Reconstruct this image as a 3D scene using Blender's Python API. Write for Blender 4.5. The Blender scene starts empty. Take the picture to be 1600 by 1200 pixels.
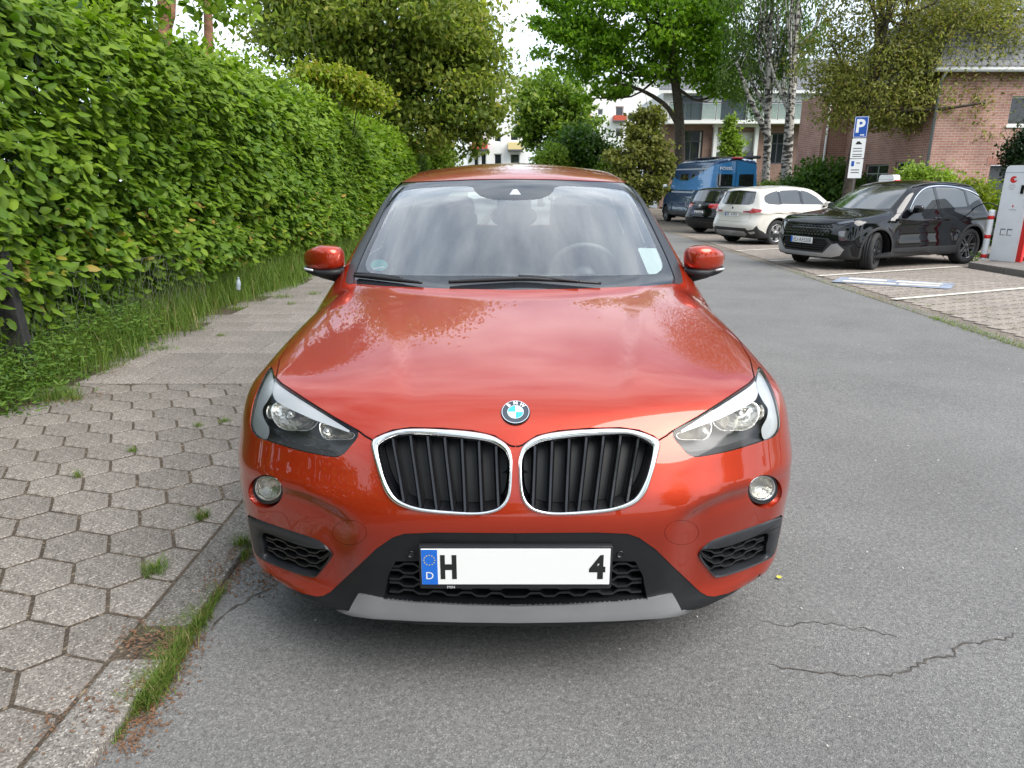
import bpy, bmesh, math, random
import numpy as np
from mathutils import Vector, Matrix
from mathutils.geometry import delaunay_2d_cdt
rng = np.random.default_rng(7); random.seed(7)
R = math.radians
scene = bpy.context.scene; COL = scene.collection
# ================= camera =================
FPX = 1080.; PITCH = R(16.5); CAMH = 1.5            # focal length in pixels of a 1600 px wide picture
cam = bpy.data.cameras.new('camera'); cam.sensor_width = 36; cam.lens = FPX/1600*36; cam.clip_end = 900; cam.clip_start = .05
camo = bpy.data.objects.new('camera', cam); COL.objects.link(camo)
camo.location = (0, 0, CAMH); camo.rotation_euler = (R(90)-PITCH, 0, 0); scene.camera = camo
# ================= sky, sun, exposure =================
SUN_EL, SUN_ROT = R(48), R(124)
world = bpy.data.worlds.new('World'); scene.world = world; world.use_nodes = True
wn, wl = world.node_tree.nodes, world.node_tree.links
wn.clear()
wo = wn.new('ShaderNodeOutputWorld'); bg = wn.new('ShaderNodeBackground'); bg.inputs['Strength'].default_value = .12
sky = wn.new('ShaderNodeTexSky'); sky.sky_type = 'NISHITA'; sky.sun_disc = False
sky.sun_elevation = SUN_EL; sky.sun_rotation = SUN_ROT; sky.dust_density = 2.0
# an even veil of bright cloud with thinner, bluer gaps
tc = wn.new('ShaderNodeTexCoord'); mp = wn.new('ShaderNodeMapping'); mp.inputs['Scale'].default_value = (1.0, 1.0, 2.6)
cn = wn.new('ShaderNodeTexNoise'); cn.inputs['Scale'].default_value = 2.3; cn.inputs['Detail'].default_value = 7; cn.inputs['Roughness'].default_value = .55
cr = wn.new('ShaderNodeValToRGB'); cr.color_ramp.elements[0].position = .34; cr.color_ramp.elements[1].position = .58
cr.color_ramp.elements[0].color = (.12, .12, .12, 1); cr.color_ramp.elements[1].color = (.97, .97, .97, 1)
cn2 = wn.new('ShaderNodeTexNoise'); cn2.inputs['Scale'].default_value = 4.2; cn2.inputs['Detail'].default_value = 6
cc = wn.new('ShaderNodeValToRGB'); cc.color_ramp.elements[0].position = .3; cc.color_ramp.elements[1].position = .7
cc.color_ramp.elements[0].color = (4.0, 4.8, 5.7, 1); cc.color_ramp.elements[1].color = (7.8, 8.2, 8.7, 1)
mx = wn.new('ShaderNodeMix'); mx.data_type = 'RGBA'
wl.new(tc.outputs['Generated'], mp.inputs['Vector']); wl.new(mp.outputs[0], cn.inputs['Vector']); wl.new(mp.outputs[0], cn2.inputs['Vector'])
wl.new(cn.outputs['Fac'], cr.inputs['Fac']); wl.new(cn2.outputs['Fac'], cc.inputs['Fac'])
wl.new(cr.outputs['Color'], mx.inputs['Factor']); wl.new(sky.outputs['Color'], mx.inputs['A']); wl.new(cc.outputs['Color'], mx.inputs['B'])
wl.new(mx.outputs['Result'], bg.inputs['Color']); wl.new(bg.outputs[0], wo.inputs['Surface'])
sun = bpy.data.lights.new('sun', 'SUN'); sun.energy = 2.4; sun.angle = R(48); sun.color = (1, .965, .91)
suno = bpy.data.objects.new('sun', sun); COL.objects.link(suno); suno.location = (8, -8, 20)
suno.rotation_euler = (R(90)-SUN_EL, 0, R(180)-SUN_ROT+R(0))
scene.view_settings.view_transform = 'Standard'; scene.view_settings.look = 'None'
scene.view_settings.exposure = 1.12; scene.view_settings.gamma = 1.0; scene.view_settings.use_curve_mapping = False
scene.cycles.max_bounces = 10; scene.cycles.transparent_max_bounces = 16
scene.cycles.glossy_bounces = 6; scene.cycles.caustics_reflective = False; scene.cycles.caustics_refractive = False
# ================= helpers =================
def gz(x, y):
    """the street falls gently away from the camera"""
    y = np.asarray(y, float); d = np.clip(y-3.5, 0, 30)
    return -.02*d*d/(d+3)
def gzf(y): return float(gz(0, y))
def mesh(name, V, F, smooth=False, N=None):
    me = bpy.data.meshes.new(name)
    V = np.asarray(V, np.float32).reshape(-1, 3)
    if isinstance(F, np.ndarray):
        k = F.shape[1]; nf = len(F)
        me.vertices.add(len(V)); me.vertices.foreach_set('co', V.ravel())
        me.loops.add(nf*k); me.loops.foreach_set('vertex_index', F.astype(np.int32).ravel())
        me.polygons.add(nf); me.polygons.foreach_set('loop_start', np.arange(0, nf*k, k, dtype=np.int32))
        me.update(calc_edges=True)
    else:
        me.from_pydata([tuple(map(float, v)) for v in V], [], [tuple(int(i) for i in f) for f in F]); me.update()
    if smooth or N is not None: me.polygons.foreach_set('use_smooth', np.ones(len(me.polygons), bool))
    if N is not None: me.normals_split_custom_set_from_vertices([tuple(map(float, n)) for n in N])
    return me
def link(name, me, mat=None, parent=None, loc=None, rotz=0.):
    o = bpy.data.objects.new(name, me); COL.objects.link(o)
    if mat is not None and me is not None and len(me.materials) == 0:
        me.materials.append(M[mat] if isinstance(mat, str) else mat)
    if parent is not None: o.parent = parent
    if loc is not None: o.location = loc
    if rotz: o.rotation_euler = (0, 0, rotz)
    return o
def tag(o, label, cat, group=None):
    o['label'] = label; o['category'] = cat
    if group: o['group'] = group
    return o
def thing(name, label, cat, loc=(0,0,0), rotz=0., group=None):
    o = bpy.data.objects.new(name, None); COL.objects.link(o); o.empty_display_size = .2
    o.location = loc; o.rotation_euler = (0, 0, rotz)
    return tag(o, label, cat, group)
def struct(o): o['kind'] = 'structure'; return o
def stuff(o): o['kind'] = 'stuff'; return o
class B:
    """collects simple solids into one mesh"""
    def __init__(s): s.v = []; s.f = []
    def add(s, V, F):
        n = len(s.v); s.v += [tuple(map(float, p)) for p in V]; s.f += [tuple(i+n for i in f) for f in F]; return s
    def box(s, a, b, bev=0.):
        x0, y0, z0 = a; x1, y1, z1 = b
        if bev <= 0:
            return s.add([(x0,y0,z0),(x1,y0,z0),(x1,y1,z0),(x0,y1,z0),(x0,y0,z1),(x1,y0,z1),(x1,y1,z1),(x0,y1,z1)],
                         [(3,2,1,0),(4,5,6,7),(0,1,5,4),(1,2,6,5),(2,3,7,6),(3,0,4,7)])
        bm = bmesh.new(); bmesh.ops.create_cube(bm, size=1)
        for v in bm.verts: v.co = ((x0+x1)/2+v.co.x*(x1-x0), (y0+y1)/2+v.co.y*(y1-y0), (z0+z1)/2+v.co.z*(z1-z0))
        bmesh.ops.bevel(bm, geom=bm.edges[:], offset=bev, segments=2, profile=.5, affect='EDGES')
        bm.verts.index_update(); s.add([v.co[:] for v in bm.verts], [[v.index for v in f.verts] for f in bm.faces]); bm.free(); return s
    def prism(s, poly, d0, d1, axis='y'):
        """extrude a 2-D polygon; axis y: (x,z) outline, axis z: (x,y), axis x: (y,z)"""
        n = len(poly)
        mk = {'y': lambda p, d: (p[0], d, p[1]), 'z': lambda p, d: (p[0], p[1], d), 'x': lambda p, d: (d, p[0], p[1])}[axis]
        return s.add([mk(p, d0) for p in poly]+[mk(p, d1) for p in poly],
                     [tuple(range(n-1, -1, -1)), tuple(range(n, 2*n))]+[(i, (i+1) % n, n+(i+1) % n, n+i) for i in range(n)])
    def tube(s, pts, r, n=8, cap=True):
        P = [Vector(p) for p in pts]; m = len(P); rr = r if hasattr(r, '__len__') else [r]*m
        V = []; up = None
        for i in range(m):
            t = (P[min(i+1, m-1)]-P[max(i-1, 0)]); t = t.normalized() if t.length > 1e-9 else Vector((0,0,1))
            if up is None: up = Vector((0,0,1)) if abs(t.z) < .9 else Vector((1,0,0))
            a = t.cross(up).normalized(); b = a.cross(t).normalized(); up = b
            for k in range(n):
                w = 2*math.pi*k/n; V.append(P[i]+(a*math.cos(w)+b*math.sin(w))*rr[i])
        F = [(i*n+k, i*n+(k+1) % n, (i+1)*n+(k+1) % n, (i+1)*n+k) for i in range(m-1) for k in range(n)]
        if cap: F += [tuple(range(n-1, -1, -1)), tuple((m-1)*n+k for k in range(n))]
        return s.add(V, F)
    def lathe(s, prof, n=32, axis='z', loc=(0,0,0), closed=False):
        V = []; F = []
        for r, h in prof:
            for k in range(n):
                w = 2*math.pi*k/n; c, q = r*math.cos(w), r*math.sin(w)
                p = {'z': (c, q, h), 'x': (h, c, q), 'y': (c, h, q)}[axis]
                V.append((p[0]+loc[0], p[1]+loc[1], p[2]+loc[2]))
        m = len(prof)
        for i in range(m-1 if not closed else m):
            j = (i+1) % m
            for k in range(n): F.append((i*n+k, i*n+(k+1) % n, j*n+(k+1) % n, j*n+k))
        return s.add(V, F)
    def mesh(s, name, smooth=False): return mesh(name, np.array(s.v), s.f, smooth)
    def obj(s, name, mat, parent=None, smooth=False, loc=None, rotz=0.): return link(name, s.mesh(name, smooth), mat, parent, loc, rotz)
def autosmooth(o, ang=40):
    me = o.data; me.polygons.foreach_set('use_smooth', np.ones(len(me.polygons), bool))
    bm = bmesh.new(); bm.from_mesh(me)
    for e in bm.edges:
        e.smooth = not (len(e.link_faces) == 2 and e.calc_face_angle(0) > R(ang))
    bm.to_mesh(me); bm.free(); return o
def copy_tree(root, loc=None, rotz=None, label=None):
    r = root.copy(); COL.objects.link(r)
    if loc is not None: r.location = loc
    if rotz is not None: r.rotation_euler = (0, 0, rotz)
    if label: r['label'] = label
    for ch in root.children:
        c = ch.copy(); COL.objects.link(c); c.parent = r
        for g in ch.children:
            d = g.copy(); COL.objects.link(d); d.parent = c
    return r
# lettering (flat outlines of the built-in font, turned to meshes before anything heavy exists)
TXT = {}
def text_mesh(s, bold=0.):
    key = (s, bold)
    if key not in TXT:
        cu = bpy.data.curves.new('lettering', 'FONT'); cu.body = s; cu.size = 1; cu.offset = bold
        cu.align_x = 'CENTER'; cu.align_y = 'CENTER'; cu.resolution_u = 3
        ob = bpy.data.objects.new('lettering', cu); COL.objects.link(ob)
        me = bpy.data.meshes.new_from_object(ob.evaluated_get(bpy.context.evaluated_depsgraph_get()))
        co = np.empty(len(me.vertices)*3, np.float32); me.vertices.foreach_get('co', co)
        F = [tuple(p.vertices) for p in me.polygons]
        V = co.reshape(-1, 3)[:,:2].copy()
        lo, hi = V.min(0), V.max(0); V = V-(lo+hi)/2
        TXT[key] = (V, F, hi-lo)
        bpy.data.objects.remove(ob); bpy.data.meshes.remove(me)
    return TXT[key]
def lettering(name, s, mat, parent, origin, ux, uz, h=None, w=None, bold=0.):
    """flat text: origin = centre, ux = reading direction, uz = up direction"""
    V, F, sz = text_mesh(s, bold)
    kx = ky = (h/sz[1] if h else w/sz[0])
    if h and w: kx = w/sz[0]
    o = np.array(origin); P = o+V[:,:1]*kx*np.array(ux)+V[:,1:]*ky*np.array(uz)
    return link(name, mesh(name, P, F), mat, parent)
for _t in [('H', .05), ('4', .05), ('D', .01), ('B', .02), ('M', .02), ('W', .02), ('P', .03), ('PÖSSL', .02), ('EU·AE520E', .02), ('Hamburg', 0.), ('Hamburger', 0.), ('Energiewerke', 0.), ('GmbH', 0.), ('MIN', .02), ('xD', .0)]:
    text_mesh(*_t)
# ================= materials =================
M = {}
def mat(name, col, rough=.6, metal=0., spec=.5, coat=0., noise=None, bump=None, **kw):
    """principled material; noise=(scale, amount) varies the colour, bump=(scale, strength, distance)"""
    m = bpy.data.materials.new(name); m.use_nodes = True; nt = m.node_tree; p = nt.nodes['Principled BSDF']
    p.inputs['Base Color'].default_value = (*col, 1); p.inputs['Roughness'].default_value = rough
    p.inputs['Metallic'].default_value = metal; p.inputs['Specular IOR Level'].default_value = spec
    p.inputs['Coat Weight'].default_value = coat; p.inputs['Coat Roughness'].default_value = kw.get('coat_rough', .03)
    if 'emit' in kw:
        p.inputs['Emission Color'].default_value = (*kw['emit'][0], 1); p.inputs['Emission Strength'].default_value = kw['emit'][1]
    if noise or bump:
        t = nt.nodes.new('ShaderNodeTexCoord')
    if noise:
        n = nt.nodes.new('ShaderNodeTexNoise'); n.inputs['Scale'].default_value = noise[0]; n.inputs['Detail'].default_value = 5
        r = nt.nodes.new('ShaderNodeValToRGB'); a = noise[1]
        r.color_ramp.elements[0].position = .3; r.color_ramp.elements[1].position = .7
        r.color_ramp.elements[0].color = (*[c*(1-a) for c in col], 1); r.color_ramp.elements[1].color = (*[min(1, c*(1+a)) for c in col], 1)
        nt.links.new(t.outputs['Object'], n.inputs['Vector']); nt.links.new(n.outputs['Fac'], r.inputs['Fac']); nt.links.new(r.outputs['Color'], p.inputs['Base Color'])
    if bump:
        n2 = nt.nodes.new('ShaderNodeTexNoise'); n2.inputs['Scale'].default_value = bump[0]; n2.inputs['Detail'].default_value = 4
        b = nt.nodes.new('ShaderNodeBump'); b.inputs['Strength'].default_value = bump[1]; b.inputs['Distance'].default_value = bump[2]
        nt.links.new(t.outputs['Object'], n2.inputs['Vector']); nt.links.new(n2.outputs['Fac'], b.inputs['Height']); nt.links.new(b.outputs[0], p.inputs['Normal'])
    M[name] = m; return m
def glassmat(name, tint=(1,1,1), ior=1.45, clear=1., rough=0.0, gain=1.):
    """thin pane: clear body with a Fresnel reflection"""
    m = bpy.data.materials.new(name); m.use_nodes = True; nt = m.node_tree; nt.nodes.clear()
    o = nt.nodes.new('ShaderNodeOutputMaterial'); t = nt.nodes.new('ShaderNodeBsdfTransparent'); g = nt.nodes.new('ShaderNodeBsdfGlossy')
    t.inputs['Color'].default_value = (*tint, 1); g.inputs['Roughness'].default_value = rough; g.inputs['Color'].default_value = (1,1,1,1)
    f = nt.nodes.new('ShaderNodeFresnel'); f.inputs['IOR'].default_value = ior; mx = nt.nodes.new('ShaderNodeMixShader')
    ma = nt.nodes.new('ShaderNodeMath'); ma.operation = 'MULTIPLY'; ma.inputs[1].default_value = gain; ma.use_clamp = True
    nt.links.new(f.outputs[0], ma.inputs[0]); nt.links.new(ma.outputs[0], mx.inputs[0]); nt.links.new(t.outputs[0], mx.inputs[1]); nt.links.new(g.outputs[0], mx.inputs[2]); nt.links.new(mx.outputs[0], o.inputs[0])
    M[name] = m; return m
def carpaint(name, col, metal=.55, flake=.25, rough=.38, spec=.3):
    m = mat(name, col, rough, metal, spec, 1.); nt = m.node_tree; p = nt.nodes['Principled BSDF']
    t = nt.nodes.new('ShaderNodeTexCoord')
    n = nt.nodes.new('ShaderNodeTexNoise'); n.inputs['Scale'].default_value = 900; n.inputs['Detail'].default_value = 1
    b = nt.nodes.new('ShaderNodeBump'); b.inputs['Strength'].default_value = flake; b.inputs['Distance'].default_value = .0006
    nt.links.new(t.outputs['Object'], n.inputs['Vector']); nt.links.new(n.outputs['Fac'], b.inputs['Height']); nt.links.new(b.outputs[0], p.inputs['Normal'])
    # faint dust film in the clear coat
    d = nt.nodes.new('ShaderNodeTexNoise'); d.inputs['Scale'].default_value = 6; d.inputs['Detail'].default_value = 8
    r = nt.nodes.new('ShaderNodeMapRange'); r.inputs['From Min'].default_value = .4; r.inputs['From Max'].default_value = .75; r.inputs['To Min'].default_value = .004; r.inputs['To Max'].default_value = .022
    nt.links.new(t.outputs['Object'], d.inputs['Vector']); nt.links.new(d.outputs['Fac'], r.inputs['Value']); nt.links.new(r.outputs[0], p.inputs['Coat Roughness'])
    return m
def leafmat(name, c0, c1, c2=None, gloss=.35, trans=.35):
    """leaf: colour runs c0..c1 (..c2) by a tint stored per leaf"""
    m = bpy.data.materials.new(name); m.use_nodes = True; nt = m.node_tree; nt.nodes.clear()
    o = nt.nodes.new('ShaderNodeOutputMaterial'); a = nt.nodes.new('ShaderNodeAttribute'); a.attribute_name = 'tint'
    r = nt.nodes.new('ShaderNodeValToRGB'); r.color_ramp.elements[0].color = (*c0, 1); r.color_ramp.elements[1].color = (*(c1 if c2 is None else c2), 1)
    if c2 is not None:
        e = r.color_ramp.elements.new(.88); e.color = (*c1, 1)
    p = nt.nodes.new('ShaderNodeBsdfPrincipled'); p.inputs['Roughness'].default_value = gloss; p.inputs['Specular IOR Level'].default_value = .22
    tl = nt.nodes.new('ShaderNodeBsdfTranslucent'); mx = nt.nodes.new('ShaderNodeMixShader'); mx.inputs[0].default_value = trans
    br = nt.nodes.new('ShaderNodeMix'); br.data_type = 'RGBA'; br.blend_type = 'MULTIPLY'; br.inputs['Factor'].default_value = 1; br.inputs['B'].default_value = (1.5, 1.7, .7, 1)
    nt.links.new(a.outputs['Fac'], r.inputs['Fac']); nt.links.new(r.outputs['Color'], p.inputs['Base Color']); nt.links.new(r.outputs['Color'], br.inputs['A']); nt.links.new(br.outputs['Result'], tl.inputs['Color'])
    nt.links.new(p.outputs[0], mx.inputs[1]); nt.links.new(tl.outputs[0], mx.inputs[2]); nt.links.new(mx.outputs[0], o.inputs[0])
    M[name] = m; return m
def nodes(m):
    nt = m.node_tree
    def N(kind, **kw):
        n = nt.nodes.new(kind)
        for k, v in kw.items():
            if k in n.inputs: n.inputs[k].default_value = v
            else: setattr(n, k, v)
        return n
    return nt, N, nt.nodes['Principled BSDF'], nt.links.new
carpaint('paint_red', (.375, .026, .005), .55, .3, .30)
mat('seam_red', (.10, .012, .006), .5)
mat('plastic_black', (.012, .013, .015), .5, spec=.32, bump=(900, .25, .001), noise=(5, .25))
mat('plastic_grey', (.020, .022, .026), .4, noise=(6, .2))
mat('gloss_black', (.008, .008, .01), .08, coat=.6)
mat('slat_black', (.007, .007, .008), .2, coat=.3)
mat('flap_black', (.005, .005, .0055), .55)
mat('mesh_black', (.014, .0145, .016), .35)
mat('void_black', (.004, .004, .004), .9)
mat('black_gap', (.006, .005, .005), .8)
mat('holder_black', (.018, .019, .022), .33)
mat('satin_silver', (.44, .45, .465), .34, .75, noise=(9, .06))
mat('chrome', (.86, .87, .88), .05, 1.)
mat('frit', (.018, .02, .024), .03, spec=.9)
mat('lamp_rim', (.012, .012, .013), .25)
mat('lamp_dark', (.085, .086, .09), .38, bump=(260, .3, .002))
mat('lamp_white', (.60, .61, .62), .15, .15, coat=.5)
mat('lamp_silver', (.48, .50, .52), .22, .25, coat=.6)
mat('reflector', (.70, .68, .63), .16, .95, bump=(70, .55, .006))
mat('bulb_glass', (.5, .5, .48), .1, .6)
glassmat('glass_lamp', (.97, .98, .98), 1.42, gain=.8)
glassmat('glass_screen', (.80, .86, .84), 1.52, gain=3.1)
glassmat('glass_side', (.30, .34, .33), 1.5, gain=1.3)
glassmat('glass_clear', (.72, .78, .76), 1.45, gain=1.)
mat('plate_white', (.78, .78, .77), .35); mat('plate_blue', (.012, .13, .55), .35); mat('plate_yellow', (.75, .55, .05), .4); mat('ink_black', (.012, .012, .012), .45)
mat('emblem_dark', (.045, .06, .075), .2, .3, coat=.5); mat('emblem_blue', (.03, .36, .75), .2, coat=.6)
mat('wiper_black', (.010, .010, .012), .45)
mat('sticker_green', (.10, .48, .40), .5); mat('sticker_pale', (.55, .62, .62), .5)
mat('dash', (.065, .067, .072), .6); mat('seat_cloth', (.085, .085, .09), .85, noise=(30, .2)); mat('wheel_leather', (.13, .13, .135), .5); mat('lining', (.26, .255, .245), .9)
mat('tail_red', (.35, .01, .012), .12, coat=.8); mat('tyre', (.018, .018, .019), .8, noise=(12, .3)); mat('alloy', (.55, .56, .57), .3, .85)
carpaint('paint_black', (.003, .0035, .005), .0, .05, .25, 0.); carpaint('paint_white', (.58, .555, .50), .1, .1, .45)
carpaint('paint_navy', (.016, .055, .14), .3, .15, .4); carpaint('paint_blue', (.035, .21, .48), .3, .15, .4)
mat('plastic_dark', (.020, .021, .023), .5, noise=(6, .2)); mat('dark_chrome', (.16, .165, .18), .18, .9); mat('alloy_dark', (.10, .10, .105), .3, .8)
mat('glass_dark', (.012, .014, .015), .02, spec=1., coat=1., coat_rough=.0); mat('lamp_smoke', (.10, .10, .11), .1, .5, coat=1.); mat('ink_grey', (.08, .08, .09), .5); mat('stripe_grey', (.38, .42, .47), .4)
def speckle(name, base, dark, light, scale, rough=.85, bump=.35, bscale=None, patch_amt=.18, dist=.004):
    """stone-like surface: blotches, dark and light grains, fine relief"""
    m = mat(name, base, rough, spec=.3); nt, N, p, L = nodes(m)
    tc = N('ShaderNodeTexCoord')
    v = N('ShaderNodeTexVoronoi', Scale=scale); L(tc.outputs['Object'], v.inputs['Vector'])
    sep = N('ShaderNodeSeparateColor'); L(v.outputs['Color'], sep.inputs[0])
    r = N('ShaderNodeValToRGB'); cr = r.color_ramp; cr.elements[0].color = (*dark, 1); cr.elements[1].color = (*light, 1); cr.elements[1].position = 1.0
    for pos, c in ((.22, dark), (.36, base), (.86, base), (.95, light)):
        e = cr.elements.new(pos); e.color = (*c, 1)
    L(sep.outputs[0], r.inputs['Fac'])
    n = N('ShaderNodeTexNoise', Scale=1.1, Detail=6., Roughness=.62); L(tc.outputs['Object'], n.inputs['Vector'])
    mr = N('ShaderNodeMapRange'); mr.inputs['From Min'].default_value = .3; mr.inputs['From Max'].default_value = .7; mr.inputs['To Min'].default_value = 1-patch_amt; mr.inputs['To Max'].default_value = 1+patch_amt; L(n.outputs['Fac'], mr.inputs['Value'])
    n2 = N('ShaderNodeTexNoise', Scale=scale*.22, Detail=5.); L(tc.outputs['Object'], n2.inputs['Vector'])
    mr2 = N('ShaderNodeMapRange'); mr2.inputs['From Min'].default_value = .3; mr2.inputs['From Max'].default_value = .7; mr2.inputs['To Min'].default_value = .8; mr2.inputs['To Max'].default_value = 1.2; L(n2.outputs['Fac'], mr2.inputs['Value'])
    oi = N('ShaderNodeObjectInfo'); mr3 = N('ShaderNodeMapRange'); mr3.inputs['To Min'].default_value = .88; mr3.inputs['To Max'].default_value = 1.12; L(oi.outputs['Random'], mr3.inputs['Value'])
    m1 = N('ShaderNodeMath', operation='MULTIPLY'); L(mr.outputs[0], m1.inputs[0]); L(mr2.outputs[0], m1.inputs[1])
    m2 = N('ShaderNodeMath', operation='MULTIPLY'); L(m1.outputs[0], m2.inputs[0]); L(mr3.outputs[0], m2.inputs[1])
    x = N('ShaderNodeMix', data_type='RGBA', blend_type='MULTIPLY'); x.inputs['Factor'].default_value = 1; L(r.outputs['Color'], x.inputs['A']); L(m2.outputs[0], x.inputs['B']); L(x.outputs['Result'], p.inputs['Base Color'])
    b = N('ShaderNodeBump', Strength=bump, Distance=dist); ad = N('ShaderNodeMath', operation='ADD'); L(v.outputs['Distance'], ad.inputs[0]); L(n2.outputs['Fac'], ad.inputs[1]); L(ad.outputs[0], b.inputs['Height']); L(b.outputs[0], p.inputs['Normal'])
    return m
speckle('asphalt', (.172, .168, .163), (.118, .115, .112), (.26, .255, .245), 260, .85, .4, patch_amt=.13, dist=.005)
speckle('paver', (.182, .162, .144), (.11, .097, .086), (.33, .30, .27), 190, .88, .3, patch_amt=.16)
speckle('slab', (.190, .169, .151), (.115, .10, .092), (.33, .30, .275), 190, .88, .25, patch_amt=.18)
speckle('kerbstone', (.178, .163, .147), (.10, .09, .082), (.33, .31, .28), 190, .88, .4, patch_amt=.16)
speckle('bay_paver', (.235, .200, .172), (.17, .145, .125), (.42, .38, .33), 90, .88, .3, patch_amt=.12)
speckle('joint_soil', (.066, .051, .037), (.05, .04, .03), (.16, .125, .09), 90, .95, .6, patch_amt=.35, dist=.01)
speckle('bay_joint', (.16, .135, .11), (.09, .075, .06), (.24, .2, .17), 90, .95, .5, patch_amt=.3, dist=.006)
speckle('soil', (.075, .058, .038), (.035, .028, .02), (.15, .12, .08), 60, .95, .7, patch_amt=.4, dist=.02)
mat('crack', (.062, .054, .046), .95, noise=(30, .5)); mat('line_white', (.52, .49, .43), .8, noise=(14, .22)); mat('line_blue', (.20, .23, .29), .85, noise=(9, .35))
mat('lawn', (.06, .085, .025), .95, noise=(2.5, .5), bump=(40, .6, .03)); mat('timber_dark', (.020, .019, .021), .8, noise=(20, .5), bump=(60, .4, .004)); mat('wire', (.16, .16, .155), .5, .5)
mat('litter', (.32, .38, .43), .3); mat('petal', (.62, .55, .05), .7); mat('dry_leaf', (.135, .068, .034), .8, noise=(30, .4)); mat('pebble', (.5, .49, .46), .8)
mat('charger_white', (.74, .75, .76), .4, noise=(4, .05)); mat('charger_red', (.62, .020, .018), .4); mat('sign_blue', (.012, .075, .36), .4)
def brickmat(name, c1, c2, mortar, sc=1.):
    m = mat(name, c1, .9, spec=.2); nt, N, p, L = nodes(m)
    uv = N('ShaderNodeUVMap'); br = N('ShaderNodeTexBrick'); br.offset = .5; br.inputs['Scale'].default_value = 1.; br.inputs['Mortar Size'].default_value = .007
    br.inputs['Brick Width'].default_value = .25*sc; br.inputs['Row Height'].default_value = .083*sc; br.inputs['Mortar Smooth'].default_value = .15; br.inputs['Bias'].default_value = 0.
    br.inputs['Color1'].default_value = (*c1, 1); br.inputs['Color2'].default_value = (*c2, 1); br.inputs['Mortar'].default_value = (*mortar, 1); L(uv.outputs[0], br.inputs['Vector'])
    n = N('ShaderNodeTexNoise', Scale=1.3, Detail=5.); L(uv.outputs[0], n.inputs['Vector']); mr = N('ShaderNodeMapRange'); mr.inputs['From Min'].default_value = .3; mr.inputs['From Max'].default_value = .7; mr.inputs['To Min'].default_value = .82; mr.inputs['To Max'].default_value = 1.18; L(n.outputs['Fac'], mr.inputs['Value'])
    x = N('ShaderNodeMix', data_type='RGBA', blend_type='MULTIPLY'); x.inputs['Factor'].default_value = 1; L(br.outputs['Color'], x.inputs['A']); L(mr.outputs[0], x.inputs['B']); L(x.outputs['Result'], p.inputs['Base Color'])
    b = N('ShaderNodeBump', Strength=.5, Distance=.008); b.invert = True; L(br.outputs['Fac'], b.inputs['Height']); L(b.outputs[0], p.inputs['Normal']); return m
brickmat('brick_red', (.36, .175, .14), (.42, .235, .19), (.50, .45, .40)); brickmat('brick_brown', (.21, .125, .10), (.27, .16, .125), (.26, .23, .205))
m = mat('roof_tile', (.10, .105, .115), .6); nt, N, p, L = nodes(m); uv = N('ShaderNodeUVMap'); wv = N('ShaderNodeTexBrick'); wv.inputs['Scale'].default_value = 1.; wv.inputs['Brick Width'].default_value = .24; wv.inputs['Row Height'].default_value = .33; wv.inputs['Mortar Size'].default_value = .02
wv.inputs['Color1'].default_value = (.10,.105,.115,1); wv.inputs['Color2'].default_value = (.13,.135,.145,1); wv.inputs['Mortar'].default_value = (.035,.036,.04,1); L(uv.outputs[0], wv.inputs['Vector']); L(wv.outputs['Color'], p.inputs['Base Color'])
b = N('ShaderNodeBump', Strength=.8, Distance=.03); b.invert = True; L(wv.outputs['Fac'], b.inputs['Height']); L(b.outputs[0], p.inputs['Normal'])
mat('render_white', (.70, .70, .68), .9, noise=(1.2, .06)); mat('trim_white', (.74, .74, .72), .5); mat('frame_dark', (.045, .05, .06), .5); mat('frame_green', (.42, .46, .42), .5); mat('pane', (.02, .025, .03), .03, spec=.8); mat('pane_pale', (.10, .12, .14), .04, spec=.8)
mat('brick_plain', (.33, .165, .13), .9, noise=(5, .25)); mat('zinc', (.26, .28, .30), .45, .4); mat('door_grey', (.05, .055, .065), .5); mat('balcony_red', (.42, .07, .035), .7); mat('balcony_yellow', (.62, .50, .24), .7); mat('wall_dark', (.09, .09, .10), .9); mat('curtain', (.55, .53, .48), .9); glassmat('rail_glass', (.72, .80, .78), 1.5, gain=2.2)
# ---------- shell maths ----------
def spline(pts):
    """natural cubic spline through (t,v) control points, linear outside"""
    P = np.array(pts, float); t = P[:,0]; v = P[:,1]; n = len(t)
    h = np.diff(t); A = np.eye(n); b = np.zeros(n)
    for i in range(1, n-1):
        A[i,i-1] = h[i-1]; A[i,i] = 2*(h[i-1]+h[i]); A[i,i+1] = h[i]
        b[i] = 3*((v[i+1]-v[i])/h[i]-(v[i]-v[i-1])/h[i-1])
    c = np.linalg.solve(A, b)
    bb = np.diff(v)/h-h*(2*c[:-1]+c[1:])/3
    d = np.diff(c)/(3*h)
    s_end = bb[-1]+2*c[-2]*h[-1]+3*d[-1]*h[-1]**2
    def f(q):
        q = np.asarray(q, float)
        i = np.clip(np.searchsorted(t, q)-1, 0, n-2)
        x = q-t[i]
        r = v[i]+bb[i]*x+c[i]*x*x+d[i]*x**3
        r = np.where(q < t[0], v[0]+bb[0]*(q-t[0]), r)
        return np.where(q > t[-1], v[-1]+s_end*(q-t[-1]), r)
    return f
def smax(a, b, k):
    h = np.clip(k-np.abs(a-b), 0, None)/k
    return np.maximum(a, b)+h*h*k*.25
def smin(a, b, k): return -smax(-a, -b, k)
def sstep(a, b, x):
    t = np.clip((x-a)/(b-a), 0, 1); return t*t*t*(t*(6*t-15)+10)
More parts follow.
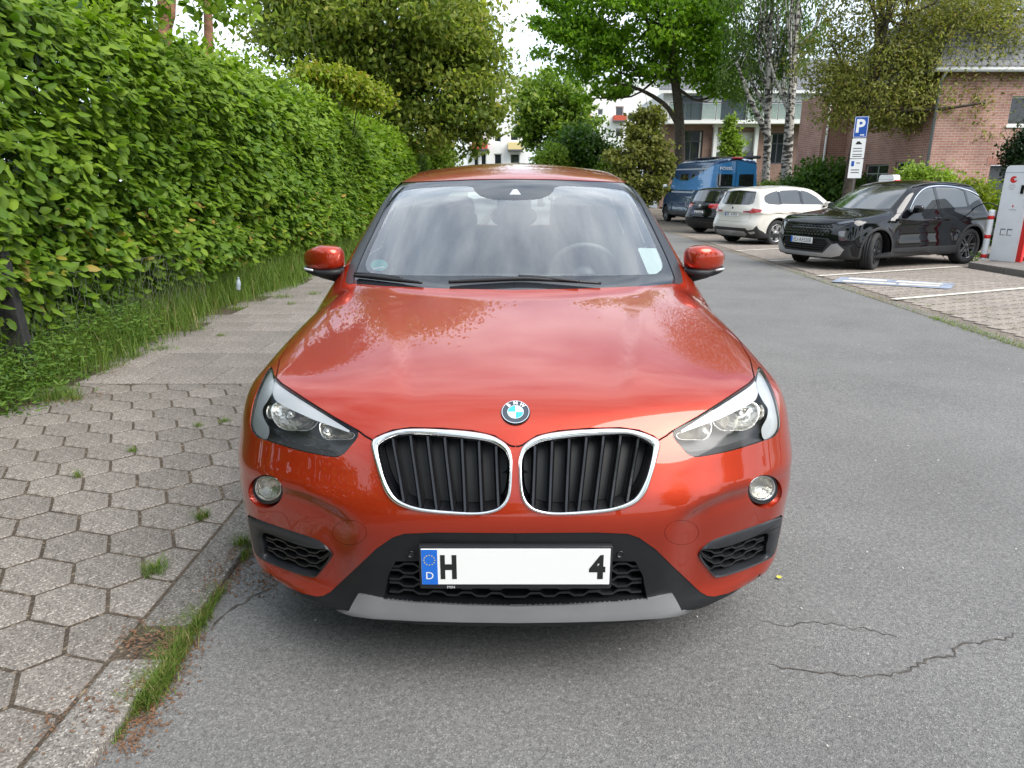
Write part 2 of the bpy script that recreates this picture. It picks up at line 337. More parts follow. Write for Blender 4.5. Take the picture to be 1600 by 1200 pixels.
def catmull(pts, n=6, closed=True):
    P = np.array(pts, float); N = len(P); out = []
    rng_ = range(N) if closed else range(N-1)
    for i in rng_:
        if closed: p0, p1, p2, p3 = P[i-1], P[i], P[(i+1) % N], P[(i+2) % N]
        else: p0, p1, p2, p3 = P[max(i-1,0)], P[i], P[i+1], P[min(i+2,N-1)]
        for j in range(n):
            t = j/n
            out.append(.5*((2*p1)+(-p0+p2)*t+(2*p0-5*p1+4*p2-p3)*t*t+(-p0+3*p1-3*p2+p3)*t**3))
    if not closed: out.append(P[-1])
    return np.array(out)
def densify(pts, step, closed=True):
    P = np.array(pts, float); out = []; N = len(P)
    for i in range(N if closed else N-1):
        a, b = P[i], P[(i+1) % N]
        m = max(1, int(math.ceil(np.linalg.norm(b-a)/step)))
        for j in range(m): out.append(a+(b-a)*j/m)
    if not closed: out.append(P[-1])
    return np.array(out)
def roundpoly(pts, r, n=5):
    """polygon with rounded corners; r scalar or per corner"""
    P = np.array(pts, float); N = len(P); out = []
    for i in range(N):
        rr = r[i] if hasattr(r, '__len__') else r
        a, b, c = P[i-1], P[i], P[(i+1) % N]
        u = (a-b); v = (c-b); lu = np.linalg.norm(u); lv = np.linalg.norm(v)
        q = min(rr, lu*.48, lv*.48)
        p0 = b+u/lu*q; p1 = b+v/lv*q
        for j in range(n+1):
            t = j/n; out.append((1-t)**2*p0+2*t*(1-t)*b+t*t*p1)
    return np.array(out)
def inpoly(px, py, poly):
    x, y = poly[:,0], poly[:,1]; x2, y2 = np.roll(x, -1), np.roll(y, -1)
    c = np.zeros(len(px), bool)
    lo = (px >= x.min()) & (px <= x.max()) & (py >= y.min()) & (py <= y.max())
    idx = np.nonzero(lo)[0]
    if len(idx) == 0: return c
    qx, qy = px[idx], py[idx]; cc = np.zeros(len(idx), bool)
    for a, b, d, e in zip(x, y, x2, y2):
        if b == e: continue
        m = ((b > qy) != (e > qy)) & (qx < (d-a)*(qy-b)/(e-b)+a)
        cc ^= m
    c[idx] = cc
    return c
class Shell:
    """closed body skin given by an implicit function, star-shaped round C"""
    def __init__(s, F, C, rmax=4.2): s.F = F; s.C = np.array(C, float); s.rmax = rmax
    def march(s, O, D, t0, t1, n=140, sign=1):
        """first crossing along rays; sign +1: inside->outside, -1: outside->inside"""
        N = len(D); ts = np.linspace(t0, t1, n)
        lo = np.full(N, float(t0)); hi = np.full(N, float(t1)); done = np.zeros(N, bool)
        for i in range(1, n):
            P = O+D*ts[i]
            v = s.F(P[:,0], P[:,1], P[:,2])*sign
            m = (~done) & (v > 0)
            lo[m] = ts[i-1]; hi[m] = ts[i]; done |= m
            if done.all(): break
        for _ in range(20):
            mid = (lo+hi)/2; P = O+D*mid[:,None]
            v = s.F(P[:,0], P[:,1], P[:,2])*sign
            m = v > 0
            hi = np.where(m, mid, hi); lo = np.where(m, lo, mid)
        return O+D*((lo+hi)/2)[:,None], done
    def lift(s, q, it=24):
        q = np.asarray(q, float); th = np.linalg.norm(q, axis=1)
        sc = np.where(th > 1e-6, np.sin(th)/np.maximum(th, 1e-9), 1)
        D = np.stack([np.cos(th), q[:,0]*sc, q[:,1]*sc], 1)
        D[:,0] = np.where(th >= math.pi/2-1e-6, 0, D[:,0])
        lo = np.full(len(D), .05); hi = np.full(len(D), s.rmax)
        for _ in range(it):
            mid = (lo+hi)/2; P = s.C+D*mid[:,None]; m = s.F(P[:,0], P[:,1], P[:,2]) > 0
            hi = np.where(m, mid, hi); lo = np.where(m, lo, mid)
        return s.C+D*((lo+hi)/2)[:,None]
    def dom(s, P):
        d = np.asarray(P, float)-s.C; d = d/np.linalg.norm(d, axis=1)[:,None]
        d[:,0] = np.maximum(d[:,0], 0)
        th = np.arccos(np.clip(d[:,0], -1, 1)); sn = np.sqrt(np.maximum(d[:,1]**2+d[:,2]**2, 1e-18))
        return np.stack([d[:,1]/sn*th, d[:,2]/sn*th], 1)
    def normal(s, P, e=2e-3):
        x, y, z = P[:,0], P[:,1], P[:,2]; F = s.F
        n = np.stack([F(x+e,y,z)-F(x-e,y,z), F(x,y+e,z)-F(x,y-e,z), F(x,y,z+e)-F(x,y,z-e)], 1)
        return n/np.maximum(np.linalg.norm(n, axis=1), 1e-9)[:,None]
    # view -> 3D
    def side(s, yz):
        q = np.asarray(yz, float); O = np.stack([np.full(len(q), 1.6), q[:,0], q[:,1]], 1)
        return s.march(O, np.tile([-1., 0, 0], (len(q), 1)), 0, 1.6, 60, -1)[0]
    def front(s, xz):
        q = np.asarray(xz, float); O = np.stack([q[:,0], np.full(len(q), -1.), q[:,1]], 1)
        return s.march(O, np.tile([0., 1, 0], (len(q), 1)), 0, 4, 130, -1)[0]
    def rear(s, xz, L=8.):
        q = np.asarray(xz, float); O = np.stack([q[:,0], np.full(len(q), L), q[:,1]], 1)
        return s.march(O, np.tile([0., -1, 0], (len(q), 1)), 0, 8, 260, -1)[0]
    def top(s, xy):
        q = np.asarray(xy, float); O = np.stack([q[:,0], q[:,1], np.full(len(q), 3.6)], 1)
        return s.march(O, np.tile([0., 0, -1], (len(q), 1)), 0, 3.5, 120, -1)[0]
    def pix(s, uv, org):
        """photo pixels -> points of the skin (org: car frame origin in world)"""
        q = np.asarray(uv, float); a = (q[:,0]-800)/FPX; b = -(q[:,1]-600)/FPX
        D = np.stack([a, math.cos(PITCH)+b*math.sin(PITCH), -math.sin(PITCH)+b*math.cos(PITCH)], 1)
        O = np.array([0, 0, CAMH])-np.array(org)
        P, ok = s.march(O[None], D, 1.4, 5.4, 200, -1)
        return P
# ================= street =================
def sheet(name, xl, xr, ys, dz, mt, cols=6):
    """ground-following strip between xl(y) and xr(y)"""
    V = []; F = []
    for y in ys:
        for i in range(cols+1):
            x = xl(y)+(xr(y)-xl(y))*i/cols; V.append((x, y, gzf(y)+dz))
    n = cols+1
    for j in range(len(ys)-1):
        for i in range(cols): F.append((j*n+i, j*n+i+1, (j+1)*n+i+1, (j+1)*n+i))
    return link(name, mesh(name, V, F, True), mt)
YS = np.r_[np.arange(-40, 3, 4), np.arange(3, 36, .8), np.arange(36, 110, 8)]
EDGE = lambda y: float(np.interp(y, [-40, 6.3, 25.6, 60], [3.4, 4.83, 5.85, 7.2]))     # right edge of the carriageway
struct(sheet('ground', lambda y: -220, lambda y: 220, np.r_[np.arange(-200, -40, 20), YS, np.arange(118, 420, 30)], -.05, 'lawn', 12))
road = struct(sheet('road', lambda y: -1.13, lambda y: EDGE(y), YS, 0, 'asphalt', 8))
path = struct(sheet('pavement', lambda y: -3.75, lambda y: -1.12, YS, .0312, 'joint_soil', 6))
bays = struct(sheet('parking_bays', lambda y: EDGE(y)-.02, lambda y: 10.9, YS, .004, 'bay_joint', 6))
KX = lambda y: float(np.interp(y, [0, 13.55, 14.35, 60], [8.85, 8.85, 10.55, 10.75]))     # back kerb of the bays steps out round the black car
WY = np.r_[np.arange(4, 13, 1.), 13.55, 13.8, 14.1, 14.35, np.arange(15, 60, 1.)]
walk = struct(sheet('far_pavement', lambda y: KX(y)+.1, lambda y: 14.5, WY, .115, 'slab', 4))
# kerb stones: low on the near side, flush strip on the far side, raised behind the bays
def kerb(parent, x0, x1, y, ln, z0, z1, mt='kerbstone', bev=.012, tilt=0.):
    b = B(); b.box((-(x1-x0)/2, .004, z0), ((x1-x0)/2, ln-.004, z1), bev)
    o = b.obj('kerb_stone', mt, parent, False, ((x0+x1)/2, y, gzf(y+ln/2))); o.rotation_euler = (-math.atan((gzf(y)-gzf(y+ln))/ln), tilt, 0); return o
y = -3.06
while y < 34:
    ln = 1.0
    if -3.1 < y < 34:
        if abs(y-.94) < .02: ln = .93
        kerb(path, -1.275+random.uniform(-.004,.004), -1.11, y, ln, -.1, .034+random.uniform(-.004,.004), tilt=random.uniform(-.012,.012))
    y += ln+(.16 if abs(y-.94) < .02 else 0)
yb = 5.2
while yb < 30:
    x = EDGE(yb+.5); o = kerb(bays, x-.02, x+.11, yb, 1.0, -.1, .012+random.uniform(-.003,.003), 'kerbstone', .006); o.rotation_euler[2] = -math.atan((EDGE(yb+1)-EDGE(yb))); yb += 1.0
kp = [np.array((8.9, 6.55)), np.array((8.9, 13.5)), np.array((10.6, 14.32)), np.array((10.75, 32.3))]
for a, c in zip(kp[:-1], kp[1:]):
    n = max(1, int(round(np.linalg.norm(c-a)))); d = (c-a)/n
    for k in range(n):
        p = a+d*k; l_ = np.linalg.norm(d); o = B().box((-.06,.004,-.12),(.06,l_-.004,.125), .012).obj('kerb_stone', 'kerbstone', walk, False, (p[0], p[1], gzf(p[1]+d[1]/2))); o.rotation_euler = (-.015*(d[1]/l_), 0, -math.atan2(d[0], d[1]))
# hexagonal pavers
ZT = .034
_pol = lambda r, a: np.array([r*math.cos(R(a)), r*math.sin(R(a))])
EA, EB, EC = _pol(.122, 44), _pol(.160, 118), _pol(.168, 165.5)          # three edges of the six-sided stone
HEX = np.cumsum([EA, EB, EC, -EA, -EB, -EC], axis=0); HEX = HEX-HEX.mean(0); HR = .155
h1, h2 = EA+EB, EB+EC
def hex_pts(k=.948): return [tuple(p*k) for p in HEX]
def paver_mesh(P):
    """flat stone with a small worn edge, outline P counter-clockwise round the origin"""
    n = len(P); c = np.mean(P, axis=0); k = .0022
    def inset(d): return [(p[0]-(p[0]-c[0])/max(.02, math.hypot(*(np.array(p)-c)))*d, p[1]-(p[1]-c[1])/max(.02, math.hypot(*(np.array(p)-c)))*d) for p in P]
    top, mid = inset(k*1.6), P
    V = [(x, y, 0) for x, y in top]+[(x, y, -.003) for x, y in mid]+[(x, y, -.045) for x, y in mid]
    F = [tuple(range(n))]+[(i, n+i, n+(i+1) % n, (i+1) % n) for i in range(n)]+[(n+i, 2*n+i, 2*n+(i+1) % n, n+(i+1) % n) for i in range(n)]
    return mesh('hexagonal_paver', V, F)
hexm = paver_mesh(hex_pts()); hexm.materials.append(M['paver'])
def clip_poly(P, a, b, c):
    """keep the part of a polygon with a*x+b*y <= c"""
    out = []
    for i in range(len(P)):
        p, q = P[i], P[(i+1) % len(P)]; dp, dq = a*p[0]+b*p[1]-c, a*q[0]+b*q[1]-c
        if dp <= 0: out.append(p)
        if dp*dq < 0: t = dp/(dp-dq); out.append((p[0]+(q[0]-p[0])*t, p[1]+(q[1]-p[1])*t))
    return out
XK = -1.285; YH = 4.98
AF = .5*abs(sum(HEX[i][0]*HEX[(i+1) % 6][1]-HEX[(i+1) % 6][0]*HEX[i][1] for i in range(6)))*.948**2
for a in range(-30, 31):
    for b_ in range(-40, 41):
        cx, cy = np.array([-1.806, 2.798])+h1*a+h2*b_
        if cy > YH+HR or cy < .75 or cx > XK+.16 or cx < -3.75: continue
        if cx < -3.35-.1*math.sin(cy*3) and cy > 4.0: continue
        P = [(cx+x, cy+y) for x, y in hex_pts()]; Q = clip_poly(clip_poly(P, 1, 0, XK-.004), 0, 1, YH-.006)
        if len(Q) < 3: continue
        ar = .5*abs(sum(Q[i][0]*Q[(i+1) % len(Q)][1]-Q[(i+1) % len(Q)][0]*Q[i][1] for i in range(len(Q))))
        if ar < .003: continue
        dz = random.uniform(-.0008, .0022)
        if len(Q) == 6 and ar > AF*.999: o = link('hexagonal_paver', hexm, None, path, (cx, cy, gzf(cy)+ZT+dz))
        else:
            c = np.mean(Q, axis=0); me = paver_mesh([(p[0]-c[0], p[1]-c[1]) for p in Q]); o = link('hexagonal_paver', me, 'paver', path, (c[0], c[1], gzf(c[1])+ZT+dz))
        o.rotation_euler = (random.uniform(-.006,.006)-.008*(cy > 4), random.uniform(-.006,.006), random.uniform(-.008,.008))
# concrete slabs further on
slab_m = B().box((-.247,-.247,-.05),(.247,.247,0), .004).mesh('paving_slab'); slab_m.materials.append(M['slab'])
slab_h = B().box((-.122,-.247,-.05),(.122,.247,0), .004).mesh('paving_slab'); slab_h.materials.append(M['slab'])
rows = 0; yy = YH+.255
rest = B()
while yy < 60:
    off = .25*(rows % 2)
    for k in range(5):
        cx = XK-.255-k*.5-off+(.0)
        half = off > 0 and k == 0
        if cx < -3.5+.12*math.sin(yy*1.7): continue
        if yy < 24:
            o = link('paving_slab', slab_m, None, path, (cx, yy, gzf(yy)+ZT+random.uniform(.001,.006))); o.rotation_euler = (math.atan((gzf(yy+.2)-gzf(yy-.2))/.4)+random.uniform(-.003,.003), random.uniform(-.003,.003), random.uniform(-.006,.006))
        else: rest.box((cx-.246, yy-.246, gzf(yy)-.02), (cx+.246, yy+.246, gzf(yy)+ZT+.006))
    if off:
        o = link('paving_slab', slab_h, None, path, (XK-.13, yy, gzf(yy)+ZT+.003)) if yy < 24 else None
        if o: o.rotation_euler = (math.atan((gzf(yy+.2)-gzf(yy-.2))/.4), 0, 0)
    yy += .5; rows += 1
stuff(rest.obj('distant_slabs', 'slab', path))
# parking-bay pavers, laid along the slanted bays; nearest 300 one by one
BA = R(24); bu = np.array([math.cos(BA), math.sin(BA)]); bv = np.array([-math.sin(BA), math.cos(BA)]); PP = .205
cells = []
for j in range(-40, 110):
    for i in range(0, 60):
        p = np.array([4.6, 5.0])+bu*PP*(i+.5*(j % 2)-6)+bv*PP*j
        if p[0] < EDGE(p[1])+.20 or p[0] > KX(p[1])-.12 or p[1] < 5.6 or p[1] > 24: continue
        if p[0]/max(p[1], .1) > .86: continue
        cells.append((float(np.hypot(*p)), p))
cells.sort(key=lambda t: t[0])
def bay_poly(h, k=.030): return [(-h+k,-h),(h-k,-h),(h,-h+k),(h,h-k),(h-k,h),(-h+k,h),(-h,h-k),(-h,-h+k)]
bp = B().prism(bay_poly(PP/2-.004), -.05, 0, 'z').mesh('bay_paver'); bp.materials.append(M['bay_paver'])
far = B(); q8 = np.array(bay_poly(PP/2-.003))
rot = np.array([[math.cos(BA), -math.sin(BA)], [math.sin(BA), math.cos(BA)]]); qr = q8@rot.T
Vs = []; 
for n, (d, p) in enumerate(cells):
    z = gzf(p[1])+.014+random.uniform(-.002,.002)
    if n < 300: o = link('bay_paver', bp, None, bays, (p[0], p[1], z)); o.rotation_euler = (-.015, 0, BA+random.uniform(-.01,.01))
    else: Vs.append(np.c_[qr+p, np.full(8, z)])
if Vs:
    Vs = np.concatenate(Vs); F = np.arange(len(Vs)).reshape(-1, 8)
    stuff(link('bay_paver_field', mesh('bay_paver_field', Vs, F), 'bay_paver', bays))
# painted bay lines and the bay sign on the ground
def line(a, b, w, name='bay_line', mt='line_white', dz=.024):
    a, b = np.array(a), np.array(b); t = (b-a)/np.linalg.norm(b-a); nrm = np.array([-t[1], t[0]])*w/2; V = []; m = 14
    for k in range(m+1):
        p = a+(b-a)*k/m
        for s in (1, -1): q = p+nrm*s*(1+.12*random.uniform(-1,1)); V.append((q[0], q[1], gzf(q[1])+dz))
    return link(name, mesh(name, V, [(2*k, 2*k+1, 2*k+3, 2*k+2) for k in range(m)]), mt, bays)
for y0 in (9.28, 12.01, 14.74, 17.47, 20.2): line((EDGE(y0)+.17, y0), (8.75, y0+1.60), .11)
mk = B(); c0 = np.array([6.05, 11.1]); pu, pv = np.array([.84, -.54]), np.array([.54, .84])
def blot(poly, mt, name, dz):
    V = [(*(c0+pu*a+pv*b), gzf((c0+pu*a+pv*b)[1])+dz) for a, b in poly]; return link(name, mesh(name, V, [tuple(range(len(V)))]), mt, bays)
blot(roundpoly([(-.80,-.42),(.85,-.40),(.90,.40),(-.75,.44)], .08), 'line_blue', 'bay_marking', .024)
for poly in ([(-.66,-.30),(.10,-.30),(.12,-.12),(-.64,-.10)], [(-.62,.08),(-.05,.06),(-.05,.30),(-.60,.32)], [(.15,-.30),(.70,-.18),(.70,.0),(.15,-.10)], [(.08,.05),(.75,.08),(.72,.26),(.10,.30)]): blot(poly, 'line_white', 'bay_marking_symbol', .028)
# cracks in the asphalt
def crack(px, w, seed, label=None):
    r = random.Random(seed); P = []
    for (u, v) in px:
        a = (u-800)/FPX; b = -(v-600)/FPX; d = np.array([a, math.cos(PITCH)+b*math.sin(PITCH), -math.sin(PITCH)+b*math.cos(PITCH)]); t = CAMH/-d[2]; P.append((d*t)[:2])
    P = densify(np.array(P), .022, False); n = len(P); V = []
    for k, p in enumerate(P):
        t = P[min(k+1,n-1)]-P[max(k-1,0)]; t /= np.linalg.norm(t); nn = np.array([-t[1], t[0]]); e = math.sin(math.pi*min(1, (k+1)/n))**.4
        o = nn*r.gauss(0, .0055); ww = w*r.uniform(.25, 1.25)*e
        for s in (1, -1): q = p+o+nn*s*ww/2; V.append((q[0], q[1], .0022))
    return link('crack', mesh('crack', V, [(2*k, 2*k+1, 2*k+3, 2*k+2) for k in range(n-1)]), 'crack', road)
crack([(1200,1040),(1255,1048),(1310,1056),(1345,1058),(1400,1055),(1432,1040),(1452,1030),(1490,1025),(1498,1008),(1520,1003),(1560,1000),(1600,989)], .009, 1)
crack([(1180,968),(1230,978),(1270,972),(1320,978),(1360,984),(1410,998)], .005, 2)
crack([(1200,452),(1290,452)], .02, 3); crack([(330,985),(350,960),(400,930),(430,915)], .012, 4)
# loose things on the asphalt
def scatter_specks(n, xr, yr, size, mt, name, parent, seed, z=.003):
    r = np.random.default_rng(seed); V = []; F = []
    for k in range(n):
        x, y = r.uniform(*xr), r.uniform(*yr); s = size*r.uniform(.5, 1.4); a = r.uniform(0, 6.28); zz = gzf(y)+z
        pts = [(math.cos(a+t)*s*(1 if i % 2 else .5), math.sin(a+t)*s*(1 if i % 2 else .5)) for i, t in enumerate((0, 1.5, 3.1, 4.7))]
        i = len(V); V += [(x+p[0], y+p[1], zz+r.uniform(0, .006)) for p in pts]; F.append((i, i+1, i+2, i+3))
    return stuff(link(name, mesh(name, V, F), mt, parent))
scatter_specks(260, (-1.0, 4.5), (1.2, 9), .006, 'pebble', 'loose_chippings', road, 3)
# ================= vegetation =================
def at(u, v, Y):
    """photo pixel at a known distance Y down the street -> (x, z)"""
    a = (u-800)/FPX; b = -(v-600)/FPX; k = Y/(math.cos(PITCH)+b*math.sin(PITCH))
    return a*k, CAMH+(-math.sin(PITCH)+b*math.cos(PITCH))*k
LEAF7 = (np.array([(0,0,0),(.3,.5,-.10),(.3,-.5,-.10),(.72,.36,-.14),(.72,-.36,-.14),(.42,0,.02),(1,0,-.12)], float), np.array([(0,2,5),(0,5,1),(1,5,3),(2,4,5),(5,4,6),(5,6,3)]))
LEAF4 = (np.array([(0,0,0),(.5,.5,-.12),(1,0,0),(.5,-.5,-.12)], float), np.array([(0,2,1),(0,3,2)]))
def leaf_batch(P, D, Nn, L, W, kind, tint):
    """many leaves in one mesh: P base, D direction of the blade, Nn face normal"""
    v0, f0 = kind; n = len(P); D = D/np.linalg.norm(D, axis=1)[:,None]
    S = np.cross(Nn, D); S /= np.maximum(np.linalg.norm(S, axis=1), 1e-6)[:,None]; U = np.cross(D, S)
    L = np.broadcast_to(L, n)[:,None,None]; W = np.broadcast_to(W, n)[:,None,None]
    V = P[:,None]+D[:,None]*v0[None,:,:1]*L+S[:,None]*v0[None,:,1:2]*W+U[:,None]*v0[None,:,2:]*L
    F = f0[None]+(np.arange(n)*len(v0))[:,None,None]
    return V.reshape(-1, 3), F.reshape(-1, 3), np.repeat(tint, len(v0))
def leaf_mesh(name, V, F, t):
    me = mesh(name, V, np.asarray(F), False); a = me.attributes.new('tint', 'FLOAT', 'POINT'); a.data.foreach_set('value', np.asarray(t, np.float32)); return me
def vnoise(p, seed=0):
    """cheap smooth 2-D noise"""
    s = np.zeros(len(p)); r = np.random.default_rng(seed)
    for k in range(7):
        f = r.uniform(.5, 1)*1.55**k; a = r.uniform(0, 6.28); ph = r.uniform(0, 6.28, 2)
        s += np.sin(f*(p[:,0]*math.cos(a)+p[:,1]*math.sin(a))+ph[0])*np.cos(f*(-p[:,0]*math.sin(a)*1.1+p[:,1]*math.cos(a))+ph[1])/1.25**k
    return s/2.4
rnd = lambda n, k=3: rng.normal(size=(n, k))
leafmat('leaf_hedge', (.050, .112, .010), (.205, .300, .024), (.34, .22, .06), .5, .35)
leafmat('leaf_chestnut', (.090, .140, .026), (.29, .325, .065), (.36, .33, .08), .5, .45)
leafmat('leaf_maple', (.085, .180, .014), (.25, .40, .032), None, .4, .45)
leafmat('leaf_mid', (.080, .150, .018), (.23, .32, .04), None, .4, .35)
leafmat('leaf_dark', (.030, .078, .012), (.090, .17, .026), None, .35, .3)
leafmat('leaf_brown', (.115, .130, .028), (.31, .305, .08), (.38, .28, .09), .5, .35)
leafmat('leaf_birch', (.065, .125, .026), (.18, .27, .06), None, .45, .35)
leafmat('leaf_gold', (.12, .17, .015), (.27, .30, .03), (.33, .24, .05), .4, .4)
leafmat('leaf_ivy', (.008, .020, .006), (.02, .045, .012), None, .35, .2)
leafmat('grass', (.050, .105, .014), (.16, .23, .04), (.30, .24, .11), .5, .3)
leafmat('weed', (.045, .10, .016), (.12, .20, .03), None, .45, .35)
mat('bark', (.075, .058, .042), .9, noise=(9, .45), bump=(22, .8, .03)); mat('bark_red', (.20, .10, .055), .9, noise=(8, .4), bump=(20, .7, .03)); mat('twig', (.035, .028, .02), .9)
m = mat('bark_birch', (.42, .40, .37), .85, bump=(14, .6, .02)); nt, N, p, Lk = nodes(m)
tc = N('ShaderNodeTexCoord'); mp = N('ShaderNodeMapping'); mp.inputs['Scale'].default_value = (3, 3, 7); nz = N('ShaderNodeTexNoise', Scale=1.2, Detail=6.); rp_ = N('ShaderNodeValToRGB')
rp_.color_ramp.elements[0].position = .44; rp_.color_ramp.elements[0].color = (.035, .03, .025, 1); rp_.color_ramp.elements[1].position = .54; rp_.color_ramp.elements[1].color = (.40, .38, .34, 1)
Lk(tc.outputs['Object'], mp.inputs['Vector']); Lk(mp.outputs[0], nz.inputs['Vector']); Lk(nz.outputs['Fac'], rp_.inputs['Fac']); Lk(rp_.outputs['Color'], p.inputs['Base Color'])
# ---- the hedge ----
hedge = thing('hedge', 'tall clipped beech like hedge with fresh green leaves running along the left pavement', 'hedge', (-3.7, 4, 0))
HX = -3.70
def hedge_pts(n, y0, y1, ztop, depth=.5):
    y = rng.uniform(y0, y1, n); z = rng.uniform(.42, 1, n)**.9*0+rng.uniform(.42, ztop, n)
    b = vnoise(np.stack([y*1.3, z*1.7], 1), 5)*.24+vnoise(np.stack([y*4.2, z*4.6], 1), 6)*.12
    low = np.clip((.75-z)/.35, 0, 1)*.22; top = np.clip((z-(ztop-.7))/.7, 0, 1)**2*.40
    d = rng.exponential(.16, n); d = np.minimum(d, depth)
    x = HX+.10+b-low-top-d+rng.normal(0, .035, n)
    hole = vnoise(np.stack([y*3.3+40, z*4.4], 1), 21)+.6*vnoise(np.stack([y*7.5, z*9], 1), 22); k = (hole > -.42) | (d > .30) | (rng.uniform(size=n) < .18)
    return np.stack([x, y, z], 1)[k], d[k]
def hedge_leaves(P, L):
    n = len(P); D = np.stack([rng.normal(.55, .35, n), rng.normal(-.12, .55, n), rng.normal(-.30, .35, n)], 1)
    Nn = np.stack([rng.normal(.50, .30, n), rng.normal(-.1, .35, n), rng.normal(.75, .3, n)], 1)
    return D, Nn, L*rng.uniform(.5, 1.35, n)
sets = [(16000, 2.5, 9.5, 3.08, .102, LEAF7), (15000, 9.5, 17, 3.2, .118, LEAF7), (15000, 17, 31, 3.3, .165, LEAF4), (3500, -7, 2.5, 3.2, .16, LEAF4)]
Vs = []; Fs = []; Ts = []; off = 0; near_store = None
for n, y0, y1, zt, L, kind in sets:
    P, d = hedge_pts(int(n*1.2), y0, y1, zt); n = len(P); P[:,2] += gz(0, P[:,1])
    D, Nn, LL = hedge_leaves(P, L); tint = np.clip(rng.beta(2., 2.4, n)*.70+.16*vnoise(np.stack([P[:,1]*2.2, P[:,2]*2.6], 1), 9)+.30*np.clip((P[:,2]-1.9), 0, 1)*rng.uniform(0, 1, n), 0, .87)  # random tint, brighter towards the hedge top
    lowm = (P[:,2] < 1.3) & (rng.uniform(size=n) < .05); tint[lowm] = rng.uniform(.9, 1, lowm.sum())
    if near_store is None:
        # the leaves that show largest are objects of their own
        dist = np.linalg.norm(P-np.array([0, 0, 1.5]), axis=1); vis = (P[:,0]/P[:,1] > -.72) & (d < .12)
        idx = np.argsort(np.where(vis, dist, 99))[:300]; near_store = (P[idx], D[idx], Nn[idx], LL[idx], tint[idx]); k = np.ones(n, bool); k[idx] = False
        P, D, Nn, LL, tint = P[k], D[k], Nn[k], LL[k], tint[k]
    V, F, t = leaf_batch(P, D, Nn, LL, LL*.64, kind, tint); Vs.append(V); Fs.append(F+off); Ts.append(t); off += len(V)
# looser shoots standing up from the clipped top
n = 5200; y = rng.uniform(3, 31, n); hh = .22+.22*vnoise(np.stack([y*3.1, y*0], 1), 11)+.18*vnoise(np.stack([y*9, y*0], 1), 12); P = np.stack([HX-.45+rng.normal(0, .28, n), y, np.where(y < 9.5, 3.0, 3.15)+rng.uniform(-.15, 1, n)*np.clip(hh, .05, .7)+gz(0, y)], 1)
D = np.stack([rng.normal(.2, .5, n), rng.normal(0, .5, n), rng.normal(.1, .5, n)], 1); Nn = rnd(n)*.5+np.array([.4, -.2, .8]); LL = np.interp(y, [3, 15, 31], [.10, .12, .16])*rng.uniform(.5, 1.2, n)
V, F, t = leaf_batch(P, D, Nn, LL, LL*.58, LEAF4, np.clip(rng.normal(.62, .18, n), 0, .87)); Vs.append(V); Fs.append(F+off); Ts.append(t); off += len(V)
hloc = np.array([-3.7, 4, 0])
stuff(link('foliage', leaf_mesh('foliage', np.concatenate(Vs)-hloc, np.concatenate(Fs), np.concatenate(Ts)), 'leaf_hedge', hedge))
lm = []
for k in range(8):
    me = leaf_mesh('leaf', LEAF7[0]*np.array([1, .58, 1]), LEAF7[1], np.full(7, (.12, .3, .42, .52, .62, .72, .84, .97)[k])); me.materials.append(M['leaf_hedge']); lm.append(me)
for P, D, Nn, LL, t in zip(*near_store):
    d = Vector(D).normalized(); s = Vector(Nn).cross(d).normalized(); u = d.cross(s)
    o = link('leaf', lm[min(range(8), key=lambda k: abs(t-(.12, .3, .42, .52, .62, .72, .84, .97)[k]))], None, hedge)
    Mx = Matrix((d, s, u)).transposed()*1.0; o.matrix_local = Matrix.Translation(Vector(P-hloc)) @ Mx.to_4x4() @ Matrix.Scale(float(LL), 4)
# woody inside of the hedge: stems, twigs and a dense dark core of inner leaves
st_ = B()
for k in range(130):
    y = rng.uniform(-6, 31); x = HX-.75+rng.normal(0, .15); P = [(x, y, -.6)]
    for q in range(5): P.append((P[-1][0]+rng.normal(.03, .07), P[-1][1]+rng.normal(0, .1), P[-1][2]+.70))
    st_.tube(np.array(P)-hloc, [.024, .02, .017, .013, .009, .005], 5)
    for q in range(6):
        i = rng.integers(1, 5); a = np.array(P[i]); e = a+np.array([rng.uniform(.15, .5), rng.normal(0, .25), rng.uniform(-.05, .35)]); st_.tube([a-hloc, (a+e)/2+rng.normal(0, .03, 3)-hloc, e-hloc], [.008, .006, .003], 4)
stuff(st_.obj('stems', 'twig', hedge))
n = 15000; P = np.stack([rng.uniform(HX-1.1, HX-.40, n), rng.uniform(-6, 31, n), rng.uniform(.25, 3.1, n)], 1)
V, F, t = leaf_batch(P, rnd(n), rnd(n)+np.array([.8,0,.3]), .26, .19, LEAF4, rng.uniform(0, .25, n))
stuff(link('inner_foliage', leaf_mesh('inner_foliage', V-hloc, F, t), 'leaf_dark', hedge))
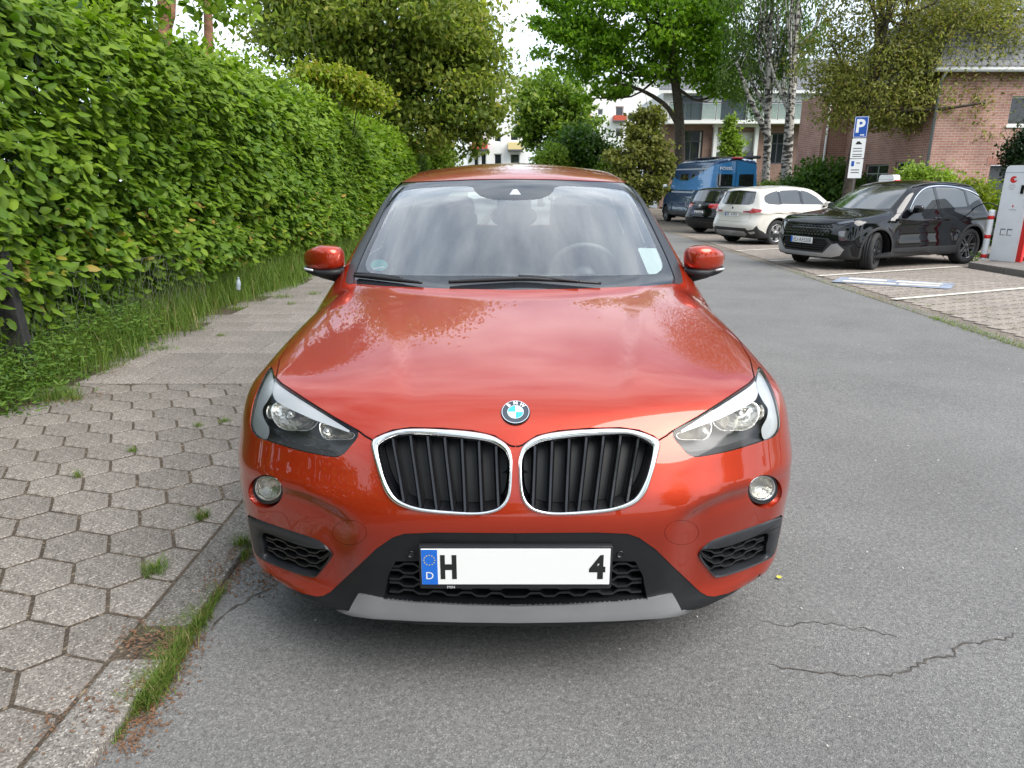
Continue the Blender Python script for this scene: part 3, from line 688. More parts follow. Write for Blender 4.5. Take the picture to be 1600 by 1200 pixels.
# ---- trees ----
def crown_pts(blobs, Y, n, depth=1., clump=70, flat=.55, spread=.75):
    """leaf positions in clumps spread through ellipsoids given in photo pixels at distance Y"""
    area = np.array([b[2]*b[3] for b in blobs], float); area /= area.sum(); C = []; R_ = []
    ncl = max(6, n//clump)
    for b, a in zip(blobs, area):
        m = max(3, int(ncl*a)); u, v, ru, rv = b[:4]; dy = b[4] if len(b) > 4 else 0
        cx, cz = at(u, v, Y+dy); rx = abs(at(u+ru, v, Y+dy)[0]-cx); rz = abs(at(u, v-rv, Y+dy)[1]-cz)
        d = rnd(m); d /= np.linalg.norm(d, axis=1)[:,None]; r = rng.uniform(.15, 1, m)**.5
        C.append(np.array([cx, Y+dy, cz])+d*r[:,None]*np.array([rx, rx*depth, rz])); R_.append(np.full(m, (rx*rz)**.5))
    C = np.concatenate(C); R_ = np.concatenate(R_); k = n//len(C)+1
    s = np.clip(R_*.20, .18, 1.1)*rng.uniform(.7, 1.3, len(R_))*spread/.75
    P = np.repeat(C, k, 0)+rnd(len(C)*k)*np.repeat(s, k)[:,None]*np.array([1, 1, flat]); return P[:n], C
def tree(name, label, base, path, rad, blobs, Y, n, L, leaf, bark='bark', cat='tree', group=None, depth=.9, clump=70, flat=.5, limbs=14, tintlo=0., tinthi=1., spread=.75, hang=False, aspect=.6):
    t = thing(name, label, cat, base, 0., group); o = np.array(base)
    P, C = crown_pts(blobs, Y, n, depth, clump, flat, spread)
    if path:
        b = B(); pp = [np.array(p) for p in path]; m = len(pp)
        sm = catmull(pp, 4, False); b.tube(sm-o, list(np.interp(np.linspace(0, 1, len(sm)), [0, .08, 1], [rad*1.35, rad, rad*.28])), 10)
        for k in rng.permutation(len(C))[:limbs]:
            i = int(len(sm)*rng.uniform(.42, .95)); a = sm[i]; e = C[k]; mid = (a+e)/2+np.array([0, 0, -.12])*np.linalg.norm(e-a)+rng.normal(0, .15, 3); r0 = rad*float(np.interp(i/len(sm), [0, 1], [1, .28]))*.5
            pts = catmull([a, a*.6+mid*.4, mid, e], 3, False); b.tube(pts-o, list(np.linspace(r0, r0*.15+.008, len(pts))), 6)
            for q in range(2):
                w = e+rng.normal(0, .5, 3); b.tube([mid-o, (mid+w)/2+rng.normal(0, .1, 3)-o, w-o], [r0*.4, r0*.25, .008], 5)
        b.obj('trunk', bark, t, True)
    D = rnd(len(P))+np.array([0, 0, -.5 if not hang else -2.5]); Nn = rnd(len(P))*.7+np.array([0, -.25, 1.])
    tint = np.clip(rng.normal(.45, .22, len(P))+.18*np.repeat(rng.normal(size=len(P)//clump+1), clump)[:len(P)], 0, 1)*(tinthi-tintlo)+tintlo
    LL = L*rng.uniform(.7, 1.3, len(P)); V, F, tt = leaf_batch(P, D, Nn, LL, LL*aspect, LEAF4, tint)
    stuff(link('crown', leaf_mesh('crown', V-o, F, tt), leaf, t)); return t
def base_at(u, Y): x, _ = at(u, 300, Y); return (x, Y, gzf(Y)-.02)
def up(u, v, Y): x, z = at(u, v, Y); return (x, Y, z)
tree('broadleaf_tree', 'big dense dark green broadleaf tree rising behind the far end of the hedge', base_at(610, 27), [base_at(610, 27), up(612, 190, 27), up(590, 90, 27), up(570, 10, 27), up(565, -120, 27), up(570, -300, 27)], .34,
 [(600,40,195,95),(690,130,105,95),(480,35,85,75),(560,130,110,70),(720,60,80,70),(650,200,70,50),(735,190,52,52),(600,-90,190,90),(590,-230,180,150)], 27, 82000, .20, 'leaf_chestnut', clump=95, flat=.42, limbs=26)
tree('maple_tree', 'bright green spreading maple with a bare dark trunk standing behind the blue van', base_at(1060, 41), [base_at(1060, 41), up(1062, 240, 41), up(1060, 170, 41), up(1052, 105, 41), up(1046, 30, 41), up(1040, -60, 41), up(1036, -230, 41)], .32,
 [(1000,40,125,62),(1085,70,75,70),(900,75,66,48),(960,110,85,36),(1110,20,60,50),(880,25,50,35),(1000,-60,150,70),(1125,115,34,42),(930,150,40,14),(1010,-190,140,110)], 41, 46000, .27, 'leaf_maple', clump=80, flat=.4, limbs=30)
b2 = [up(1062, 200, 41), up(1040, 165, 41), up(1000, 140, 41), up(960, 130, 41)]
B().tube(np.array(catmull(b2, 4, False))-np.array(base_at(1060, 41)), list(np.linspace(.17, .05, 13)), 8).obj('limb', 'bark', [o for o in COL.objects if o.name.startswith('maple_tree')][0], True)
tree('young_tree', 'light green young tree with a thin forked trunk in front of the far white block', base_at(845, 56), [base_at(845, 56), up(842, 235, 56), up(848, 190, 56), up(850, 140, 56)], .2, [(850,150,52,44),(885,185,50,36),(825,190,28,38),(862,215,46,22),(905,165,26,22)], 56, 13000, .34, 'leaf_mid', clump=70)
tree('round_shrub', 'dense dark green rounded shrub beside the road behind the red car roof', base_at(910, 46), [base_at(910, 46), up(910, 270, 46), up(908, 240, 46)], .12, [(912,235,50,38),(880,245,36,30),(935,260,40,30),(905,285,60,25)], 46, 14000, .26, 'leaf_dark', cat='shrub', clump=70, flat=.7, limbs=6, tintlo=.2)
tree('yellow_shrub', 'pale yellow green shrub beside the dark rounded shrub', base_at(862, 44), [base_at(862, 44), up(862, 285, 44), up(860, 255, 44)], .08, [(862,248,26,22),(850,270,30,22)], 44, 4500, .22, 'leaf_mid', cat='shrub', clump=60, flat=.7, limbs=4, tintlo=.5)
tree('bronze_tree', 'small tree with bronze green leaves standing left of the blue van', base_at(1010, 38), [base_at(1010, 38), up(1008, 270, 38), up(1008, 220, 38), up(1012, 170, 38)], .13, [(1008,212,34,34),(1016,182,22,20),(985,245,34,30),(1030,250,28,36),(975,285,34,24),(1015,290,44,24)], 38, 11000, .24, 'leaf_brown', clump=60, flat=.5, limbs=12, tinthi=.7)
tree('small_bush', 'leafy green bush under the bronze tree by the road', base_at(960, 43), [base_at(960, 43), up(960, 290, 43), up(958, 265, 43)], .08, [(962,262,26,22),(948,285,36,20)], 43, 5000, .22, 'leaf_mid', cat='shrub', clump=60, flat=.7, limbs=4)
# birches
ba = base_at(1195, 37); tA = tree('birch_tree', 'pale barked birch with a trunk forking low beside the van', ba, [ba, up(1196, 280, 37), up(1199, 215, 37), up(1199, 150, 37), up(1203, 80, 37), up(1208, -40, 37)], .22,
 [(1165,50,42,65,1.5),(1190,90,48,70,1.8),(1150,110,30,55,.5),(1172,150,34,34,1.5),(1215,30,45,60,1.5),(1180,-40,80,60,0)], 37, 9000, .17, 'leaf_birch', 'bark_birch', clump=45, flat=1.5, limbs=22, spread=.55, hang=True, aspect=.5)
B().tube(np.array(catmull([up(1199,212,37), up(1186,185,37), up(1174,160,37), up(1163,132,37), up(1150,95,37)], 4, False))-np.array(ba), list(np.linspace(.17, .07, 17)), 8).obj('limb', 'bark_birch', tA, True)
ba = base_at(1227, 36); tree('birch_tree', 'thicker mottled birch trunk rising straight behind the round bush', ba, [ba, up(1228, 275, 36), up(1233, 200, 36), up(1238, 130, 36), up(1243, 60, 36), up(1250, -60, 36)], .29,
 [(1245,70,36,50,1.8),(1222,110,24,40,1.8),(1266,40,36,50,.5),(1240,-30,70,50,0)], 36, 4500, .17, 'leaf_birch', 'bark_birch', clump=45, flat=1.4, limbs=14, spread=.55, hang=True, aspect=.5)
# the brownish tree in front of the brick house
bb = base_at(1325, 26); tB = tree('oak_tree', 'big spreading tree with thin brownish leaves before the brick house', bb, [bb, up(1331, 262, 26), up(1343, 200, 26), up(1356, 140, 26), up(1372, 90, 26), up(1378, 30, 26), up(1372, -50, 26), up(1372, -240, 26)], .20,
 [(1380,120,85,70),(1470,70,85,70),(1300,90,52,80),(1500,175,70,34),(1420,150,95,50),(1430,10,130,45),(1545,110,50,60),(1320,180,50,20),(1500,210,50,20),(1560,40,50,60),(1470,130,70,50),(1570,150,36,40),(1400,190,55,22),(1500,205,60,24),(1320,140,44,40),(1400,-120,170,110),(1370,-330,140,150),(1560,90,50,60),(1500,30,80,50)], 26, 72000, .135, 'leaf_brown', clump=42, flat=.6, limbs=26, spread=.85, aspect=.45)
for pts, r in (([up(1356,140,26), up(1385,95,26), up(1408,45,26), up(1425,-20,26)], .11), ([up(1350,170,26), up(1400,172,25.5), (at(1470,170,25)[0],25,at(1470,170,25)[1]), (at(1540,160,24.5)[0],24.5,at(1540,160,24.5)[1])], .11), ([up(1352,150,26), up(1320,105,26), up(1300,70,26)], .10)):
    B().tube(np.array(catmull(pts, 4, False))-np.array(bb), list(np.linspace(r, r*.3, (len(pts)-1)*4+1)), 7).obj('limb', 'bark', tB, True)
# shrubs on the right
def shrub(label, u, v, ru, rv, Y, n, L, leaf, name='shrub', lo=0., hi=1., extra=()):
    b = base_at(u, Y); return tree(name, label, b, [b, up(u, v+rv*.6, Y), up(u+2, v, Y)], .05, [(u, v, ru, rv), (u, v+rv*.6, ru*1.05, rv*.7), *extra], Y, n, L, leaf, cat='shrub', clump=55, flat=.8, limbs=6, tintlo=lo, tinthi=hi)
shrub('large round green bush behind the pale beige car', 1285, 283, 50, 30, 29, 15000, .17, 'leaf_dark', 'round_bush', .15, 1., ((1250,300,40,24),(1320,300,26,26)))
shrub('low green shrubs at the foot of the birches beside the van', 1212, 300, 26, 14, 33, 4000, .15, 'leaf_mid')
shrub('pale green climbing bush growing in front of the loggia', 1145, 232, 14, 24, 46, 4000, .24, 'leaf_mid', lo=.4, extra=((1140,205,7,22),))
shrub('yellow green shrub above the black car roof against the brick wall', 1448, 282, 34, 14, 22, 6000, .12, 'leaf_mid', lo=.5, extra=((1425,280,14,18),))
shrub('bright yellow green bush between the black car and the charging point', 1515, 315, 24, 32, 18.5, 9000, .10, 'leaf_gold', lo=.0, hi=.6, extra=((1540,340,20,26),))
shrub('low hedge plants behind the front charging point', 1580, 345, 26, 26, 18, 6000, .10, 'leaf_dark', lo=.3)
shrub('dark ivy clad shrub against the right end of the brick house', 1598, 235, 16, 36, 22, 4000, .12, 'leaf_ivy')
shrub('small weed tuft growing on the kerb behind the black car wheel', 1512, 402, 7, 9, 14.6, 500, .06, 'weed', 'weed_tuft', .4)
tree('golden_shrub', 'yellow green shrub arching above the hedge top', base_at(530, 17), [base_at(530, 17), up(530, 250, 17), up(530, 130, 17)], .05, [(505,118,40,14),(545,136,34,15),(578,156,26,12)], 16, 4500, .11, 'leaf_gold', cat='shrub', clump=60, flat=.5, limbs=5, depth=.6)
shrub('rounded yellow green shrub closing the far end of the hedge', 688, 240, 22, 28, 32, 7000, .13, 'leaf_mid', 'round_shrub', .3)
# taller loose growth and trunks behind the near hedge
tree('hazel_tree', 'loose leafy tree with large leaves reaching above the near hedge', (-6.2, 8.2, -.05), [(-6.2, 8.2, -.05), (-6.2, 8.2, 1.8), (-6.0, 8.3, 3.4), (-5.8, 8.2, 4.8)], .09, [(60,-10,110,60),(170,-10,60,44),(20,40,80,40),(345,10,14,22),(120,-60,100,60)], 8.2, 5500, .12, 'leaf_hedge', clump=60, flat=.6, limbs=7, depth=.45, tinthi=.8)
def conifer(label, u, Y, r, split):
    b = base_at(u, Y); t = thing('pine_tree', label, 'tree', b, 0, None); o = np.array(b); bb_ = B()
    bb_.tube(np.array(catmull([b, up(u+1, 120, Y), up(u, 50, Y), up(u-4, -60, Y), up(u-8, -260, Y)], 4, False))-o, list(np.linspace(r, r*.45, 17)), 9)
    if split: bb_.tube(np.array([up(u, 55, Y), up(u+10, 25, Y), up(u+16, -60, Y)])-o, [r*.5, r*.4, r*.2], 7)
    bb_.obj('trunk', 'bark_red', t, True)
    P, C = crown_pts([(u-10, -300, 110, 90)], Y, 3000, 1., 60); V, F, tt = leaf_batch(P, rnd(3000), rnd(3000), .22, .05, LEAF4, rng.uniform(0, .7, 3000)); stuff(link('crown', leaf_mesh('crown', V-o, F, tt), 'leaf_dark', t))
conifer('reddish bare trunk with a fork rising behind the hedge', 258, 13, .16, True); conifer('slim reddish trunk rising behind the hedge near the forked one', 326, 15, .12, False)
# unseen trees added round the viewer to darken the reflections in the car paint
for k, (x, y, src, lab) in enumerate(((-9, -17, 'broadleaf_tree', 'unseen broadleaf tree added behind the viewer on the hedge side'), (8, -20, 'maple_tree', 'unseen maple tree added behind the viewer across the road'), (33, -12, 'maple_tree', 'unseen maple tree added behind the viewer far to the right'), (37, 4, 'broadleaf_tree', 'unseen broadleaf tree added far to the right of the viewer'), (24, -26, 'broadleaf_tree', 'unseen broadleaf tree added behind the viewer beyond the road'), (-3, -34, 'broadleaf_tree', 'unseen broadleaf tree added to close the street behind the viewer'))):
    s = COL.objects.get(src)
    if s and lab: copy_tree(s, (x, y, -.02), R(70*k+40), lab)
# ---- grass and weeds ----
def blades(P, h, lean, w, tint, yaw=None):
    n = len(P); a = rng.uniform(0, 2*math.pi, n); dx, dy = np.cos(a), np.sin(a); l = h*lean
    side = np.stack([-dy, dx, np.zeros(n)], 1)*w[:,None]/2
    m = P+np.stack([dx*l*.35, dy*l*.35, h*.6], 1); e = P+np.stack([dx*l, dy*l, h], 1)
    V = np.stack([P-side, P+side, m+side*.7, m-side*.7, e], 1).reshape(-1, 3)
    F = np.array([(0,1,2),(0,2,3),(3,2,4)])[None]+(np.arange(n)*5)[:,None,None]
    return V, F.reshape(-1, 3), np.repeat(tint, 5)
n = 26000; y = 2.6+(rng.uniform(size=n)**1.5)*22; x = HX+rng.normal(.02, .17, n)+.10*np.sin(y*1.3)+.06*np.sin(y*3.7); x = np.clip(x, HX-.55, HX+.46)
P = np.stack([x, y, gz(0, y)+.0], 1); h = rng.uniform(.14, .62, n)*np.clip(1-(x-HX)*1.2, .35, 1.1)
V, F, t = blades(P, h, rng.uniform(.2, .8, n), rng.uniform(.003, .007, n)*np.clip(y/7, 1, 2.6), np.clip(rng.beta(2, 2.2, n)*.9+(rng.uniform(size=n) < .06)*.6, 0, 1))
stuff(tag(link('grass_verge', leaf_mesh('grass_verge', V, F, t), 'grass'), 'long grass growing along the foot of the hedge', 'grass'))
struct(sheet('verge', lambda q: HX-1.6, lambda q: HX+.28+.05*math.sin(q*2.1)+.03*math.sin(q*5.3), np.arange(-8, 34, .25), .030, 'soil', 4))
n = 5200; y = rng.uniform(4.2, 6.6, n); x = HX+.05+rng.normal(0, .16, n)+.22*np.clip(5.4-y, 0, 1); zz = rng.uniform(0, 1, n)**1.3*(.42-.25*np.clip(x-HX, 0, .6)); P = np.stack([x, y, zz+.02], 1)
V, F, t = leaf_batch(P, rnd(n)*np.array([1,1,.4]), rnd(n)*.5+np.array([.2,-.3,1]), rng.uniform(.03, .06, n), rng.uniform(.010, .02, n), LEAF7, rng.uniform(0, 1, n))
stuff(tag(link('weeds', leaf_mesh('weeds', V, F, t), 'weed'), 'leafy weeds crowding the pavement corner at the dark post', 'weeds'))
def gpx(u, v):
    a = (u-800)/FPX; b = -(v-600)/FPX; d = np.array([a, math.cos(PITCH)+b*math.sin(PITCH), -math.sin(PITCH)+b*math.cos(PITCH)]); t = CAMH/-d[2]; return (d*t)[:2]
def tuft(cx, cy, r, n, h, stretch=(1, 1), ang=0., dry=.1, z=.02):
    q = rng.normal(0, .5, (n, 2))*r*np.array(stretch); ca, sa = math.cos(ang), math.sin(ang); q = q@np.array([[ca, sa], [-sa, ca]])
    P = np.stack([cx+q[:,0], cy+q[:,1], gz(0, cy+q[:,1])+z], 1); hh = h*rng.uniform(.4, 1.2, n)
    return blades(P, hh, rng.uniform(.4, 1.5, n), rng.uniform(.0018, .0035, n), np.clip(rng.beta(2, 2, n)*.85+(rng.uniform(size=n) < dry)*.7, 0, 1))
acc = []
for u, v, r, nn, h in ((244,905,.045,170,.045),(318,820,.03,120,.04),(125,755,.02,60,.04),(210,714,.025,60,.03),(350,667,.035,80,.03),(312,674,.025,60,.03),(90,628,.16,700,.08),(70,607,.13,600,.08),(120,630,.06,120,.04),(210,560,.10,260,.05),(250,548,.12,260,.05),(180,578,.10,160,.04),(345,525,.06,120,.04),(310,515,.12,200,.05),(440,460,.16,240,.07),(455,472,.08,120,.05),(490,455,.1,140,.06),(380,862,.03,120,.05),(372,480,.09,200,.05)):
    p = gpx(u, v); acc.append(tuft(p[0], p[1], r, nn, h, z=.034 if v > 600 else .03))
for a, b, nn, r, h in (((345,925),(318,965),260,.022,.05),((318,965),(300,990),420,.035,.05),((185,1018),(240,1000),620,.034,.035),((240,1000),(300,985),700,.036,.04),((285,1000),(255,1060),1300,.036,.05),((255,1060),(215,1110),1300,.042,.05),((200,1125),(180,1160),120,.02,.03),((385,860),(378,880),120,.02,.05)):
    pa, pb = gpx(*a), gpx(*b)
    for k in range(8): p = pa+(pb-pa)*(k+.5)/8; acc.append(tuft(p[0], p[1], r, nn//8, h, dry=.22, z=.0))
def joint_moss(n):
    y = rng.uniform(1.0, 12, n); x = rng.uniform(-3.3, -1.3, n); return blades(np.stack([x, y, gz(0, y)+.014], 1), rng.uniform(.012, .026, n), rng.uniform(.5, 1.5, n), np.full(n, .003), rng.uniform(.2, 1, n))
acc.append(joint_moss(2600))
V = np.concatenate([a[0] for a in acc]); o = np.cumsum([0]+[len(a[0]) for a in acc[:-1]]); F = np.concatenate([a[1]+k for a, k in zip(acc, o)]); t = np.concatenate([a[2] for a in acc])
stuff(tag(link('pavement_weeds', leaf_mesh('pavement_weeds', V, F, t), 'grass'), 'tufts of grass sprouting from the paving joints and along the kerb', 'weeds'))
acc = []
for y0, y1, n in ((6.2, 8.0, 900), (8, 13, 500)):
    y = rng.uniform(y0, y1, n); x = np.array([EDGE(q) for q in y])+rng.normal(.02, .05, n); acc.append(blades(np.stack([x, y, gz(0, y)], 1), rng.uniform(.01, .04, n), rng.uniform(.5, 1.5, n), np.full(n, .005), rng.uniform(.3, 1, n)))
for k in range(90):
    y = rng.uniform(6.3, 9.8); x = rng.uniform(EDGE(y)+.3, 8); acc.append(tuft(x, y, .05, 22, .03, z=.005, dry=.3))
V = np.concatenate([a[0] for a in acc]); o = np.cumsum([0]+[len(a[0]) for a in acc[:-1]]); F = np.concatenate([a[1]+k for a, k in zip(acc, o)]); t = np.concatenate([a[2] for a in acc])
stuff(tag(link('bay_weeds', leaf_mesh('bay_weeds', V, F, t), 'grass'), 'sparse weeds between the parking bay pavers', 'weeds'))
# dry brown leaf crumbs lying along the kerb and the joints
acc = []
for a, b, nn, r in (((190,1180),(250,1080),380,.035),((250,1080),(300,995),300,.04),((200,1010),(260,1020),160,.045),((340,930),(390,860),300,.035),((160,1110),(60,1160),90,.06),((0,645),(180,620),420,.09),((200,570),(160,600),250,.08),((380,470),(250,540),400,.10),((400,905),(440,915),160,.05)):
    pa, pb = gpx(*a), gpx(*b); q = pa+(pb-pa)*rng.uniform(size=(nn, 1))+rng.normal(0, r, (nn, 2)); zz = .004+.036*(q[:,0] < -1.12); acc.append(np.c_[q, zz+rng.uniform(0, .006, nn)])
P = np.concatenate(acc); n = len(P); V, F, t = leaf_batch(P, rnd(n)*np.array([1,1,.15]), rnd(n)*.3+np.array([0,0,1]), rng.uniform(.008, .02, n), rng.uniform(.004, .009, n), LEAF4, rng.uniform(0, 1, n))
stuff(tag(link('leaf_litter', leaf_mesh('leaf_litter', V, F, t), 'dry_leaf'), 'brown leaf crumbs gathered along the kerb', 'leaf litter'))
# ================= buildings =================
def wall(name, parent, o, d, W, H, holes, mt, depth=.14, z0=0., inner=True):
    """upright wall from o along unit direction d (x,y), outside on the right-hand side of d; holes = (u0,u1,z0,z1)"""
    us = sorted({0., W, *[h[0] for h in holes], *[h[1] for h in holes]}); zs = sorted({z0, H, *[h[2] for h in holes], *[h[3] for h in holes]})
    V = []; F = []; UV = []; d = np.array(d, float); nrm = np.array([-d[1], d[0]])
    def q(pts):
        i = len(V)
        for u, z, e in pts: V.append((o[0]+d[0]*u+nrm[0]*e, o[1]+d[1]*u+nrm[1]*e, o[2]+z)); UV.append((u+e, z))
        F.append((i, i+1, i+2, i+3))
    for i in range(len(us)-1):
        for j in range(len(zs)-1):
            cu, cz = (us[i]+us[i+1])/2, (zs[j]+zs[j+1])/2
            if any(h[0] < cu < h[1] and h[2] < cz < h[3] for h in holes): continue
            q([(us[i],zs[j],0),(us[i+1],zs[j],0),(us[i+1],zs[j+1],0),(us[i],zs[j+1],0)])
    for a, b, c, e in [h[:4] for h in holes]:
        q([(a,c,0),(a,c,depth),(b,c,depth),(b,c,0)]); q([(a,e,depth),(a,e,0),(b,e,0),(b,e,depth)]); q([(a,c,depth),(a,c,0),(a,e,0),(a,e,depth)]); q([(b,c,0),(b,c,depth),(b,e,depth),(b,e,0)])
    me = mesh(name, V, F); uv = me.uv_layers.new(name='UVMap'); 
    for p in me.polygons:
        for li, vi in zip(p.loop_indices, p.vertices): uv.data[li].uv = UV[vi]
    return link(name, me, mt, parent)
def window(parent, o, d, h, frame, pane='pane', nx=2, nz=1, fw=.06, depth=.14, sill=None, name='window', curtain=0.):
    u0, u1, z0, z1 = h[:4]; d = np.array(d, float); n = np.array([-d[1], d[0]])
    def bx(a, b, c, e, f, g):
        V = [(o[0]+d[0]*u+n[0]*w, o[1]+d[1]*u+n[1]*w, o[2]+z) for u, w, z in ((a,f,c),(b,f,c),(b,g,c),(a,g,c),(a,f,e),(b,f,e),(b,g,e),(a,g,e))]
        return V, [(3,2,1,0),(4,5,6,7),(0,1,5,4),(1,2,6,5),(2,3,7,6),(3,0,4,7)]
    f = B(); e = depth-.055
    for a, b, c, g in ((u0,u0+fw,z0,z1),(u1-fw,u1,z0,z1),(u0+fw,u1-fw,z0,z0+fw),(u0+fw,u1-fw,z1-fw,z1)): f.add(*bx(a, b, c, g, e, e+.05))
    w = f.obj(name, frame, parent)
    m = B()
    for k in range(1, nx): c = u0+(u1-u0)*k/nx; m.add(*bx(c-fw*.45, c+fw*.45, z0+fw, z1-fw, e+.004, e+.046))
    if nz > 1: c = z0+(z1-z0)*.66; m.add(*bx(u0+fw, u1-fw, c-fw*.3, c+fw*.3, e+.008, e+.042))
    if m.v: m.obj('glazing_bar', frame, w)
    us = [u0+(u1-u0)*k/nx for k in range(nx+1)]
    for k in range(nx): B().add(*bx(us[k]+fw*.5, us[k+1]-fw*.5, z0+fw*.8, z1-fw*.8, e+.02, e+.028)).obj('pane', pane, w)
    if curtain:
        for a, b in ((u0+fw, u0+fw+curtain), (u1-fw-curtain*.6, u1-fw)): B().add(*bx(a, b, z0+fw, z1-fw, e+.0145, e+.0185)).obj('curtain', 'curtain', w)
    if sill: B().add(*bx(u0-.05, u1+.05, z0-.07, z0-.001, -.05, depth-.06)).obj('sill', sill, w)
    return w
def slope(name, parent, P, mt):
    """tiled roof plane from 4 corners: eave left, eave right, ridge right, ridge left"""
    P = [np.array(p, float) for p in P]; me = mesh(name, P, [(0,1,2,3)]); uv = me.uv_layers.new(name='UVMap'); W = np.linalg.norm(P[1]-P[0]); Hh = np.linalg.norm(P[3]-P[0])
    for li, q in zip(me.polygons[0].loop_indices, ((0,0),(W,0),(W,Hh),(0,Hh))): uv.data[li].uv = q
    return link(name, me, mt, parent)
def px_rect(Y, u0, u1, v0, v1):
    """rectangle on a wall facing the viewer at distance Y, from photo pixels"""
    x0, z1 = at(u0, v0, Y); x1, z0 = at(u1, v1, Y); return x0, x1, z0, z1
# --- brick house on the right ---
YA = 25.0; XA = at(1456, 220, YA)[0]; G = gzf(YA)
house = thing('brick_house', 'red brick house with a steep grey tiled roof beside the chargers', 'house', (XA, YA, G)); L0 = (0, 0, 0)
x0, x1, z0, z1 = px_rect(YA, 1548, 1620, 258, 330); xw0, xw1, zw0, zw1 = px_rect(YA, 1582, 1640, 150, 196); EZ = at(1500, 112, YA)[1]-G
loc = lambda r: (r[0]-XA, r[1]-XA, r[2]-G, r[3]-G)
hd_ = (x0-XA, x1-XA, 0.0, z1-G); hw_ = loc((xw0, xw1, zw0, zw1))
wall('wall', house, L0, (1, 0), 9.0, EZ, [hd_, hw_], 'brick_red'); window(house, L0, (1, 0), hw_, 'trim_white', nx=2, sill='trim_white')
gd = B().box((hd_[0]+.02,.10,0),(hd_[1]-.02,.13,hd_[3]-.02)).obj('door', 'door_grey', house); B().prism([(hd_[0]+.3,1.2),(hd_[0]+.75,.75),(hd_[0]+1.2,1.2),(hd_[0]+.75,1.65)], .085, .099, 'y').obj('door_pane', 'pane', gd)
b = B()
for k in range(int((hd_[1]-hd_[0]+.3)/.083)): b.box((hd_[0]-.15+k*.083+.004,-.012,hd_[3]+.0),(hd_[0]-.15+(k+1)*.083-.004,.02,hd_[3]+.24))
stuff(b.obj('lintel_bricks', 'brick_plain', house))
SL = 6.4; lw = []
for u0, u1, v0, v1 in ((1350,1386,256,300),(1396,1424,252,296),(1362,1388,180,198),(1408,1432,168,193)):
    # left flank runs back at x = XA; find the distance of each pixel column on it
    ys = []
    for u in (u0, u1):
        lo_, hi_ = YA, YA+12
        for _ in range(40):
            mid_ = (lo_+hi_)/2
            if at(u, (v0+v1)/2, mid_)[0] > XA: hi_ = mid_
            else: lo_ = mid_
        ys.append(mid_)
    zt, zb = at(u1, v0, ys[1])[1]-G, at(u1, v1, ys[1])[1]-G; a, c = SL-(ys[0]-YA), SL-(ys[1]-YA)
    lw.append((max(.15, a), min(SL-.2, c), zb, zt))
wall('flank_wall', house, (0, SL, 0), (0, -1), SL, EZ, lw, 'brick_red')
for h in lw: window(house, (0, SL, 0), (0, -1), h, 'frame_green', nx=2, nz=2 if h[3]-h[2] > .9 else 1, sill='brick_plain')
wall('wing_wall', house, (-1.1, SL, 0), (1, 0), 1.1, EZ, [], 'brick_red'); wall('wing_flank', house, (-1.1, SL+2.5, 0), (0, -1), 2.5, EZ, [], 'brick_red')
dp = B().tube([(-.06,-.06,.1),(-.06,-.06,EZ-.3),(-.03,-.25,EZ-.05)], .05, 10).obj('downpipe', 'zinc', house, True)
B().tube([(-.9,SL-.06,.1),(-.9,SL-.06,EZ-.2)], .045, 10).obj('downpipe', 'trim_white', house, True)
B().tube([(-.4,-.28,EZ+.02),(9,-.28,EZ+.02)], .07, 10).obj('gutter', 'trim_white', house, True)
rf = slope('roof', house, [(-.5,-.35,EZ-.05),(9.2,-.35,EZ-.05),(9.2,4.4,EZ+5.4),(3.6,4.4,EZ+5.4)], 'roof_tile')
slope('rear_roof', house, [(9.2,9.2,EZ-.05),(-.5,9.2,EZ-.05),(3.6,4.4,EZ+5.4),(9.2,4.4,EZ+5.4)], 'roof_tile')
slope('hip_roof', house, [(-.5,9.2,EZ-.05),(-.5,-.35,EZ-.05),(3.6,4.39,EZ+5.4),(3.6,4.41,EZ+5.4)], 'roof_tile')
def on_roof(x, t, e=0.):
    y = -.35+4.75*t; z = EZ-.05+5.45*t; n = np.array([0, -5.45, 4.75]); n /= np.linalg.norm(n); return np.array([x, y, z])+n*e
xs = at(1562, 45, YA+2.2)[0]-XA
for nm, e, g, mt in (('skylight', .06, 0., 'zinc'), ('skylight_pane', .075, .07, 'pane_pale')):
    V = [on_roof(xs-.45+g, .40+g*.15, e), on_roof(xs+.45-g, .40+g*.15, e), on_roof(xs+.45-g, .56-g*.15, e), on_roof(xs-.45+g, .56-g*.15, e)]; V2 = [on_roof(xs-.45+g, .40, 0), on_roof(xs+.45-g, .40, 0), on_roof(xs+.45-g, .56, 0), on_roof(xs-.45+g, .56, 0)]
    link(nm, mesh(nm, V+V2, [(0,1,2,3),(0,4,5,1),(1,5,6,2),(2,6,7,3),(3,7,4,0)]), mt, rf)
dm = B(); dm.prism([(xs+.95,EZ+.3),(xs+4,EZ+.3),(xs+4,EZ+4.5),(xs+.95,EZ+2.6)], .45, 3.5, 'y'); dm.obj('dormer', 'zinc', house)
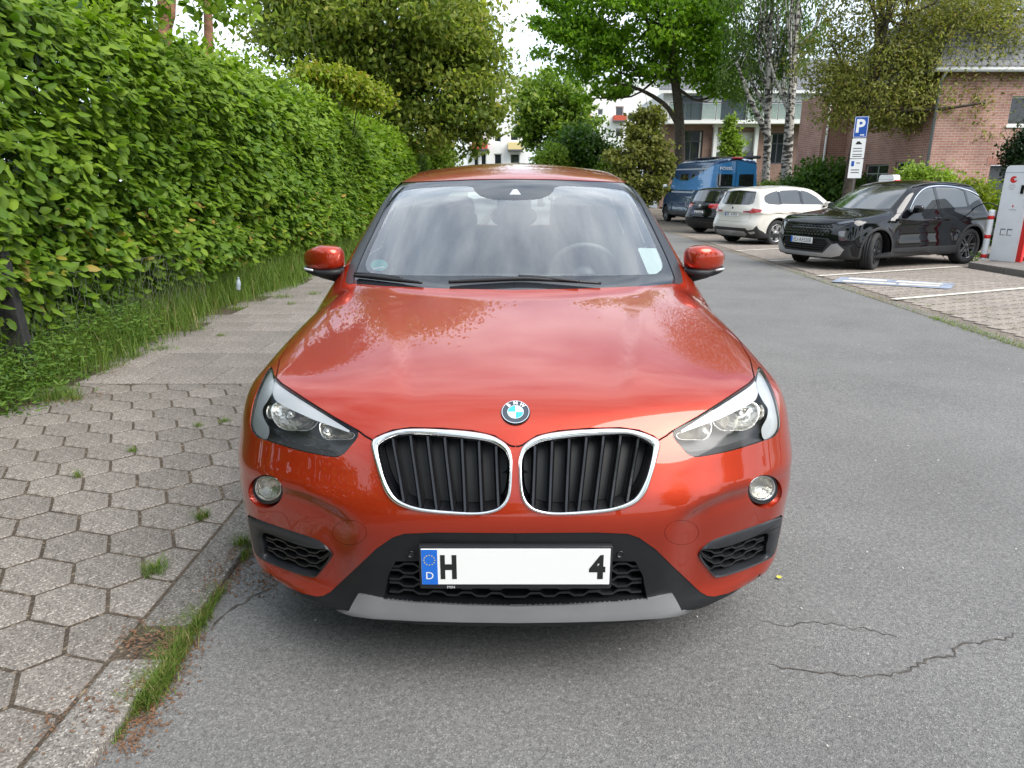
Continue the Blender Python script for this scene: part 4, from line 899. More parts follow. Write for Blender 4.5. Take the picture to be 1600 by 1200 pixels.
# --- apartment house with balconies ---
YB = 52.; XB = at(1034, 200, YB)[0]; GB = -.55; apt = thing('apartment_house', 'two storey brick and white apartment house with glass balconies behind the birches', 'building', (XB, YB, GB))
def rb(u0, u1, v0, v1): a, c, e, f = px_rect(YB, u0, u1, v0, v1); return (a-XB, c-XB, e-GB, f-GB)
zb_ = rb(1034,1320,192,192)[3]; ze_ = rb(1034,1320,144,144)[3]; WB = rb(1034,1330,190,200)[1]
low = [rb(1063,1096,204,252), rb(1118,1174,206,262), rb(1203,1226,208,256), rb(1266,1298,217,254)]; upp = [rb(1066,1096,149,190), rb(1128,1165,152,190), rb(1272,1303,164,200)]
upp = [(a, b_, max(c, zb_+.05), e) for a, b_, c, e in upp]
wall('brick_wall', apt, L0, (1, 0), WB, zb_, low, 'brick_brown', .2)
wall('white_wall', apt, L0, (1, 0), WB, ze_, upp, 'render_white', .2, z0=zb_+.001)
for k, h in enumerate(low):
    if k == 1: B().box((h[0],.9,h[2]),(h[1],.95,h[3])).obj('loggia_back', 'frame_dark', apt); B().box((h[0]+.3,.86,h[2]),(h[1]-.3,.89,h[3]-.4)).obj('loggia_pane', 'pane', apt)
    else: window(apt, L0, (1, 0), h, 'frame_dark', nx=2, nz=2, fw=.09, depth=.2, curtain=.18)
for h in upp: window(apt, L0, (1, 0), h, 'frame_dark', 'pane_pale', nx=2, fw=.09, depth=.2)
l = low[1]; pr = B()
for x in (l[0]-.18, l[1]-.05): B().box((x,-.35,0),(x+.25,-.02,l[3]+.3)).obj('loggia_pillar', 'trim_white', apt)
B().box((l[0]-.25,-.40,l[3]+.3),(l[1]+.3,-.01,l[3]+.62)).obj('loggia_beam', 'trim_white', apt)
rr = B().box((l[0]+.1,-.3,l[2]+.1),(l[1]-.05,-.27,l[2]+1.05)).obj('loggia_railing', 'frame_dark', apt)
bx0, bx1 = rb(1042,1300,160,195)[0], rb(1042,1300,160,195)[1]
B().box((bx0-.05,-1.1,zb_-.12),(bx1+.05,-.005,zb_+.10)).obj('balcony_slab', 'trim_white', apt)
n = 11
for k in range(n):
    a = bx0+(bx1-bx0)*k/n; b_ = bx0+(bx1-bx0)*(k+1)/n
    B().box((a+.05,-1.06,zb_+.18),(b_-.05,-1.045,zb_+1.15)).obj('railing_pane', 'rail_glass', apt); B().box((a-.02,-1.08,zb_+.05),(a+.02,-1.03,zb_+1.2)).obj('railing_post', 'frame_dark', apt)
B().box((bx0,-1.09,zb_+1.2),(bx1,-1.03,zb_+1.25)).obj('hand_rail', 'frame_dark', apt)
slope('roof', apt, [(-.4,-.5,ze_),(WB+.4,-.5,ze_),(WB+.4,3.2,ze_+2.6),(-.4,3.2,ze_+2.6)], 'roof_tile'); B().box((-.4,-.55,ze_-.12),(WB+.4,-.45,ze_+.06)).obj('fascia', 'trim_white', apt)
B().box((0,.21,0),(WB,9,ze_)).obj('rear_block', 'render_white', apt); wall('side_wall', apt, (-.002,9,0), (0,-1), 9, ze_, [], 'render_white'); B().box((rb(1098,1125,128,134)[0],.6,ze_+1.1),(rb(1098,1125,128,134)[1],1.5,ze_+1.5)).obj('roof_vent', 'frame_dark', apt)
# --- far white blocks ---
def block(label, Y, u0, u1, v0, wins, balc, back=10, name='apartment_block'):
    x0, zt = at(u0, v0, Y); x1, _ = at(u1, v0, Y); t = thing(name, label, 'building', (x0, Y, -.6))
    f = lambda r: (at(r[0],0,Y)[0]-x0, at(r[1],0,Y)[0]-x0, at(r[0],r[3],Y)[1]+.6, at(r[0],r[2],Y)[1]+.6)
    def g(r):
        a, zt_ = at(r[0], r[2], Y); c, zb2 = at(r[1], r[3], Y); return (a-x0, c-x0, zb2+.6, zt_+.6)
    H = zt+.6; hs = [g(r) for r in wins]; wall('wall', t, L0, (1, 0), x1-x0, H, hs, 'render_white', .25); B().box((0,.26,0),(x1-x0,back,H-.01)).obj('rear_block', 'render_white', t)
    for h in hs: window(t, L0, (1, 0), h, 'trim_white', nx=2 if h[1]-h[0] > 1.2 else 1, fw=.09, depth=.25)
    for r, mt in balc:
        a, c, e, f_ = g(r); bo = B().box((a,-1.1,e),(c,-.003,f_)).obj('balcony', mt, t); B().box((a-.05,-1.15,e-.15),(c+.05,-.004,e-.001)).obj('balcony_slab', 'wall_dark', bo)
    B().box((-.2,-.2,H),(x1-x0+.2,back,H+.25)).obj('parapet', 'trim_white', t); return t
block('white block of flats with red and yellow balconies far down the street', 80, 728, 822, 120, [(772,783,208,222),(740,748,238,262),(751,760,238,262),(772,784,240,262),(797,812,240,256),(797,810,206,220),(772,783,176,190),(740,752,208,222)], [((738,762,224,233), 'balcony_red'), ((794,816,223,234), 'balcony_yellow')])
block('tall white block of flats with red window boxes beyond the young tree', 95, 884, 1040, 128, [(912,920,170,180),(934,942,170,180),(962,974,166,182),(982,992,176,190),(912,920,200,210),(962,974,200,214),(1012,1022,166,182)], [((958,977,181,189), 'balcony_red'), ((906,922,181,187), 'balcony_red')])
# ================= street furniture =================
# wire fence with its dark post
fence = thing('wire_fence', 'low chain link fence half hidden at the foot of the hedge', 'fence', (HX+.06, 5.2, 0))
w = B(); s = .09
for k in range(-6, 34):
    for sg in (1, -1):
        P = []
        for j in range(8):
            z = .12+j*s; yy = k*s+sg*(j % 2)*s*.5*1.0; P.append((.012*(1 if (j+k) % 2 else -1), yy, z))
        w.tube(P, .0014, 4, False)
w.tube([(0,-.7,.76),(0,3.2,.75)], .0025, 5)
stuff(w.obj('wire_mesh', 'wire', fence))
p = thing('fence_post', 'dark weathered timber post leaning at the corner of the hedge', 'post', (-3.60, 4.95, 0)); b = B().box((-.065,-.055,-.1),(.065,.055,1.02), .008).obj('post_shaft', 'timber_dark', p)
B().box((-.075,-.065,1.02),(.075,.065,1.05), .006).obj('post_cap', 'timber_dark', p); p.rotation_euler = (R(1.5), R(-2), R(12))
bt = thing('plastic_bottle', 'pale crumpled plastic bottle standing in the long grass by the hedge', 'bottle', (HX+.22, 8.75, gzf(8.75)+.22)); B().lathe([(.001,0),(.040,.004),(.046,.03),(.040,.07),(.047,.11),(.043,.16),(.032,.20),(.016,.235),(.015,.25)], 20, 'z').obj('bottle_body', 'litter', bt, True); B().lathe([(.018,.25),(.018,.272),(.001,.274)], 16, 'z').obj('bottle_cap', 'line_blue', bt, True)
bt.rotation_euler = (R(8), R(12), 0); bt.scale = (.72, .72, .62)
x, y = gpx(1217, 905); fl = thing('fallen_blossom', 'small yellow blossom lying on the asphalt beside the red car', 'blossom', (x, y, .004)); n = 7
V, F, t = leaf_batch(np.zeros((n, 3))+np.array([0,0,.004]), np.stack([np.cos(np.arange(n)*.9), np.sin(np.arange(n)*.9), np.full(n, .35)], 1), np.tile([0,0,1.], (n, 1)), .013, .008, LEAF4, np.zeros(n)); link('petals', leaf_mesh('petals', V, F, t), 'petal', fl)
# charging points
def charger(loc, rz, label):
    c = thing('charging_point', label, 'charging point', loc, rz, 'charging points')
    d, wd, h = .30, .46, 1.80
    prof = [(-wd/2,0),(wd/2,0),(wd/2,h-.10),(wd/2-.015,h-.03),(wd/2-.06,h),(-wd/2+.06,h),(-wd/2+.015,h-.03),(-wd/2,h-.10)]
    autosmooth(B().prism(prof, 0, d, 'y').obj('cabinet', 'charger_white', c), 30)
    B().box((wd/2+.001, .03, .0), (wd/2+.09, d-.03, 1.40), .01).obj('side_panel', 'charger_red', c)
    B().box((wd/2+.002, .02, 1.41), (wd/2+.06, d-.02, 1.66), .01).obj('side_screen_panel', 'charger_red', c)
    B().box((wd/2-.02, -.006, 1.02), (wd/2+.001, .06, 1.62)).obj('corner_panel', 'charger_red', c)
    B().box((-wd/2-.002,-.003,h-.135),(wd/2+.002,.0,h-.130)).obj('lid_joint', 'ink_grey', c)
    # mark: a red disc with two cut bars
    m = B(); r = .062; cx, cz = -.06, 1.54
    pts = [(cx+r*math.cos(a), cz+r*math.sin(a)) for a in np.linspace(R(40), R(345), 30)]
    m.prism(pts+[(cx+r*.1, cz-r*.02)], -.004, -.001, 'y'); m.obj('maker_mark', 'charger_red', c)
    for k in (0, 1):
        a = R(28); q = [(cx+.004+k*.018, cz+.002-k*.028), (cx+.066+k*.008, cz+.036-k*.028), (cx+.062+k*.008, cz+.046-k*.028), (cx+.0+k*.018, cz+.012-k*.028)]
        B().prism(q, -.0065, -.0045, 'y').obj('maker_mark_bar', 'charger_white', c)
    for k, s in enumerate(('Hamburger', 'Energiewerke', 'GmbH')): lettering('cabinet_lettering', s, 'ink_grey', c, (-.07, -.002, 1.435-k*.035), (1,0,0), (0,0,1), h=.022)
    lettering('cabinet_lettering', 'Hamburg', 'ink_grey', c, (.02, -.002, .98), (1,0,0), (0,0,1), h=.03)
    B().prism([(0,1.03),(.025,1.03),(.025,1.06),(.018,1.075),(.012,1.06),(.006,1.075),(0,1.06)], -.003, -.001, 'y').obj('town_mark', 'charger_red', c)
    B().box((.10,-.03,1.28),(.15,.0,1.44), .008).obj('socket_cover', 'gloss_black', c)
    for x0 in (-.12, .0):
        h_ = B().box((x0,-.004,.50),(x0+.085,-.001,.62), .004).obj('hatch', 'ink_grey', c); B().box((x0+.014,-.007,.508),(x0+.095,-.0045,.600)).obj('hatch_door', 'charger_white', h_)
    return c
c1 = charger((9.62, 13.72, gzf(13.8)+.115), R(-60), 'white and red charging cabinet standing between two striped bollards')
charger((10.85, 20.9, gzf(20.6)+.115), R(-60), 'white and red charging cabinet half hidden behind the black car roof')
cab = thing('charging_cable', 'black charging cable hanging from the cabinet to the black car', 'cable', (9.7, 14.6, gzf(14.6)))
b = B(); b.tube(np.array(catmull([(9.55,13.98,1.15),(9.50,14.25,1.22),(9.45,14.6,1.10),(9.42,14.65,.85),(9.40,14.62,.80),(9.30,14.58,.86)], 6, False))-np.array([9.7,14.6,gzf(14.6)])+np.array([0,0,gzf(14.6)]), .011, 6); b.obj('cable_run', 'wiper_black', cab, True)
def bollard(x, y, label):
    t = thing('bollard', label, 'bollard', (x, y, gzf(y)+.115), 0, 'striped bollards at the charging point')
    B().lathe([(.055,0),(.055,.93),(.052,.955),(.038,.972),(.001,.978)], 24, 'z').obj('shaft', 'charger_white', t, True)
    for z in (.04, .42, .79): B().lathe([(.0555,z),(.057,z+.002),(.057,z+.070),(.0555,z+.072)], 24, 'z').obj('red_band', 'charger_red', t, True)
bollard(9.46, 14.02, 'white bollard with three red bands next to the black car rear wheel'); bollard(9.80, 13.30, 'white bollard with three red bands covering the right side of the charging cabinet')
# parking sign
sx, sy = 10.72, 22.6; sg = thing('parking_sign', 'blue parking sign with two white plates on a grey pole', 'sign', (sx, sy, gzf(sy)+.1), R(-22)); sg.scale = (.92, 1, .98)
B().tube([(0,.03,0),(0,.03,3.62)], .03, 14).obj('pole', 'wire', sg, True)
pb = B().prism(roundpoly([(-.21,3.02),(.21,3.02),(.21,3.65),(-.21,3.65)], .03), -.012, 0, 'y').obj('blue_plate', 'sign_blue', sg)
fr = roundpoly([(-.20,3.03),(.20,3.03),(.20,3.64),(-.20,3.64)], .025); fi = roundpoly([(-.187,3.043),(.187,3.043),(.187,3.627),(-.187,3.627)], .02); k = len(fr)
link('plate_border', mesh('plate_border', [(p[0],-.0135,p[1]) for p in fr]+[(p[0],-.0135,p[1]) for p in fi], [(i,(i+1)%k,k+(i+1)%k,k+i) for i in range(k)]), 'plate_white', pb)
lettering('parking_letter', 'P', 'plate_white', pb, (-.01, -.0136, 3.37), (1,0,0), (0,0,1), h=.40, bold=.03)
B().prism([(.0,3.085),(.09,3.085),(.09,3.07),(.14,3.10),(.09,3.13),(.09,3.115),(.0,3.115)], -.0140, -.0130, 'y').obj('arrow', 'plate_white', pb)
q1 = B().prism(roundpoly([(-.21,2.40),(.21,2.40),(.21,3.0),(-.21,3.0)], .02), -.012, 0, 'y').obj('upper_notice', 'plate_white', sg)
B().prism([(-.09,2.82),(.09,2.82),(.09,2.86),(.05,2.87),(.03,2.91),(-.05,2.91),(-.07,2.87),(-.09,2.86)], -.0140, -.0125, 'y').obj('car_symbol', 'ink_black', q1)
for z in (2.70, 2.62, 2.52, 2.46): B().box((-.15,-.0140,z-.012),(.15+random.uniform(-.05,0),-.0125,z+.012)).obj('print_line', 'ink_grey', q1)
q2 = B().prism(roundpoly([(-.21,1.80),(.21,1.80),(.21,2.38),(-.21,2.38)], .02), -.012, 0, 'y').obj('lower_notice', 'plate_white', sg)
B().prism(roundpoly([(-.15,2.16),(-.06,2.16),(-.06,2.32),(-.15,2.32)], .015), -.0140, -.0125, 'y').obj('disc_symbol', 'sign_blue', q2)
for z, a in ((2.26,0.), (2.05,-.13), (1.97,-.13)): B().box((a,-.0140,z-.014),(.12,-.0125,z+.014)).obj('print_line', 'ink_grey', q2)
# dark wooden rail behind the chargers
rl = thing('wooden_rail', 'dark low timber fence behind the front charging cabinet', 'fence', (10.9, 16.9, gzf(16.9)+.1))
for x0 in (-1.2, .2, 1.6): B().box((x0,-.05,0),(x0+.1,.05,.92), .005).obj('post', 'timber_dark', rl)
for z in (.35, .75): B().box((-1.5,-.09,z),(3.2,-.052,z+.15), .005).obj('rail', 'timber_dark', rl)
# ---------- the red car's skin: car frame x right, y back from the nose, z up ----------
_nose = spline([(.10,.19),(.17,.105),(.22,.055),(.30,.035),(.42,.022),(.52,.006),(.58,.0),(.64,.012),(.70,.040),(.80,.085),(.90,.135),(1.1,.24)])
_plan = lambda ax: .25*(ax/.86)**2.9+.08*(ax/.92)**12
_hood = spline([(-.1,.70),(.05,.800),(.15,.862),(.30,.912),(.55,.960),(.85,1.008),(1.15,1.052),(1.5,1.09),(2.2,1.10),(3.4,1.10),(4.6,1.06)])
_wid = spline([(-.2,.885),(.2,.912),(.6,.921),(.95,.921),(1.5,.900),(2.2,.905),(3.0,.905),(3.6,.912),(4.0,.90),(4.5,.85)])
_tum = spline([(.1,-.06),(.25,-.020),(.45,-.002),(.65,.002),(.80,.004),(.95,-.030),(1.1,-.085),(1.3,-.13)])
_roof = spline([(1.6,1.40),(1.95,1.497),(2.25,1.556),(2.65,1.592),(3.1,1.585),(3.6,1.548),(4.1,1.485),(4.5,1.42)])
def heroF(x, y, z):
    ax = np.sqrt(x*x+1e-5)
    # bumper sculpting: a hollow round the fog lamps below a sharp-ish ledge
    yf = _nose(z)+_plan(ax)
    top = .635-.20*np.clip((.62-ax)/.62, 0, 1)**1.2
    m = sstep(.40, .56, ax)*sstep(top+.030, top-.045, z)*sstep(.16, .34, z)
    yf = yf+.040*m*(1-.6*sstep(.72, .86, ax))
    d1 = yf-y
    zh = _hood(y)-.022*(ax/.6)**2-.012*(ax/.8)**6
    ln = ax-(.30+.20*np.clip(y, 0, 1.3))            # bonnet crease running back from the grille
    zh = zh+.009*sstep(-.07, .02, ln)*sstep(.15, .4, y)-.006*sstep(.0, .35, ln)*sstep(.15, .4, y)
    d2 = (z-zh)*.97
    w = _wid(y)+_tum(z)
    # shoulder line and door hollow along the flanks
    w = w-.016*np.exp(-((z-.58)/.13)**2)*sstep(1.15, 1.5, y)*sstep(3.5, 3.1, y)
    # arch flares
    for yy in (.83, 3.50):
        r = np.sqrt((y-yy)**2+(z-.345)**2)
        w = w+.014*np.exp(-((r-.40)/.07)**2)
    d3 = ax-w
    low = smax(smax(d1, d2, .10), d3, .06+.10*sstep(.45, .95, z))
    d4 = (y-(4.36+.05*np.exp(-((z-.55)/.18)**2)-.30*(ax/.9)**4-.10*np.clip(z-.9, 0, 1)))
    low = smax(low, d4, .12)
    low = smax(low, (.211+.035*sstep(.5,.86,ax)-z), .05)
    # greenhouse
    c1 = ((1.13+1.80*(z-1.050)+.26*(ax/.72)**2)-y)*.47
    c2 = z-(_roof(y)-.055*(ax/.6)**2)
    c3 = (ax-(.855-.448*(z-1.04)-.05*sstep(3.2, 4.4, y)))*.87
    c4 = (y-(4.42-.55*(z-1.0)-.18*(ax/.7)**2))*.85
    cab = smax(smax(smax(c1, c2, .06), c3, .09), c4, .08)
    cab = smax(cab, .90-z, .02)
    return smin(low, cab, .035)
# ---------- cutting a skin into panels ----------
def cdt(V, E):
    r = delaunay_2d_cdt([Vector((float(a), float(b))) for a, b in V], [tuple(map(int, e)) for e in E], [], 0, 1e-7)
    return np.array([v[:] for v in r[0]], float), np.array([f for f in r[2] if len(f) == 3], int)
def strip_poly(S, P, w):
    """thin closed outline (domain) along a 3-D polyline lying on the skin"""
    P = np.asarray(P, float); T = np.gradient(P, axis=0); T /= np.maximum(np.linalg.norm(T, axis=1), 1e-9)[:,None]
    n = S.normal(P); s = np.cross(n, T); s /= np.maximum(np.linalg.norm(s, axis=1), 1e-9)[:,None]
    return np.concatenate([P+s*w/2, (P-s*w/2)[::-1]])
def build_shell(S, regions, step=.028, fine=None, rfine=1.35, under=None):
    """regions: list of (name, 3-D outline on the x>=0 half). Returns name -> (V, F, N) of the half."""
    fine = fine or step*.5
    pts = []; g = np.arange(-math.pi/2, math.pi/2, fine); X, Y = np.meshgrid(g, g); X = X+(np.arange(len(g))[:,None] % 2)*fine*.5
    q = np.stack([X.ravel(), Y.ravel()], 1); q = q[np.linalg.norm(q, axis=1) < math.pi/2-fine*.6]
    r = np.linalg.norm(S.lift(q, 7)-S.C, axis=1)
    near = r > rfine
    k = int(round(step/fine)); ii = np.round((q[:,1]+math.pi/2)/fine).astype(int); jj = np.round((q[:,0]+math.pi/2)/fine).astype(int)
    q = q[near | ((ii % k == 0) & (jj % k == 0))]
    nb = int(2*math.pi*(math.pi/2)/fine); a = np.arange(nb)*2*math.pi/nb
    bnd = np.stack([np.cos(a), np.sin(a)], 1)*math.pi/2
    polys = []; cons = [bnd]; lim = math.pi/2
    for nm, P in regions:
        d = S.dom(np.asarray(P, float))
        polys.append((nm, d))
        L = np.linalg.norm(np.roll(d, -1, 0)-d, axis=1); keep = L > 1e-5; d2 = d[keep]
        # drop runs lying on the symmetry circle: they follow the boundary anyway
        cons.append(d2)
    allc = np.concatenate(cons)
    # clear grid points hugging an outline
    cell = fine; key = set()
    for x, y in np.floor(allc/cell).astype(int): key.add((x, y))
    c = np.floor(q/cell).astype(int); ok = np.ones(len(q), bool)
    cs = {}
    for p in allc: cs.setdefault((int(math.floor(p[0]/cell)), int(math.floor(p[1]/cell))), []).append(p)
    for n in range(len(q)):
        x, y = c[n]
        for dx in (-1, 0, 1):
            for dy in (-1, 0, 1):
                for p in cs.get((x+dx, y+dy), ()):
                    if (p[0]-q[n,0])**2+(p[1]-q[n,1])**2 < (fine*.45)**2: ok[n] = False
    q = q[ok]
    V = [q]; E = []; n = len(q)
    for d in cons:
        m = len(d); E += [(n+i, n+(i+1) % m) for i in range(m)]; V.append(d); n += m
    V2, T = cdt(np.concatenate(V), E)
    cen = V2[T].mean(1)
    ins = np.linalg.norm(cen, axis=1) < lim+1e-4
    T = T[ins]; cen = cen[ins]
    reg = np.zeros(len(T), int); names = ['body']
    for nm, d in polys:
        if nm not in names: names.append(nm)
        reg[inpoly(cen[:,0], cen[:,1], d)] = names.index(nm)
    P = S.lift(V2); rad = np.linalg.norm(V2, axis=1); P[rad > math.pi/2-1e-5, 0] = 0
    Nn = S.normal(P); Nn[P[:,0] == 0, 0] = 0
    # outward winding
    if under:
        cz = P[T].mean(1)[:,2]; nz = Nn[T].mean(1)[:,2]
        reg[(reg == 0) & (cz < under) & (nz < -.35)] = names.index('plastic')
    a, b, c3 = P[T[:,0]], P[T[:,1]], P[T[:,2]]
    fl = (np.cross(b-a, c3-a)*(Nn[T[:,0]]+Nn[T[:,1]]+Nn[T[:,2]])).sum(1) < 0
    T[fl] = T[fl][:,::-1]
    out = {}
    for i, nm in enumerate(names):
        t = T[reg == i]
        if len(t) == 0: continue
        u, inv = np.unique(t, return_inverse=True)
        out[nm] = (P[u], inv.reshape(-1, 3), Nn[u])
    return out
def largest(d):
    """the biggest connected piece of a region"""
    V, F, N = d; par = np.arange(len(V))
    def f(a):
        while par[a] != a: par[a] = par[par[a]]; a = par[a]
        return a
    for t in F:
        a = f(t[0]); par[f(t[1])] = a; par[f(t[2])] = a
    r = np.array([f(t[0]) for t in F]); u, c = np.unique(r, return_counts=True); F = F[r == u[c.argmax()]]
    q, inv = np.unique(F, return_inverse=True); return V[q], inv.reshape(-1, 3), N[q]
def mirror(d):
    V, F, N = d; s = np.array([-1, 1, 1]); return V*s, F[:,::-1], N*s
def both(d):
    V, F, N = d; V2, F2, N2 = mirror(d); return np.concatenate([V, V2]), np.concatenate([F, F2+len(V)]), np.concatenate([N, N2])
def bound_edges(F):
    e = {}
    for f in F:
        for i in range(3):
            a, b = int(f[i]), int(f[(i+1) % 3])
            if (b, a) in e: del e[(b, a)]
            else: e[(a, b)] = 1
    return list(e)
def panel(name, d, mat, parent, wall=0., sink=0., which='both'):
    """skin region -> object; wall: depth of the returned edge, sink: push the face in"""
    res = []
    for dd, tg in ((d, 'r'), (mirror(d), 'l')) if which == 'pair' else (((both(d)) if which == 'both' else d, 'b'),):
        V, F, N = dd; V = V-N*sink
        if wall:
            E = [(a, b) for a, b in bound_edges(F) if not (abs(V[a,0]) < 1e-6 and abs(V[b,0]) < 1e-6)]
            if E:
                n = len(V); vi = {}; W = []; NW = []
                F2 = []
                for a, b in E:
                    i = n+len(W); W += [V[a], V[b], V[b]-N[b]*wall, V[a]-N[a]*wall]
                    t = V[b]-V[a]; m = np.cross(t, N[a]); l = np.linalg.norm(m); m = m/l if l > 1e-9 else N[a]
                    NW += [m]*4; F2 += [(i+1, i, i+3), (i+1, i+3, i+2)]
                V = np.concatenate([V, W]); N = np.concatenate([N, NW]); F = np.concatenate([F, np.array(F2)])
        res.append(link(name, mesh(name, V, F, True, N), mat, parent))
    return res if which == 'pair' else res[0]
def patch(poly, to3d, step, off=0., push=None):
    """fill a 2-D outline with a fine mesh and lift it: returns V, F (outline points first)"""
    P = np.asarray(poly, float); n = len(P); lo, hi = P.min(0), P.max(0)
    g = np.stack(np.meshgrid(np.arange(lo[0], hi[0], step), np.arange(lo[1], hi[1], step)), -1).reshape(-1, 2)
    g = g[inpoly(g[:,0], g[:,1], P)]
    if len(g): 
        dm = np.min(np.linalg.norm(g[:,None]-P[None], axis=2), axis=1); g = g[dm > step*.4]
    V2, T = cdt(np.concatenate([P, g]) if len(g) else P, [(i, (i+1) % n) for i in range(n)])
    cen = V2[T].mean(1); T = T[inpoly(cen[:,0], cen[:,1], P)]
    return V2, T, to3d(V2)
# ================= the red car =================
ORG = np.array((.01, 1.70, 0.))
HS = Shell(heroF, (0, 2.1, .72))
def hp(uv):
    """photo pixels (left half of the picture, mirrored to x>0) -> skin points"""
    P = HS.pix(np.asarray(uv, float), ORG); P[:,0] = np.abs(P[:,0]); return P
def hpn(uv, depth=0., back=0.):
    P = hp(uv); return P-HS.normal(P)*depth+np.array([0, back, 0])
px_head = [(424,573),(415,582),(400,615),(393,641),(391,666),(400,682),(415,688),(433,694),(470,705),(518,714),(532,712),(543,703),(560,675),(521,653),(481,628),(439,600),(430,589)]
px_kid_o = [(580,691),(584,714),(594,748),(603,771),(620,788),(649,798),(690,803),(739,805),(768,802),(787,793),(798,774),(801,733),(800,714),(793,696),(771,682),(739,675),(690,671),(641,670),(614,674),(592,682)]
px_kid_i = [(591,700),(596,727),(605,755),(621,779),(651,792),(690,797),(739,800),(766,797),(783,789),(793,770),(795.5,733),(793,714),(784,701),(762,690),(722,684),(690,681),(657,679),(628,679),(608,685),(596,692)]
px_intk = [(387,806),(400,810),(435,823),(490,841),(506,850),(519,863),(518,872),(508,885),(497,898),(490,901),(462,894),(417,876),(400,863),(393,837)]
px_intk_i = [(409,833),(445,846),(479,857),(512,857),(517,864),(516,870),(496,897),(487,898),(450,887),(415,872),(411,855)]
px_black = [(804.9,833),(680,832),(631,834),(613,840),(587,858),(558,886),(532,910),(516,925),(505,931),(494,932),(472,927),(435,911),(412,893),(401,876),(396,866),(388,868),(392,896),(430,932),(480,962),(520,990),(804.9,1010)]
px_skid = [(804.9,946),(727,944),(650,940),(600,935),(561,927),(553,941),(543,960),(580,965),(650,969),(727,971),(804.9,972)]
px_mesh = [(804.9,876),(700,877),(618,878),(606,900),(599,936),(650,940.5),(727,944.5),(804.9,946.5)]
px_wind = [(804.9,279),(740,280),(690,282),(640,284),(624,284),(611,294),(594,325),(574,367),(558,403),(547,434),(548,443),(600,447),(700,451),(804.9,453)]
px_clear = [(804.9,312),(772,311),(752,306),(742,298),(734,290),(690,291),(650,294),(624,301),(607,329),(588,369),(573,403),(571,416),(577,424),(594,428),(700,430),(804.9,431)]
px_trim = [(540,441),(547,412),(563,378),(583,344),(601,313),(616,288),(621,282.5),(629,283.5),(627,287),(617,295.5),(600,326.5),(580,368.5),(563.5,404.5),(552.5,434),(552,443)]
def smo(px, n=4): return catmull(px, n)
def lin(px, step=8): return densify(px, step)
def pxclean(P):
    P = P.copy(); P[P[:,0] < .012, 0] = 0; return P
# openings and panels seen from the side: (y, z) in the car frame
sy_glass = roundpoly([(1.95,1.085),(2.17,1.275),(2.38,1.395),(2.66,1.465),(3.10,1.465),(3.52,1.425),(3.86,1.345),(3.98,1.235),(3.80,1.125),(3.0,1.095)], .05, 4)
def split_glass(a, b):
    q = sy_glass.copy(); q[:,0] = np.clip(q[:,0], a, b); return q
def arch(yc, r, zc=.345, n=36, z0=.17):
    a = np.linspace(-.55, math.pi+.55, n); P = [(yc-r*math.cos(t), zc+r*math.sin(t)) for t in a]
    return [p for p in P if p[1] > z0+.045]
circle = lambda c, r, n=28, ry=None: np.array([(c[0]+r*math.cos(2*math.pi*i/n), c[1]+(ry or r)*math.sin(2*math.pi*i/n)) for i in range(n)])
def side_gap(yz, w=.006, close=False): return strip_poly(HS, HS.side(densify(yz, .03, close)), w)
hood_line = np.array([(805,697.5),(801,697.5),(796,696),(772,681),(739,673.5),(690,669.5),(641,668.5),(613,672.5),(590,681.5),(582,688),(570,681),(561,674),(521,651.5),(481,626.5),(439,598.5),(431,590),(437,562),(463,515),(497,472),(521,443)])
arch_f, arch_r = arch(.83, .385), arch(3.50, .385)
